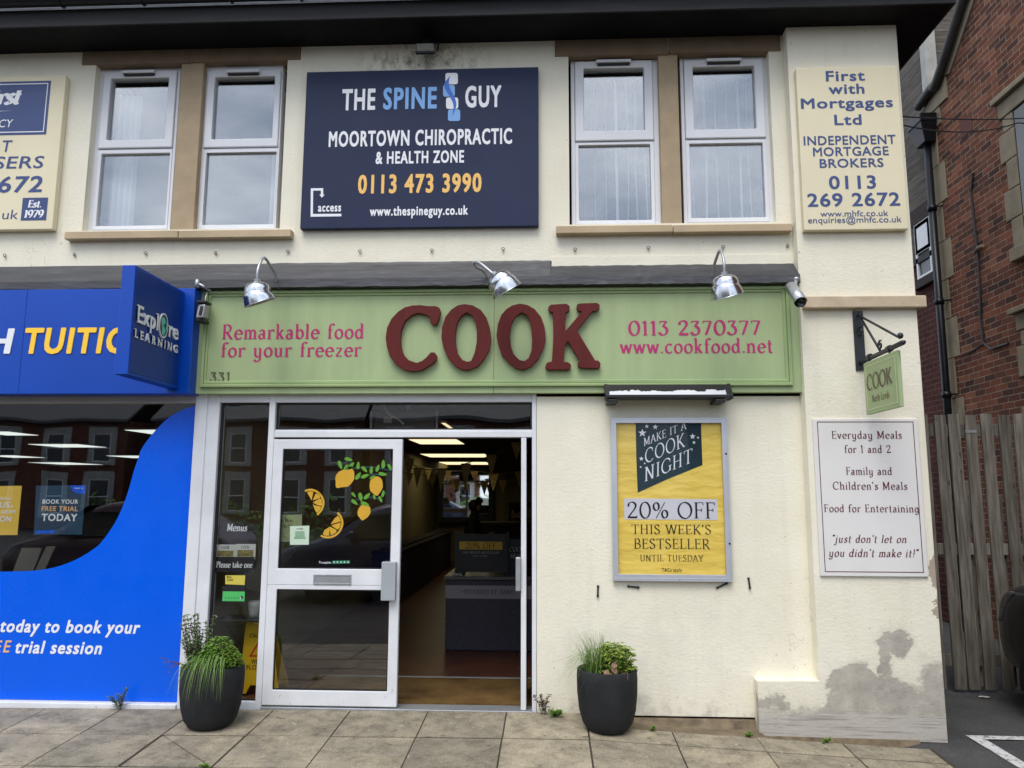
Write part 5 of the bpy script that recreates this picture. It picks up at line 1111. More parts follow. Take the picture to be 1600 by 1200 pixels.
# ---------------------------------------------------------------- brick house beyond the fence
def brick_mat(name, pal, axis='YZ', mortar=S(160, 146, 128), bw_=.232, bh=.078):
    t = NT(name); g = t.n('TexCoord'); sp = t.n('SeparateXYZ'); t.l(g.outputs['Object'], sp.inputs[0]); cb = t.n('CombineXYZ'); t.l(sp.outputs[axis[0]], cb.inputs[0]); t.l(sp.outputs[axis[1]], cb.inputs[1])
    w = t.noise(t.coord(), 1.2, 2); dv = t.n('VectorMath', operation='ADD'); ds = t.n('CombineXYZ'); t.l(t.math('MULTIPLY_ADD', w, .03, -.015), ds.inputs[1]); t.l(cb.outputs[0], dv.inputs[0]); t.l(ds.outputs[0], dv.inputs[1])
    b = t.n('TexBrick'); b.offset = .5; b.inputs['Scale'].default_value = 1; b.inputs['Brick Width'].default_value = bw_; b.inputs['Row Height'].default_value = bh; b.inputs['Mortar Size'].default_value = .0045; b.inputs['Mortar Smooth'].default_value = .2
    b.inputs['Color1'].default_value = (0, 0, 0, 1); b.inputs['Color2'].default_value = (1, 1, 1, 1); b.inputs['Bias'].default_value = 0; t.l(dv.outputs[0], b.inputs['Vector'])
    c = t.ramp(b.outputs['Color'], pal); n_ = t.ramp(t.noise(t.coord(), 2.2, 6, .7), [(.3, (.62, .62, .62)), (.7, (1.2, 1.2, 1.2))]); c = t.mix(1.0, c, n_, 'MULTIPLY')
    f = t.ramp(t.noise(t.coord(), 60, 3), [(.3, (.75, .75, .75)), (.7, (1.15, 1.15, 1.15))]); c = t.mix(1.0, c, f, 'MULTIPLY')
    mm = t.math('MULTIPLY', b.outputs['Fac'], t.ramp(t.noise(t.coord(), 7, 4), [(.3, (.35, .35, .35)), (.6, (1, 1, 1))]))
    c = t.mix(mm, c, mortar); t.bump(t.math('MULTIPLY_ADD', b.outputs['Fac'], -1.0, t.math('MULTIPLY', t.noise(t.coord(), 50, 3), .4)), .6, .008); return t.fin(c, .85, .2)
PAL = [(0, S(72, 49, 42)), (.25, S(106, 63, 48)), (.5, S(130, 78, 56)), (.7, S(90, 56, 45)), (.85, S(144, 93, 68)), (1, S(68, 49, 43))]
BK1 = brick_mat('old_red_brick', PAL); BK2 = brick_mat('dark_red_brick', [(0, S(70, 36, 32)), (.5, S(86, 44, 38)), (1, S(76, 40, 36))], mortar=S(120, 98, 88))
STN = mat('buff_stone', S(138, 127, 106), .85, .2, 4, 50, .3)
def board_cl(axis):
    t = NT('grey_weatherboard_'+axis.lower()); g = t.n('TexCoord'); sp = t.n('SeparateXYZ'); t.l(g.outputs['Object'], sp.inputs[0]); z = t.math('DIVIDE', sp.outputs['Z'], .165); fr_ = t.math('FRACT', z); fl_ = t.math('FLOOR', z)
    wn = t.n('TexWhiteNoise', noise_dimensions='1D'); t.l(fl_, wn.inputs['W']); k = t.math('MULTIPLY_ADD', wn.outputs['Value'], .35, .8)
    v = t.coord((1.2, 1.2, 14)); c = t.ramp(t.noise(v, 3, 5), [(.3, S(74, 68, 62)), (.7, S(112, 106, 98))]); cc = t.n('CombineXYZ')
    for i in range(3): t.l(k, cc.inputs[i])
    c = t.mix(1.0, c, cc.outputs[0], 'MULTIPLY'); gap = t.math('LESS_THAN', fr_, .045); c = t.mix(gap, c, (.012, .011, .010, 1)); t.bump(t.math('MULTIPLY_ADD', fr_, -.8, t.math('MULTIPLY', t.noise(v, 8, 3), .2)), .6, .02); return t.fin(c, .85, .2)
CLA = board_cl('A')
XH = 5.5
H = thing('brick_house', 'tall dark red brick house with stone dressings rising behind the fence on the right', 'house', (XH, 0, -.2))
def face_x(name, pts, x, m, th=.2, parent=None, bev=0):        # outline in (y, z) on a plane x = const, thickness to +x
    bm = NB(); prism(bm, pts, 0, th)
    for v in bm.verts: v.co = Vector((x+v.co.y, v.co.x, v.co.z))
    return obj(name, bm, m, parent or H, bevel=bev)
V1 = (4.40, 7.29); V2 = (3.60, 7.98); sl_ = (V2[1]-V1[1])/(V1[0]-V2[0]); pk = (.4, V1[1]+sl_*(V1[0]-.4))
wy = (1.9, 3.16, 4.32, 6.02)
bm_pts = [(4.86, -.3), (-4.0, -.3), (-4.0, 7.3), pk, V1, (4.86, 7.22)]
face_x('brick_wall', bm_pts, XH, BK1)
face_x('rear_wall', [(4.865, -.3), (10, -.3), (10, 5.02), (4.865, 5.02)], XH+.02, BK2)
face_x('weatherboarding', [(4.865, 5.025), (10, 5.025), (10, 9.6), (4.865, 9.6)], XH-.01, CLA)
bm = NB(); box(bm, XH+.12, 9, 4.866, 4.9, 7.05, 9.6); obj('weatherboarding', bm, CLA, H)
bm = NB(); box(bm, XH-.035, XH+.12, 4.80, 4.95, 7.2, 9.6); obj('corner_post', bm, mat('worn_white_post', (.40, .39, .36, 1), .7, .15, 6, 30, .1), H)
bm = NB(); box(bm, XH-.03, XH-.011, 4.95, 10, 4.94, 5.02); obj('drip_board', bm, M['fasciaboard'], H)
# stone quoins beside the down pipe
for k in range(13):
    za = .1+k*.55; w = .16 if k % 2 else .32
    face_x('quoin', [(4.90, za), (4.86-w*.9, za), (4.86-w*.9, za+.54), (4.90, za+.54)], XH-.012, STN, .05, bev=.004)
face_x('kneeler_stone', [(4.95, 6.95), (4.35, 6.95), (4.35, 7.27), (4.5, 7.22), (4.95, 7.18)], XH-.03, STN, .06, bev=.01)
PG = mat('grey_pvc_gutter', (.045, .045, .038, 1), .5, .2, 8, 40, .1)
bm = NB(); vg1 = [(XH-.09, 5.02, 7.16), (XH-.09, 4.42, 7.27)]; vp = [Vector((XH-.09, V1[0]-t*4, V1[1]+.02+sl_*t*4)) for t in (0, .2, .5, 1)]
tube(bm, crv([Vector(vg1[0]), Vector((XH-.09, 4.6, 7.235)), Vector(vg1[1]), vp[1]], 6)+vp[2:], .062, 10); obj('verge_gutter', bm, PG, H, smooth=True)
bm = NB(); hexa(bm, [(XH-.17, 4.72, 6.50), (XH-.02, 4.72, 6.50), (XH-.02, 4.98, 6.50), (XH-.17, 4.98, 6.50), (XH-.24, 4.66, 6.78), (XH-.02, 4.66, 6.78), (XH-.02, 5.04, 6.78), (XH-.24, 5.04, 6.78)]); box(bm, XH-.25, XH-.015, 4.655, 5.045, 6.78, 6.90); obj('rain_hopper', bm, M['gutter'], H, bevel=.01)
bm = NB(); tube(bm, [(XH-.09, 4.83, 6.55), (XH-.09, 4.83, -.2)], .05, 14); dp = obj('down_pipe', bm, M['gutter'], H, smooth=True)
for zz in (5.55, 4.2, 2.9, 1.4):
    bm = NB(); tube(bm, [(XH-.09, 4.83, zz-.04), (XH-.09, 4.83, zz+.04)], .062, 14); tube(bm, [(XH-.09, 4.83, zz), (XH-.0, 4.7, zz)], .012, 6); obj('pipe_collar', bm, M['gutter'], dp, smooth=True)
def stone_window(y0, y1, z0, z1, hood=True):
    bm = NB(); t_ = .19
    def bx(ya, yb, za, zb, xo): box(bm, XH-xo, XH+.1, ya, yb, za, zb)
    zz = z0
    k = 0
    while zz < z1: bx(y1, y1+(.30 if k % 2 else .2), zz, min(zz+.36, z1)-.006, .02); bx(y0-(.3 if k % 2 else .2), y0, zz, min(zz+.36, z1)-.006, .02); zz += .36; k += 1
    bx(y0-.26, y1+.26, z1, z1+.2, .03); bx(y0-.22, y1+.22, z0-.16, z0, .07)
    if hood: bx(y0-.3, y1+.3, z1+.2, z1+.27, .09)
    w = obj('stone_window', bm, STN, H, bevel=.012)
    bm = NB(); box(bm, XH-.012, XH+.1, (y0+y1)/2-.07, (y0+y1)/2+.07, z0, z1); obj('mullion', bm, STN, w, bevel=.02)
    bm = NB(); box(bm, XH-.004, XH-.001, y0, y1, z0, z1); obj('pane', bm, mat('dark_house_pane', (.015, .017, .02, 1), .08, .2, 3, 0, 0, spec=.6), w)
stone_window(1.5, 3.0, 4.42, 6.05); stone_window(1.5, 3.02, 2.55, 3.45)
q0, q1 = AX(1436, 355, XH), AX(1460, 430, XH); yA, yB, zA, zB = 5.02, 5.44, 4.58, 5.58
yA, yB = AX(1459, 400, XH).y, AX(1434, 400, XH).y; zA, zB = AX(1460, 426, XH).z, AX(1455, 336, XH).z; zm = AX(1458, 381, XH).z
def wring(o, i): 
    bm = NB(); ring(bm, o, i, -.0, .06)
    for v in bm.verts: v.co = Vector((XH-.03+v.co.y, v.co.x, v.co.z))
    return bm
wm = obj('window', wring((yA, yB, zA, zB), (yA+.05, yB-.05, zA+.05, zm-.03)), M['upvc'], H, bevel=.004)
bm = wring((yA+.01, yB-.01, zm-.03, zB-.01), (yA+.07, yB-.07, zm+.03, zB-.07)); obj('sash', bm, M['upvc'], wm)
bm = NB(); box(bm, XH-.005, XH+.01, yA, yB, zA, zB); obj('pane', bm, mat('net_curtain_pane', (.05, .055, .055, 1), .3, .3, 9, 0, 0, spec=.6), wm)
face_x('window_arch', [(yA-.08, zB+.005), (yB+.08, zB+.005), (yB+.1, zB+.24), (yA-.1, zB+.24)], XH-.03, mat('soot_brick', S(52, 36, 34), .8, .2, 20, 60, .4), .06); face_x('brick_sill', [(yA-.1, zA-.13), (yB+.1, zA-.13), (yB+.08, zA-.005), (yA-.08, zA-.005)], XH-.07, mat('sooty_sill', S(50, 40, 38), .8, .3, 20, 60, .4), .09)
ve = AX(1510, 196, XH); face_x('air_vent', [(ve.y-.14, ve.z-.12), (ve.y+.14, ve.z-.12), (ve.y+.14, ve.z+.12), (ve.y-.14, ve.z+.12)], XH-.008, mat('vent_brick', S(96, 56, 48), .8, .3, 60, 40, .8), .02)
bm = NB(); tube(bm, [AX(u, v, XH-.015) for u, v in ((1520, 270), (1517, 300), (1521, 340), (1527, 390), (1531, 450), (1532, 500), (1536, 535), (1548, 545), (1575, 536))], .014, 6); tube(bm, [AX(u, v, XH-.012) for u, v in ((1536, 537), (1520, 548), (1500, 556))], .01, 6); obj('wall_cable', bm, M['iron'], H)
bm = NB(); tube(bm, [AX(u, v, XH-.03) for u, v in ((1522, 395), (1527, 388), (1536, 384))], .022, 6); obj('cable_clip', bm, STN, H)
bm = NB(); hexa(bm, [(XH-.1, -4, 7.2), (9, -4, 7.2), (9, pk[0], pk[1]+.05), (XH-.1, pk[0], pk[1]+.05), (XH-.1, -4, 7.3), (9, -4, 7.3), (9, pk[0], pk[1]+.15), (XH-.1, pk[0], pk[1]+.15)]); hexa(bm, [(XH-.02, 4.5, 7.25), (9, 4.5, 7.25), (9, pk[0], pk[1]+.0), (XH-.02, pk[0], pk[1]+.0), (XH-.02, 4.5, 7.32), (9, 4.5, 7.32), (9, pk[0], pk[1]+.1), (XH-.02, pk[0], pk[1]+.1)]); obj('roof', bm, M['slate'], H)
face_x('verge_coping', [(V1[0], V1[1]-.0), (V1[0]-.16, V1[1]-.04), (pk[0], pk[1]-.16), (pk[0], pk[1]+.02)], XH-.025, STN, .04)
# cables from the shop wall to the house
for k, (p, q) in enumerate(((( 2.735, .6, A(1409, 175, .6).z), AX(1610, 184, XH)), ((2.735, .6, A(1409, 175, .6).z-.01), AX(1590, 192, XH)))):
    a, b = Vector(p), q; bm = NB(); tube(bm, [a.lerp(b, t)-Vector((0, 0, .10*(k+.4)*4*t*(1-t))) for t in [i/12 for i in range(13)]], .007, 5)
    tag(obj('overhead_cable', bm, M['iron']), ['upper thin black cable spanning from the shop to the brick house', 'lower sagging black cable spanning from the shop to the brick house'][k], 'cable', 'cables across the passage')
# litter and leaves at the foot of the fence
bm = NB()
for k in range(60):
    x_, y_ = rn.uniform(2.85, 3.25), rn.uniform(1.1, 1.38); leaf(bm, (x_, y_, az(x_, y_)+rn.uniform(.005, .12)), (rn.uniform(-1, 1), rn.uniform(-1, .2), rn.uniform(0, 1)), (0, 0, 1), .035, .018)
tag(obj('weed', bm, LF['grey']), 'pale sprigs of weed at the foot of the timber fence', 'weed', 'weeds growing from the pavement joints')
def scrap(label, x, y, s_, m, zf):
    bm = NB(); n = 9; v = [bm.verts.new((x+s_*rn.uniform(.6, 1.2)*math.cos(k*.7), y+s_*.6*rn.uniform(.6, 1.2)*math.sin(k*.7), zf(x, y)+.008+rn.uniform(0, .012))) for k in range(n)]; bm.faces.new(v); tag(obj('litter', bm, m), label, 'litter', 'scraps of litter on the ground')
PAP = mat('white_paper_scrap', (.55, .55, .54, 1), .8, .1, 9, 0, 0)
p = A(1540, 1087, 1.2); scrap('crumpled pale scrap lying by the fence foot', p.x, 1.22, .05, PAP, az)
p = A(884, 1125, -.1); scrap('white paper scrap on the wall foot left of the right planter', p.x, -.12, .035, PAP, lambda x, y: -.045)
rn2 = random.Random(5)
# ---------------------------------------------------------------- cars
CP = mat('black_car_paint', (.004, .004, .005, 1), .22, .1, 3, 0, 0, spec=.35); CP.node_tree.nodes['Principled BSDF'].inputs['Coat Weight'].default_value = .15
CG = mat('tinted_car_glass', (.008, .009, .010, 1), .05, .1, 3, 0, 0, spec=.7); TY = mat('tyre_rubber', (.012, .012, .012, 1), .8, .2, 20, 80, .2); TR = mat('black_bumper_plastic', (.014, .014, .015, 1), .6, .2, 20, 120, .2); HL = mat('headlamp_lens', (.10, .105, .11, 1), .08, .3, 30, 0, 0, spec=.7)
def car(label, paint, loc, rz):
    t = thing('parked_car', label, 'car', (0, 0, 0), 'cars parked around the shops')
    ST = [(-2.12, .60, .42, .80, .80, .50), (-2.02, .78, .30, .98, .98, .6), (-1.7, .87, .24, 1.04, 1.06, .74), (-1.0, .90, .22, 1.0, 1.50, .60), (0, .91, .22, .98, 1.56, .62), (.55, .91, .22, .96, 1.46, .60), (1.15, .90, .22, .93, .98, .70), (1.6, .87, .24, .88, .92, .72), (1.95, .78, .28, .80, .84, .60), (2.12, .58, .36, .66, .68, .42)]
    bm = NB(); R_ = []
    for s_, w, zb, zs, ztop, wt in ST:
        half = [(w*.9, zb), (w*.985, zb+.10), (w, (zb+zs)/2+.04), (w*.975, zs-.06), (w*.92, zs), ((w*.92+wt)/2 if ztop < zs+.1 else wt+(w*.92-wt)*.35, zs+(ztop-zs)*.55), (wt, ztop-.01), (wt*.5, ztop+.025)]
        R_.append([bm.verts.new((x, s_, z)) for x, z in half]+[bm.verts.new((-x, s_, z)) for x, z in reversed(half)])
    n = len(R_[0])
    for q, w in zip(R_, R_[1:]):
        for k in range(n): bm.faces.new((q[k], q[(k+1) % n], w[(k+1) % n], w[k]))
    bm.faces.new(R_[0]); bm.faces.new(list(reversed(R_[-1]))); bo = obj('body', bm, paint, t, smooth=True); sb = bo.modifiers.new('s', 'SUBSURF'); sb.levels = sb.render_levels = 2
    for sx in (-1, 1):
        bm = NB(); v = [bm.verts.new(p) for p in ((sx*.885, -1.35, 1.02), (sx*.89, .85, .985), (sx*.80, .42, 1.36), (sx*.79, -1.0, 1.40))]; bm.faces.new(v); obj('side_window', bm, CG, t)
        for sy in (-1.28, 1.16):
            bm = NB(); T_ = Matrix.Translation((sx*.755, sy, .32)) @ Matrix.Rotation(rad(90)*sx, 4, 'Y'); lathe(bm, [(.20, .11), (.29, .125), (.325, .09), (.33, 0), (.32, -.1), (.2, -.1)], T_, 28); w = obj('wheel', bm, TY, t, smooth=True)
            bm = NB(); lathe(bm, [(0, .07), (.05, .085), (.06, .06), (.19, .09), (.205, .115), (.205, .05)], T_, 20); obj('rim', bm, TR, w)
        bm = NB(); hexa(bm, [(sx*.50, 2.02, .66), (sx*.83, 1.82, .62), (sx*.74, 1.5, .62), (sx*.44, 1.86, .66), (sx*.50, 1.98, .80), (sx*.845, 1.60, .86), (sx*.74, 1.45, .86), (sx*.44, 1.82, .80)]); obj('headlight', bm, HL, t, bevel=.02)
        bm = NB(); hexa(bm, [(sx*.90, .78, .98), (sx*1.06, .74, .98), (sx*1.06, .62, .98), (sx*.88, .62, .98), (sx*.90, .76, 1.1), (sx*1.04, .72, 1.1), (sx*1.04, .64, 1.1), (sx*.88, .64, 1.1)]); obj('door_mirror', bm, paint, t, bevel=.03)
    bm = NB(); v = [bm.verts.new(p) for p in ((-.70, 1.12, 1.0), (.70, 1.12, 1.0), (.58, .56, 1.46), (-.58, .56, 1.46))]; bm.faces.new(v); obj('windscreen', bm, CG, t)
    bm = NB(); hexa(bm, [(-.6, 1.98, .30), (.6, 1.98, .30), (.6, 1.8, .30), (-.6, 1.8, .30), (-.52, 2.125, .46), (.52, 2.125, .46), (.52, 1.9, .46), (-.52, 1.9, .46)]); obj('bumper', bm, TR, t, bevel=.04)
    t.location = loc; t.rotation_euler = (0, 0, rz); return t
c1 = car('black car nose in to the fence, its front corner cut by the right edge', CP, (4.575, -.93, -.17), 0)
DBL = mat('dark_blue_car_paint', (.012, .022, .07, 1), .2, .1, 3, 0, 0, spec=.6); RDC = mat('dark_red_car_paint', (.05, .006, .008, 1), .2, .1, 3, 0, 0, spec=.6)
c1.scale = (1.08, 1.02, 1.12); c2 = dup(c1, (-2.7, -8.5, -.34), rad(90), 'dark blue car seen only mirrored in the glass of the door')
for c in c2.children:
    if c.name.startswith('body') or c.name.startswith('door_mirror'): c.data = c.data.copy(); c.data.materials[0] = DBL
c3 = dup(c1, (-7.9, -8.7, -.34), rad(90), 'dark red car seen only mirrored in the shop windows')
for c in c3.children:
    if c.name.startswith('body') or c.name.startswith('door_mirror'): c.data = c.data.copy(); c.data.materials[0] = RDC
# ---------------------------------------------------------------- the far side of the street, mirrored in the shop glass
BK3 = brick_mat('street_brick', [(0, S(88, 52, 44)), (.5, S(118, 68, 54)), (1, S(100, 58, 48))], axis='XZ'); WST = mat('painted_stone_surround', (.38, .37, .34, 1), .7, .08, 3, 0, 0); DP = mat('dark_window_pane', (.03, .035, .04, 1), .1, .2, 3, 0, 0)
def terrace(label, loc, w=11):
    t = thing('terraced_house', label, 'house', (0, 0, 0), 'brick houses across the street'); d = 8; zE = 5.6
    bm = NB(); prism(bm, [(-w/2, 0), (w/2, 0), (w/2, zE), (-w/2, zE)], -d, 0); obj('brick_wall', bm, BK3, t)
    bm = NB()
    hexa(bm, [(-w/2-.1, .35, zE-.1), (w/2+.1, .35, zE-.1), (w/2+.1, -d/2, zE+3), (-w/2-.1, -d/2, zE+3), (-w/2-.1, .35, zE+.05), (w/2+.1, .35, zE+.05), (w/2+.1, -d/2, zE+3.15), (-w/2-.1, -d/2, zE+3.15)]); hexa(bm, [(-w/2-.1, -d/2, zE+3), (w/2+.1, -d/2, zE+3), (w/2+.1, -d-.3, zE-.1), (-w/2-.1, -d-.3, zE-.1), (-w/2-.1, -d/2, zE+3.15), (w/2+.1, -d/2, zE+3.15), (w/2+.1, -d-.3, zE+.05), (-w/2-.1, -d-.3, zE+.05)]); obj('roof', bm, M['slate'], t)
    for xx in (-w/2+1.6, -w/2+4.6, w/2-3.6, w/2-1.2):
        for zz, hh in ((3.3, 1.6), (.8, 1.7)):
            bm = NB(); ring(bm, (xx-.75, xx+.75, zz-.15, zz+hh+.35), (xx-.48, xx+.48, zz, zz+hh), .002, .07); wn = obj('window', bm, WST, t)
            bm = NB(); ring(bm, (xx-.48, xx+.48, zz, zz+hh), (xx-.42, xx+.42, zz+.06, zz+hh-.06), .004, .04); box(bm, xx-.42, xx+.42, .004, .04, zz+hh/2-.03, zz+hh/2+.03); obj('frame', bm, M['upvc'], wn)
            bm = NB(); box(bm, xx-.42, xx+.42, .002, .012, zz+.06, zz+hh-.06); obj('pane', bm, DP, wn)
    bm = NB(); box(bm, -w/2+.5, -w/2+1.6, -d/2-.3, -d/2+.3, zE+2.4, zE+4.2); obj('chimney', bm, BK3, t)
    t.location = loc; return t
t1 = terrace('brick terraced house across the street, mirrored in the left shop window', (-27.4, -33, -.3))
dup(t1, (-38.6, -33, -.3), 0, 'brick terraced house across the street, beyond the left edge of the shop window'); dup(t1, (-15.0, -33, -.3), 0, 'brick terraced house across the street, mirrored beside the menu holder')
dup(t1, (-3.6, -33, -.3), 0, 'brick terraced house across the street, mirrored in the door and transom'); dup(t1, (14.0, -33, -.3), 0, 'brick house across the street to the right, past the gap')
bm = NB()
for k in range(2600):
    x_ = rn.uniform(-14, 10); hgt = rn.uniform(.1, 1.5+.25*math.sin(x_*1.7)); leaf(bm, (x_, -17+rn.uniform(-.5, .5), -.3+hgt), (rn.uniform(-1, 1), rn.uniform(-1, 1), rn.uniform(-.3, .8)), (0, 0, 1), rn.uniform(.12, .22), rn.uniform(.08, .14), n=2)
tag(obj('hedge', bm, LF['herb']), 'clipped green hedge across the road, mirrored at the back of the shop', 'hedge')
# ---------------------------------------------------------------- inside the food shop
FT = None
def floor_mat():
    t = NT('terracotta_tile'); g = t.n('TexCoord'); b = t.n('TexBrick'); b.offset = .5; b.inputs['Scale'].default_value = 1; b.inputs['Brick Width'].default_value = .62; b.inputs['Row Height'].default_value = .31; b.inputs['Mortar Size'].default_value = .006
    b.inputs['Color1'].default_value = S(92, 54, 38); b.inputs['Color2'].default_value = S(112, 66, 46); b.inputs['Mortar'].default_value = S(50, 34, 26); t.l(g.outputs['Object'], b.inputs['Vector'])
    c = t.mix(1.0, b.outputs['Color'], t.ramp(t.noise(t.coord(), 4, 5), [(.3, (.6, .6, .6)), (.7, (1.1, 1.1, 1.1))]), 'MULTIPLY'); return t.fin(c, .35, .4)
FL = floor_mat()
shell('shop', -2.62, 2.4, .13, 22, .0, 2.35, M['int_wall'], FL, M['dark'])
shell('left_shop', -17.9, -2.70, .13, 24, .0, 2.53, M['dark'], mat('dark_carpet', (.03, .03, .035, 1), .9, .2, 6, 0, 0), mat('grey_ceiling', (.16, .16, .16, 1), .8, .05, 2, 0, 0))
YLAMP = lamp_mat('warm_ceiling_panel', (1.0, .84, .50, 1), .62); WLAMP = lamp_mat('cool_ceiling_panel', (.90, .97, .92, 1), .55)
def clight(label, r, z, m, grp):
    t = thing('ceiling_light', label, 'ceiling light', ((r[0]+r[1])/2, (r[2]+r[3])/2, z), grp)
    bm = NB(); box(bm, r[0]-.02, r[1]+.02, r[2]-.02, r[3]+.02, z+.001, z+.03); obj('frame', bm, M['alu'], t)
    bm = NB(); box(bm, r[0], r[1], r[2], r[3], z-.004, z+.0005); obj('diffuser', bm, m, t)
ZC = 2.29
def AZ(u, v, z): d = _ray(u, v); return CAM_P+d*((z-CAM_P.z)/d.z)
for i, (u0, u1, v0, v1) in enumerate(((639, 713, 686.6, 693.7), (657, 757, 709.3, 714.3), (668, 759, 721.9, 725.8), (698, 760, 732, 735.5))):
    a, b = AZ(u0, v0, ZC), AZ(u1, v1, ZC); x0, x1 = AZ(u0, v0, ZC).x, AZ(u1, v0, ZC).x
    if b.y > 21.5: continue
    clight('%s warm ceiling panel counted from the shop door' % ['first', 'second', 'third', 'fourth'][i], (x0, x1, a.y, b.y), ZC, YLAMP, 'warm ceiling panels inside the food shop')
a, b = AZ(690, 661, ZC), AZ(707, 669, ZC)
clight('small warm ceiling panel glimpsed through the transom glass', (a.x, b.x, a.y, b.y), ZC, YLAMP, 'warm ceiling panels inside the food shop')
for i, (u0, u1, v0, v1) in enumerate(((-40, 12, 674.5, 680), (44, 120, 694, 698.8), (195, 250, 671.7, 681), (-30, 20, 711.5, 715), (44, 105, 722.5, 726), (166, 214, 712, 715.5), (126, 172, 733, 736), (190, 215, 741, 743.5))):
    z = 2.46; a, b, c = AZ(u0, v0, z), AZ(u1, v1, z), AZ(u1, v0, z)
    if b.y > 23.8: b.y = 23.8
    lab = ['long white ceiling panel at the far left edge of the left shop window', 'longest white ceiling panel, above the navy window poster', 'white ceiling panel beside the curved top of the blue film', 'white ceiling panel at the left edge, one row deeper', 'white ceiling panel right above the navy window poster', 'white ceiling panel mid right, above the curve of the blue film', 'thin white ceiling panel deep in the room, right of the navy poster', 'smallest white ceiling panel, next to the blue film'][i]
    if b.y-a.y < .2: continue
    clight(lab, (a.x, max(c.x, a.x+.3), a.y, b.y), z, WLAMP, 'white ceiling panels in the left shop')
# coir mat and metal strip
bm = NB(); box(bm, -1.95, .1, .135, .92, .001, .012)
def coir():
    t = NT('brown_coir_mat'); v = t.coord(); c = t.ramp(t.noise(v, 2.4, 6, .7), [(.3, S(66, 50, 30)), (.6, S(108, 84, 50)), (.8, S(132, 106, 66))]); t.bump(t.noise(v, 160, 3), .8, .006); return t.fin(c, .95, .1)
tag(obj('door_mat', bm, coir()), 'wide worn brown coir mat inside the open doorway', 'door mat')
bm = NB(); box(bm, -1.95, .1, .925, .955, .001, .016); tag(obj('floor_trim', bm, M['galv']), 'thin metal strip between the coir mat and the tiles', 'floor strip')
# chest freezer counter
yc = 2.1; ct_ = thing('freezer_counter', 'long dark blue grey freezer counter with a pale band of small capitals', 'counter', (.4, yc, 0))
a, b = A(695, 1007, yc), A(695, 900, yc); x0 = a.x; zt_ = b.z
SLT = mat('slate_blue_panel', (.05, .048, .068, 1), .6, .25, 30, 40, .1); PBD = mat('pale_grey_band', (.30, .285, .30, 1), .6, .08, 4, 0, 0)
bm = NB(); box(bm, x0, 1.7, yc, yc+.85, .002, zt_-.035); obj('cabinet', bm, SLT, ct_, bevel=.01)
bm = NB(); box(bm, x0-.02, 1.72, yc-.03, yc+.87, zt_-.034, zt_); obj('lid', bm, mat('grey_freezer_lid', (.11, .11, .095, 1), .3, .1, 4, 0, 0), ct_, bevel=.008)
za, zb = A(720, 935, yc).z, A(720, 914.5, yc).z; bm = NB(); box(bm, x0-.002, 1.702, yc-.006, yc+.5, za, zb); obj('printed_band', bm, PBD, ct_)
serifp('*PREPARED BY HAND', 721, 802.5, 921, 927.8, yc-.0075, BK, ct_, bold=.9, gap=.12)
# sign and packets on the counter
y = yc+.12; o_ = thing('counter_sign', 'black framed offer sign with a yellow strip standing on the freezer counter', 'sign', (-.6, y, zt_))
r = RC(714, 834, 792, 893, y); bm = NB(); box(bm, r[0], r[1], y, y+.03, zt_+.03, r[3]); obj('panel', bm, mat('black_sign_card', (.018, .018, .02, 1), .5, .1, 3, 0, 0), o_)
bm = NB(); box(bm, r[0]-.02, r[0]+.01, y+.035, y+.06, zt_+.001, r[3]+.02); obj('stand', bm, M['iron'], o_); obj('stand', box(NB(), r[1]-.01, r[1]+.02, y+.035, y+.06, zt_+.001, r[3]+.02), M['iron'], o_)
q = RC(718, 846, 785, 859, y); bm = NB(); box(bm, q[0], q[1], y-.004, y-.0005, q[2], q[3]); obj('printed_strip', bm, mat('dim_yellow_print', S(205, 165, 50), .5, .04, 3, 0, 0), o_)
serifp('20% OFF', 728, 775, 848, 857.5, y-.006, BK, o_, bold=.9); GY = mat('grey_print', (.28, .28, .27, 1), .5, .05, 3, 0, 0); serifp("THIS WEEK'S BESTSELLER", 722, 780, 861.5, 865, y-.0015, GY, o_, bold=1.3); serifp('UNTIL TUESDAY', 739, 762, 867.5, 869.8, y-.0015, GY, o_, bold=1.3)
y = yc+.2; o_ = thing('counter_sign', 'dark slanted card reading cook night at the right end of the freezer counter', 'sign', (.0, y, zt_)); r = RC(794, 842, 822, 886, y); bm = NB(); box(bm, r[0], r[1], y, y+.02, zt_, r[3]); obj('panel', bm, mat('dark_teal_card', (.012, .02, .026, 1), .5, .1, 3, 0, 0), o_)
for t_, v0, v1 in (('COOK', 855, 862), ('NIGHT', 865, 872)): serifp(t_, 796, 820, v0, v1, y-.002, mat('pale_print_'+t_.lower(), (.5, .5, .48, 1), .5, .05, 3, 0, 0), o_, bold=.9, ital=.3)
bm = NB()
for k in range(3): box(bm, x0+.06, x0+.16, yc+.06+.11*k, yc+.14+.11*k, zt_+.001, zt_+.02+.012*k)
tag(obj('card_stack', bm, mat('pale_card', (.42, .40, .33, 1), .6, .1, 4, 0, 0)), 'three small stacks of pale cards on the left corner of the freezer counter', 'cards')
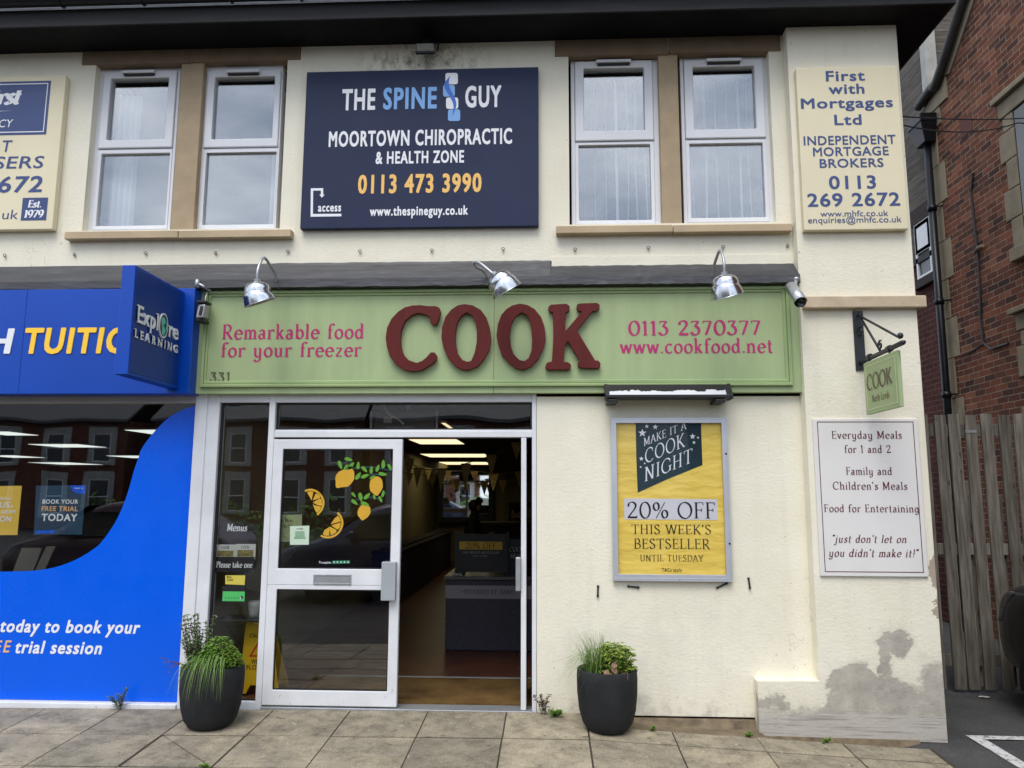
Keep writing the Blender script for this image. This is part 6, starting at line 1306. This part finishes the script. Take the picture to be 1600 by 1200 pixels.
# shelving freezers along the left and the back counter
def unit(label, x0, x1, y0, y1, h, m):
    t = thing('freezer_cabinet', label, 'freezer', ((x0+x1)/2, (y0+y1)/2, 0)); bm = NB(); box(bm, x0, x1, y0, y1, .002, h); obj('cabinet', bm, m, t, bevel=.02); bm = NB(); box(bm, x0-.01, x1+.01, y0-.01, y1+.01, h+.001, h+.04); obj('rim', bm, M['dark'], t)
    bm = NB(); box(bm, x0+.1, x1-.1, y0+.1, y1-.1, h+.041, h+.07); obj('lid', bm, M['dark'], t)
unit('low dark freezer cabinet along the left side of the food shop', -2.5, -2.1, 5.2, 11, .7, SLT); unit('far serving counter across the back of the food shop', -1.4, 1.6, 8.4, 9.2, .95, SLT)
def shelf(label, x0, x1, y0, y1, z1, seed):
    t = thing('shelf_unit', label, 'shelves', ((x0+x1)/2, (y0+y1)/2, 0)); bm = NB(); box(bm, x0, x1, y1-.02, y1, .0, z1); box(bm, x0, x0+.03, y0, y1-.0205, 0, z1); box(bm, x1-.03, x1, y0, y1-.0205, 0, z1)
    for k in range(5): box(bm, x0+.031, x1-.031, y0, y1-.021, .2+k*(z1-.25)/4.2, .22+k*(z1-.25)/4.2)
    obj('frame', bm, M['dark'], t); q = random.Random(seed); bm = NB()
    for k in range(4):
        xx = x0+.06
        while xx < x1-.12:
            w = q.uniform(.06, .12); h = q.uniform(.1, .25); z = .2211+k*(z1-.25)/4.2; box(bm, xx, xx+w, y0+.06, y0+.2, z, z+h); xx += w+.015
    o = obj('packets', bm, mat('mixed_packets_%d' % seed, S(120, 100, 74), .5, .5, 9, 0, 0), t); o['kind'] = 'stuff'
shelf('dark shelves of packets right of the mirror at the back', -.9, 1.9, 11.6, 12.1, 1.35, 2)
bm = NB(); box(bm, -2.61, -1.0, 12.15, 12.25, .001, 2.02); obj('partition', bm, M['int_wall'], B)
# mirror on the back wall
ym = 11.95; r = RC(693, 740, 763, 808, ym); mi = thing('wall_mirror', 'wide wall mirror at the back of the shop reflecting the hedge across the road', 'mirror', ((r[0]+r[1])/2, ym, r[2]))
MI = NT('mirror_glass'); mm = MI.fin((.85, .88, .86, 1), .02, .5, 1)
bm = NB(); box(bm, r[0], r[1], ym, ym+.02, r[2], r[3]); obj('glass', bm, mm, mi); bm = NB(); ring(bm, (r[0]-.12, r[1]+.12, r[2]-.12, r[3]+.12), (r[0]+.001, r[1]-.001, r[2]+.001, r[3]-.001), ym-.03, ym+.03); obj('frame', bm, M['iron'], mi, bevel=.01); mi.rotation_euler = (0, 0, rad(4.75))
# person behind the counter, seen in profile against the mirror
yp_ = 6.6; c0 = A(738, 800, yp_); PX = c0.x
pe = thing('person', 'person in dark clothes standing in profile behind the counter, dark against the mirror', 'person', (PX, yp_, 0))
SK = mat('skin', (.22, .13, .09, 1), .6, .08, 6, 0, 0); CLO = mat('dark_shirt', (.012, .012, .014, 1), .9, .2, 9, 0, 0); HA = mat('dark_hair', (.008, .007, .006, 1), .6, .3, 30, 0, 0)
def skin(name, verts, edges, radii, m, parent, sub=2):
    me = bpy.data.meshes.new(name); me.from_pydata(verts, edges, []); me.materials.append(m); o = bpy.data.objects.new(name, me); COL.objects.link(o)
    s_ = o.modifiers.new('skin', 'SKIN'); s_.use_smooth_shade = True; b = o.modifiers.new('sub', 'SUBSURF'); b.levels = b.render_levels = sub
    for v, r_ in zip(me.skin_vertices[0].data, radii): v.radius = r_ if isinstance(r_, tuple) else (r_, r_)
    me.skin_vertices[0].data[0].use_root = True; adopt(o, parent); return o
hz_ = A(738, 792, yp_).z      # middle of the head
k = hz_-1.50
V = [(0, 0, .92+k), (0, 0, 1.05+k), (.01, 0, 1.2+k), (.015, 0, 1.30+k), (.03, 0, 1.385+k), (.045, 0, 1.45+k), (.055, 0, 1.53+k), (.05, 0, 1.60+k),
     (.0, -.17, 1.29+k), (.03, -.23, 1.05+k), (.20, -.20, .98+k), (.0, .17, 1.29+k), (.05, .23, 1.06+k), (.24, .14, 1.08+k),
     (0, -.10, .83+k), (.02, -.12, .48+k*.5), (-.02, -.12, .07), (.10, -.13, .035), (0, .10, .83+k), (.06, .12, .48+k*.5), (.08, .12, .07), (.20, .13, .035), (.145, 0, 1.515+k), (.12, 0, 1.455+k)]
Ed = [(0, 1), (1, 2), (2, 3), (3, 4), (4, 5), (5, 6), (6, 7), (3, 8), (8, 9), (9, 10), (3, 11), (11, 12), (12, 13), (0, 14), (14, 15), (15, 16), (16, 17), (0, 18), (18, 19), (19, 20), (20, 21), (6, 22), (5, 23)]
Rr = [(.15, .12), (.14, .11), (.155, .12), (.15, .1), .055, .065, (.085, .095), (.07, .08), .06, .045, .032, .06, .045, .032, .075, .055, .04, .035, .075, .055, .04, .035, .018, .03]
body = skin('body', [(PX+x, yp_+y, z) for x, y, z in V], Ed, Rr, CLO, pe)
bm = NB()
for hx_, hy_, hz2, dx_ in ((.245, -.20, .965, 1), (.285, .14, 1.07, 1)):
    base = Vector((PX+hx_-.03, yp_+hy_, hz2+k)); lathe(bm, [(.0, 0), (.02, .004), (.034, .03), (.036, .07), (.03, .085), (0, .088)], Matrix.Translation(base) @ Matrix.Rotation(rad(90), 4, 'Y') @ Matrix.Scale(.55, 4, (0, 1, 0)), 12)
    for f in range(4): tube(bm, crv([base+Vector((.075, (f-1.5)*.017, 0)), base+Vector((.115-.004*abs(f-1.5), (f-1.5)*.019, -.004)), base+Vector((.145-.008*abs(f-1.5), (f-1.5)*.018, -.025))], 3), [.0085, .0085, .008, .008, .0075, .007, .006], 6)
    tube(bm, [base+Vector((.02, .03, 0)), base+Vector((.055, .058, -.008)), base+Vector((.085, .056, -.02))], [.011, .009, .007], 6)
obj('hands', bm, SK, pe, smooth=True)
bm = NB(); T = Matrix.Translation((PX+.03, yp_, hz_+.035)); lathe(bm, [(0, .085), (.05, .075), (.088, .035), (.1, -.01), (.095, -.055), (.07, -.085), (0, -.09)], T @ Matrix.Scale(1.0, 4, (1, 0, 0)), 16)
for v in bm.verts:
    if v.co.x > PX+.078: v.co.x = PX+.078
obj('hair', bm, HA, pe, smooth=True)
bm = NB(); T = Matrix.Translation((PX+.085, yp_, hz_-.005)); lathe(bm, [(0, .08), (.045, .065), (.07, .02), (.066, -.03), (.045, -.075), (0, -.09)], T, 14); hexa(bm, [(PX+.14, yp_-.014, hz_-.025), (PX+.172, yp_-.01, hz_-.02), (PX+.172, yp_+.01, hz_-.02), (PX+.14, yp_+.014, hz_-.025), (PX+.13, yp_-.008, hz_+.03), (PX+.148, yp_-.006, hz_+.03), (PX+.148, yp_+.006, hz_+.03), (PX+.13, yp_+.008, hz_+.03)]); obj('face', bm, SK, pe, smooth=True)
# bunting
BU = mat('printed_bunting_cloth', S(226, 198, 130), .8, .25, 30, 0, 0); STG = mat('bunting_string', S(130, 124, 110), .8, .1, 4, 0, 0)
def bunting(label, y, pts, flags, par=.0):
    t = thing('bunting', label, 'bunting', (A(*pts[0], y).x, y, 2.2)); P = crv([A(u, v, y) for u, v in pts], 6); bm = NB(); tube(bm, P, .006, 5); obj('string', bm, STG, t)
    for u, w, h in flags:
        x = A(u, 730, y).x; z = min(P, key=lambda p: abs(p.x-x)).z; hw = w*(y+5.8)/2400; hh = h*(y+5.8)/1200; bm = NB(); n = 5
        L_ = []
        for i in range(n+1):
            f = i/n; cur = .03*math.sin(f*2+u); L_.append((bm.verts.new((x-hw*(1-f), y-cur-.012, z-hh*f)), bm.verts.new((x+hw*(1-f)+.0005, y-cur*.5-.02, z-hh*f))))
        for q, w_ in zip(L_, L_[1:]): bm.faces.new((q[0], q[1], w_[1], w_[0]))
        obj('flag', bm, BU, t)
bunting('nearest string of triangular bunting rising to the right behind the open doorway', 4.0, [(625, 711), (640, 716), (653, 731), (690, 733), (728, 724), (768, 711), (812, 688), (826, 680)], [(639, 18, 34), (653, 15, 32), (690, 16, 36), (728, 16, 46), (768, 17, 36), (807, 17, 30)])
bunting('second string of triangular bunting, sagging across the middle of the shop', 5.4, [(625, 722), (690, 735), (738, 736), (780, 740), (822, 736)], [(669, 13, 20), (700, 12, 20), (742, 12, 20), (771, 17, 28), (812, 15, 24)])
bunting('farthest string of small triangular bunting in front of the mirror', 7.5, [(628, 738), (690, 746), (740, 752), (790, 750), (824, 742)], [(640, 12, 20), (676, 11, 18), (714, 11, 19), (757, 14, 22), (786, 12, 20)])
# back of a hanging screen behind the transom
y = .55; r = RC(579, 641, 684, 676, y); sn = thing('window_screen', 'dark back of a hanging screen with a cable, seen through the transom glass', 'screen', ((r[0]+r[1])/2, y, r[2]))
bm = NB(); box(bm, r[0]+.02, r[1]-.02, y, y+.06, r[2]-.02, r[3]); obj('back_panel', bm, mat('dark_screen_back', (.12, .125, .135, 1), .5, .1, 4, 0, 0), sn, bevel=.02)
bm = NB(); box(bm, r[0], r[0]+.018, y-.01, y+.07, r[2]-.02, r[3]-.01); box(bm, r[1]-.018, r[1], y-.01, y+.07, r[2]-.02, r[3]-.01); box(bm, r[0]+.3, r[0]+.33, y+.02, y+.05, r[3], 2.41); obj('frame', bm, M['galv'], sn)
q = RC(599.5, 652, 612, 661, y-.002); bm = NB(); box(bm, q[0], q[1], y-.004, y-.001, q[2], q[3]); obj('paper_label', bm, PAP, sn)
bm = NB(); tube(bm, crv([A(601, 635, y-.02), A(608, 647, y-.03), A(622, 655, y-.03), A(631, 663, y-.02)], 5), .008, 6); obj('cable', bm, M['alu'], sn)
# menu holder, stickers and things in the side window
y = .044; mh = thing('leaflet_holder', 'black leaflet holder lettered menus fixed inside the narrow side window', 'leaflet holder', (A(366, 890, y).x, y, 1.1))
def zz(p, yy): q = A(320+p[0]/3.75, 780+p[1]/3.75, yy); return (q.x, q.z)
yi = .075; BC = mat('black_card', (.016, .016, .02, 1), .6, .1, 5, 0, 0)
bm = NB(); prism(bm, [zz(p, yi) for p in ((80, 160), (130, 135), (200, 128), (270, 135), (322, 165), (290, 235), (290, 400), (100, 400), (98, 235))], yi, yi+.008); obj('back_board', bm, BC, mh)
bm = NB(); prism(bm, [zz(p, yi-.008) for p in ((56, 338), (290, 338), (288, 430), (54, 425))], yi-.009, yi-.001); obj('front_pocket', bm, BC, mh)
serifp('Menus', 354.5, 386.5, 818.5, 829.5, yi-.0012, WH, mh, bold=1.5, ital=.1, gap=.06); serifp('Please take one', 338, 394.5, 877.5, 886.5, yi-.0105, WH, mh, bold=1.4, gap=.05)
LFT = mat('white_leaflet', (.6, .6, .57, 1), .6, .04, 4, 0, 0); FD = mat('leaflet_food_print', S(130, 120, 70), .6, .6, 60, 0, 0)
for k, (a, b) in enumerate((((65, 265), (180, 338)), ((182, 262), (296, 338)))):
    p0, p1 = zz((a[0], b[1]+20), yi-.0005), zz(b, yi); p2 = zz(a, yi); l = tag(obj('leaflet', box(NB(), p2[0], p1[0], yi-.0008, yi-.0003, p1[1]-.02, p2[1]), LFT), ['left leaflet of the pair in the black holder', 'right leaflet of the pair in the black holder'][k], 'leaflet', 'leaflets in the black holder')
    q0, q1 = zz((a[0]+10, a[1]+35), yi), zz((b[0]-12, b[1]-2), yi); obj('printed_picture', box(NB(), q0[0], q1[0], yi-.0018, yi-.0009, q1[1], q0[1]), FD, l)
    serifp('COOK', 320+(a[0]+30)/3.75, 320+(b[0]-35)/3.75, 780+(a[1]+10)/3.75, 780+(a[1]+26)/3.75, yi-.0018, BK, l, bold=1.2)
def sticker(label, cat, name, pts, col, yy=.0535):
    t = tag(obj(name, prism(NB(), [zz(p, yy) for p in pts], yy-.0006, yy), mat(name+'_'+str(len(bpy.data.materials)), col, .5, .04, 4, 0, 0)), label, cat); return t
t = sticker('small yellow sticker below the leaflet holder in the side window', 'sticker', 'window_sticker', ((120, 446), (237, 446), (233, 503), (120, 498)), S(205, 190, 80))
sansp('Buy', 354.5, 362, 899.5, 903, .0525, BK, t, bold=.03); sansp('Local', 354.5, 364, 903.8, 907.2, .0525, BK, t, bold=.03)
t = sticker('green and black hygiene rating sticker in the side window', 'sticker', 'window_sticker', ((102, 508), (238, 506), (236, 604), (100, 602)), (.012, .014, .014, 1))
q0, q1 = zz((106, 540), .053), zz((232, 598), .053); obj('printed_panel', box(NB(), q0[0], q1[0], .0522, .0528, q1[1], q0[1]), mat('bright_green_print', S(80, 185, 100), .5, .03, 4, 0, 0), t)
for k in range(5): c = zz((122+k*18, 578), .052); obj('printed_disc', prism(NB(), [(c[0]+.0072*math.cos(j*.5236), c[1]+.0072*math.sin(j*.5236)) for j in range(12)], .0514, .052), mat('dim_green_%d' % k, S(60, 150, 84), .5, 0, 1, 0, 0), t)
c = zz((214, 576), .052); obj('printed_disc', prism(NB(), [(c[0]+.013*math.cos(j*.4488), c[1]+.013*math.sin(j*.4488)) for j in range(14)], .0514, .052), BK, t); a = A(374.5, 936.2, .051); sans('5', a.x, a.x+.013, a.z, a.z+.018, .0508, WH, t, bold=.03)
# wet floor sign, glass shelf and vase behind the side pane
y = .30; wf = thing('wet_floor_sign', 'yellow caution wet floor sign standing just inside the narrow side window', 'floor sign', (A(395, 1080, y).x, y, 0)); YP = mat('yellow_plastic', S(222, 180, 28), .4, .06, 4, 60, .05)
x0, x1 = A(372, 1085, y).x, A(412, 1085, y).x; xm0, xm1 = A(384, 975, y).x, A(416, 975, y).x; zt2 = A(395, 972, y).z
bm = NB(); prism(bm, [(x0, .012), (x0+.06, .012), (x0+.09, .075), (x1+.02, .075), (x1+.06, .012), (x1+.12, .012), (xm1+.04, zt2), (xm0, zt2)], y, y+.015); obj('panel', bm, YP, wf, bevel=.003)
bm = NB(); hexa(bm, [(x0+.0, y+.28, .012), (x1+.1, y+.28, .012), (x1+.1, y+.295, .012), (x0, y+.295, .012), (xm0, y+.02, zt2), (xm1+.04, y+.02, zt2), (xm1+.04, y+.035, zt2), (xm0, y+.035, zt2)]); obj('rear_panel', bm, YP, wf)
sansp('CAUTION', 390, 424, 990, 996, y-.001, BK, wf, bold=.03); sansp('WET', 392, 408, 1030, 1037, y-.001, BK, wf, bold=.03); sansp('FLOOR', 385, 414, 1039, 1046, y-.001, BK, wf, bold=.03)
RDP = mat('red_print', S(200, 40, 35), .5, .03, 3, 0, 0); bm = NB(); tri = [A(389, 1026, y), A(420, 1026, y), A(404.5, 1001, y)]; c = sum(tri, Vector())/3; prism(bm, [(p.x, p.z) for p in tri], y-.0022, y-.0008, [[(c.x+(p.x-c.x)*.72, c.z+(p.z-c.z)*.72) for p in tri]]); obj('warning_triangle', bm, RDP, wf)
y = .2; z_ = A(380, 966.5, y).z; sh_ = tag(obj('window_shelf', box(NB(), xc, fp0-.01, y-.06, y+.2, z_-.008, z_), mat('smoked_glass_shelf', (.05, .055, .055, 1), .15, .1, 3, 0, 0)), 'thin smoked glass shelf across the narrow side window', 'shelf')
c = A(394, 966, y); va = thing('vase', 'small white vase on the glass shelf behind the side window', 'vase', (c.x, y+.05, z_)); bm = NB(); lathe(bm, [(0, .001), (.035, .001), (.045, .03), (.052, .09), (.050, .125), (.045, .125), (.04, .1)], Matrix.Translation((c.x, y+.05, z_)), 24); obj('vessel', bm, mat('white_ceramic', (.5, .5, .48, 1), .3, .04, 3, 0, 0), va, smooth=True)
# stickers on the door glass
yd = .0115
def zd(p, yy=yd): q = A(430+p[0]/5.714, 690+p[1]/5.714, yy); return (q.x, q.z)
LEM = mat('lemon_print', S(206, 160, 46), .55, .06, 14, 0, 0); LVG = mat('green_leaf_print', S(92, 150, 48), .55, .06, 9, 0, 0); STP = mat('teal_stem_print', S(24, 60, 66), .55, .05, 6, 0, 0)
def ov(cx, cy, L, ang, w=.42):
    a = rad(ang); o = []
    for k in range(14):
        t = k/14*2*math.pi; x = math.cos(t)*L/2; y_ = math.sin(t)*L*w/2*(1-.3*math.cos(t)); o.append((cx+x*math.cos(a)-y_*math.sin(a), cy-(x*math.sin(a)+y_*math.cos(a))))
    return o
def decal(parent, name, pts, m, k=0): return obj(name, prism(NB(), [zd(p, yd-.0007*k) for p in pts], yd-.0005-.0007*k, yd-.0007*k), m, parent)
ls = thing('lemon_sticker', 'large sticker of three lemons on leafy stems at the top right of the door glass', 'sticker', (A(570, 730, yd).x, yd, 1.5))
LM = [[(537, 320), (548, 292), (570, 268), (625, 242), (665, 240), (690, 245), (703, 265), (707, 290), (705, 335), (680, 372), (650, 402), (615, 406), (590, 408), (560, 415), (548, 412), (540, 400), (540, 360)], [(842, 400), (845, 370), (850, 345), (868, 322), (890, 312), (920, 312), (940, 325), (955, 345), (960, 380), (960, 410), (945, 440), (930, 462), (915, 482), (900, 482), (885, 470), (868, 458), (850, 440)], [(735, 630), (740, 608), (750, 590), (775, 562), (800, 562), (820, 570), (838, 578), (850, 592), (851, 620), (848, 645), (820, 680), (800, 692), (785, 703), (772, 702), (765, 695), (750, 675), (738, 660)]]
for p in LM: decal(ls, 'printed_lemon', p, LEM, 1)
for p, q in (((690, 240), (1040, 262)), ((720, 335), (960, 300)), ((720, 520), (960, 520)), ((860, 420), (1000, 470))):
    c = [(p[0]+(q[0]-p[0])*i/10, p[1]+(q[1]-p[1])*i/10-22*math.sin(i/10*math.pi)) for i in range(11)]; decal(ls, 'printed_stem', [(x, y_-7) for x, y_ in c]+[(x, y_+7) for x, y_ in reversed(c)], STP)
for a in ((580, 208, 80, -70), (655, 158, 75, -15), (678, 215, 80, 50), (740, 213, 70, 85), (740, 307, 78, 55), (802, 307, 76, 22), (797, 247, 70, -45), (858, 252, 70, 85), (915, 237, 68, 70), (965, 200, 78, 88), (1024, 230, 68, -62), (960, 290, 76, -10), (700, 475, 55, -50), (708, 540, 70, -40), (762, 495, 82, -80), (820, 487, 76, 45), (885, 495, 50, -80), (963, 465, 62, 75), (940, 515, 62, -65), (632, 228, 62, 60), (660, 236, 60, 20), (868, 318, 56, 30), (802, 556, 80, -20)): decal(ls, 'printed_leaf', ov(*a), LVG, 2)
def slice_(label, rind, segs):
    t = thing('lemon_slice_sticker', label, 'sticker', (A(430+rind[0][0]/5.714, 800, yd).x, yd, 1.3)); c = [tuple(p)[:2] for p in crv([(x, y_, 0) for x, y_ in rind], 5)]; o, i = [], []
    for k, p in enumerate(c):
        a, b = c[max(k-1, 0)], c[min(k+1, len(c)-1)]; d = Vector((b[0]-a[0], b[1]-a[1])).normalized(); o.append((p[0]-d.y*9, p[1]+d.x*9)); i.append((p[0]+d.y*9, p[1]-d.x*9))
    decal(t, 'printed_rind', o+list(reversed(i)), LEM)
    for s_ in segs: decal(t, 'printed_segment', s_, LEM)
slice_('lemon slice sticker on the door glass, the upper one, curving down to the right', [(265, 440), (330, 430), (395, 465), (430, 530), (418, 600), (375, 655)], [[(285, 455), (310, 442), (342, 447), (325, 525)], [(335, 525), (360, 465), (390, 462), (405, 490), (395, 505)], [(335, 545), (395, 508), (412, 512), (421, 560), (415, 573), (385, 570)], [(335, 556), (350, 568), (412, 582), (402, 605), (372, 638), (355, 610)]])
slice_('lemon slice sticker on the door glass, the lower one, opening up to the left', [(555, 635), (585, 670), (600, 730), (575, 800), (520, 845), (460, 855), (408, 840)], [[(495, 738), (530, 685), (560, 662), (578, 685), (586, 712)], [(500, 748), (585, 722), (580, 762), (562, 785), (545, 780)], [(486, 757), (548, 790), (543, 812), (500, 837), (487, 800)], [(425, 825), (440, 790), (485, 762), (483, 838), (450, 842)]])
y2 = .021; nq = ((132, 755), (305, 750), (300, 920), (132, 922))
t = tag(obj('notice', prism(NB(), [zd(p) for p in nq], yd-.0006, yd), mat('pale_green_notice', S(196, 214, 192), .5, .04, 3, 0, 0)), 'square pale green notice at the left of the door glass', 'notice'); GP = mat('green_print', S(110, 160, 120), .5, .05, 3, 0, 0)
for k in range(7): obj('printed_line', prism(NB(), [zd(p, yd-.001) for p in ((178-10*(k > 4), 802+k*10), (262+10*(k > 4), 801+k*10), (262+10*(k > 4), 807+k*10), (178-10*(k > 4), 808+k*10))], yd-.0016, yd-.001), GP, t)
serif('COOK', zd((190, 780))[0], zd((250, 780))[0], zd((190, 785))[1], zd((190, 772))[1], yd-.0012, BK, t, bold=1.2)
t = tag(obj('notice', prism(NB(), [zd(p, .06) for p in ((50, 655), (240, 650), (235, 890), (40, 895))], .0595, .06), mat('olive_notice', S(150, 160, 118), .6, .05, 3, 0, 0)), 'olive green notice half hidden behind the pale square one on the door', 'notice')
for s_, a, b, c in (('le Wise,', 48, 165, 718), ('FreezePlan', 48, 150, 768)): serif(s_, zd((a, c), .059)[0], zd((b, c), .059)[0], zd((a, c), .059)[1], zd((a, c-34), .059)[1], .0588, BK, t, bold=.9)
t = tag(obj('rating_strip', prism(NB(), [zd(p) for p in ((508, 1064), (668, 1060), (668, 1088), (508, 1092))], yd-.0006, yd), mat('green_rating_print', S(30, 120, 84), .5, .03, 3, 0, 0)), 'narrow strip with five green star squares low on the upper door glass', 'sticker')
sans('Trustpilot', zd((390, 1090))[0], zd((500, 1090))[0], zd((390, 1088))[1], zd((390, 1068))[1], yd-.001, WH, t, bold=.02)
for k in range(5): obj('printed_star', prism(NB(), [zd((526+k*31+(10 if j % 2 == 0 else 4)*math.sin(j*math.pi/5), 1076-(10 if j % 2 == 0 else 4)*math.cos(j*math.pi/5)), yd-.001) for j in range(10)], yd-.0016, yd-.001), WH, t)
# ---------------------------------------------------------------- inside the neighbouring shop
y = .068
def wp(x, y_, yy=y): q = A(x/4.444, 630+y_/4.444, yy); return (q.x, q.z)
t = thing('window_poster', 'dark teal poster about a free trial hanging in the left shop window', 'poster', (A(92, 800, y).x, y, 1.2)); bm = NB(); prism(bm, [wp(*p) for p in ((250, 572), (596, 570), (568, 912), (234, 914))], y, y+.004); obj('sheet', bm, mat('teal_poster', S(26, 62, 88), .5, .08, 2, 0, 0), t)
def wtext(s_, x0, x1, yt_, yb_, m, b=.05): a, c, d = wp(x0, yb_, y-.001), wp(x1, yb_, y-.001), wp(x0, yt_, y-.001); sans(s_, a[0], c[0], a[1], d[1], y-.001, m, t, bold=b)
wtext('BOOK YOUR', 294, 541, 668, 697, WH); wtext('FREE TRIAL', 288, 540, 715, 748, PE); wtext('TODAY', 286, 534, 768, 816, WH)
bm = NB(); prism(bm, [wp(*p, y-.0008) for p in ((488, 571), (596, 570), (591, 630), (545, 628), (505, 610))], y-.0012, y-.0006); obj('printed_corner', bm, vinyl, t); wtext('Expl re', 520, 577, 584, 594, WH)
bm = NB(); prism(bm, [wp(*p, y-.0008) for p in ((247, 885), (378, 882), (382, 892), (376, 902), (246, 904))], y-.0012, y-.0006); obj('printed_tab', bm, vinyl, t)
t = thing('window_poster', 'yellow poster cut off by the left edge of the picture in the left shop window', 'poster', (A(0, 800, y).x, y, 1.2)); bm = NB(); prism(bm, [wp(*p) for p in ((-230, 578), (151, 573), (120, 915), (-250, 918))], y, y+.004); obj('sheet', bm, mat('yellow_poster', S(226, 186, 74), .5, .05, 2, 0, 0), t)
wtext('NNING', -2, 78, 656, 672, WH, .03); wtext('US', -2, 66, 687, 724, WH); wtext('&', 77, 93, 707, 724, WH); wtext('EXAM', 14, 106, 740, 764, WH, .03); wtext('ON', -2, 76, 784, 822, WH)
y = .5
for k, (q, lb) in enumerate((((( 150, 1005), (290, 1005), (225, 1180), (85, 1180)), 'larger leaning pale board low in the left shop window'), (((320, 995), (385, 993), (300, 1180), (235, 1180)), 'narrow leaning pale board low in the left shop window'))):
    bm = NB(); prism(bm, [(A(p[0]/4.444, 630+p[1]/4.444, y).x, A(p[0]/4.444, 630+p[1]/4.444, y).z) for p in q], y, y+.02); tag(obj('display_board', bm, mat('pale_board_%d' % k, (.20, .19, .16, 1), .7, .1, 4, 0, 0)), lb, 'display board', 'leaning boards in the left shop window')
t = thing('desk', 'dark desk deep inside the left shop', 'desk', (-5.6, 3.2, 0)); bm = NB(); box(bm, -6.6, -4.4, 3, 3.7, .7, .74); obj('desk_top', bm, M['dark'], t)
for x_, y_ in ((-6.5, 3.1), (-4.5, 3.1), (-6.5, 3.6), (-4.5, 3.6)): obj('leg', box(NB(), x_-.03, x_+.03, y_-.03, y_+.03, .001, .699), M['dark'], t)
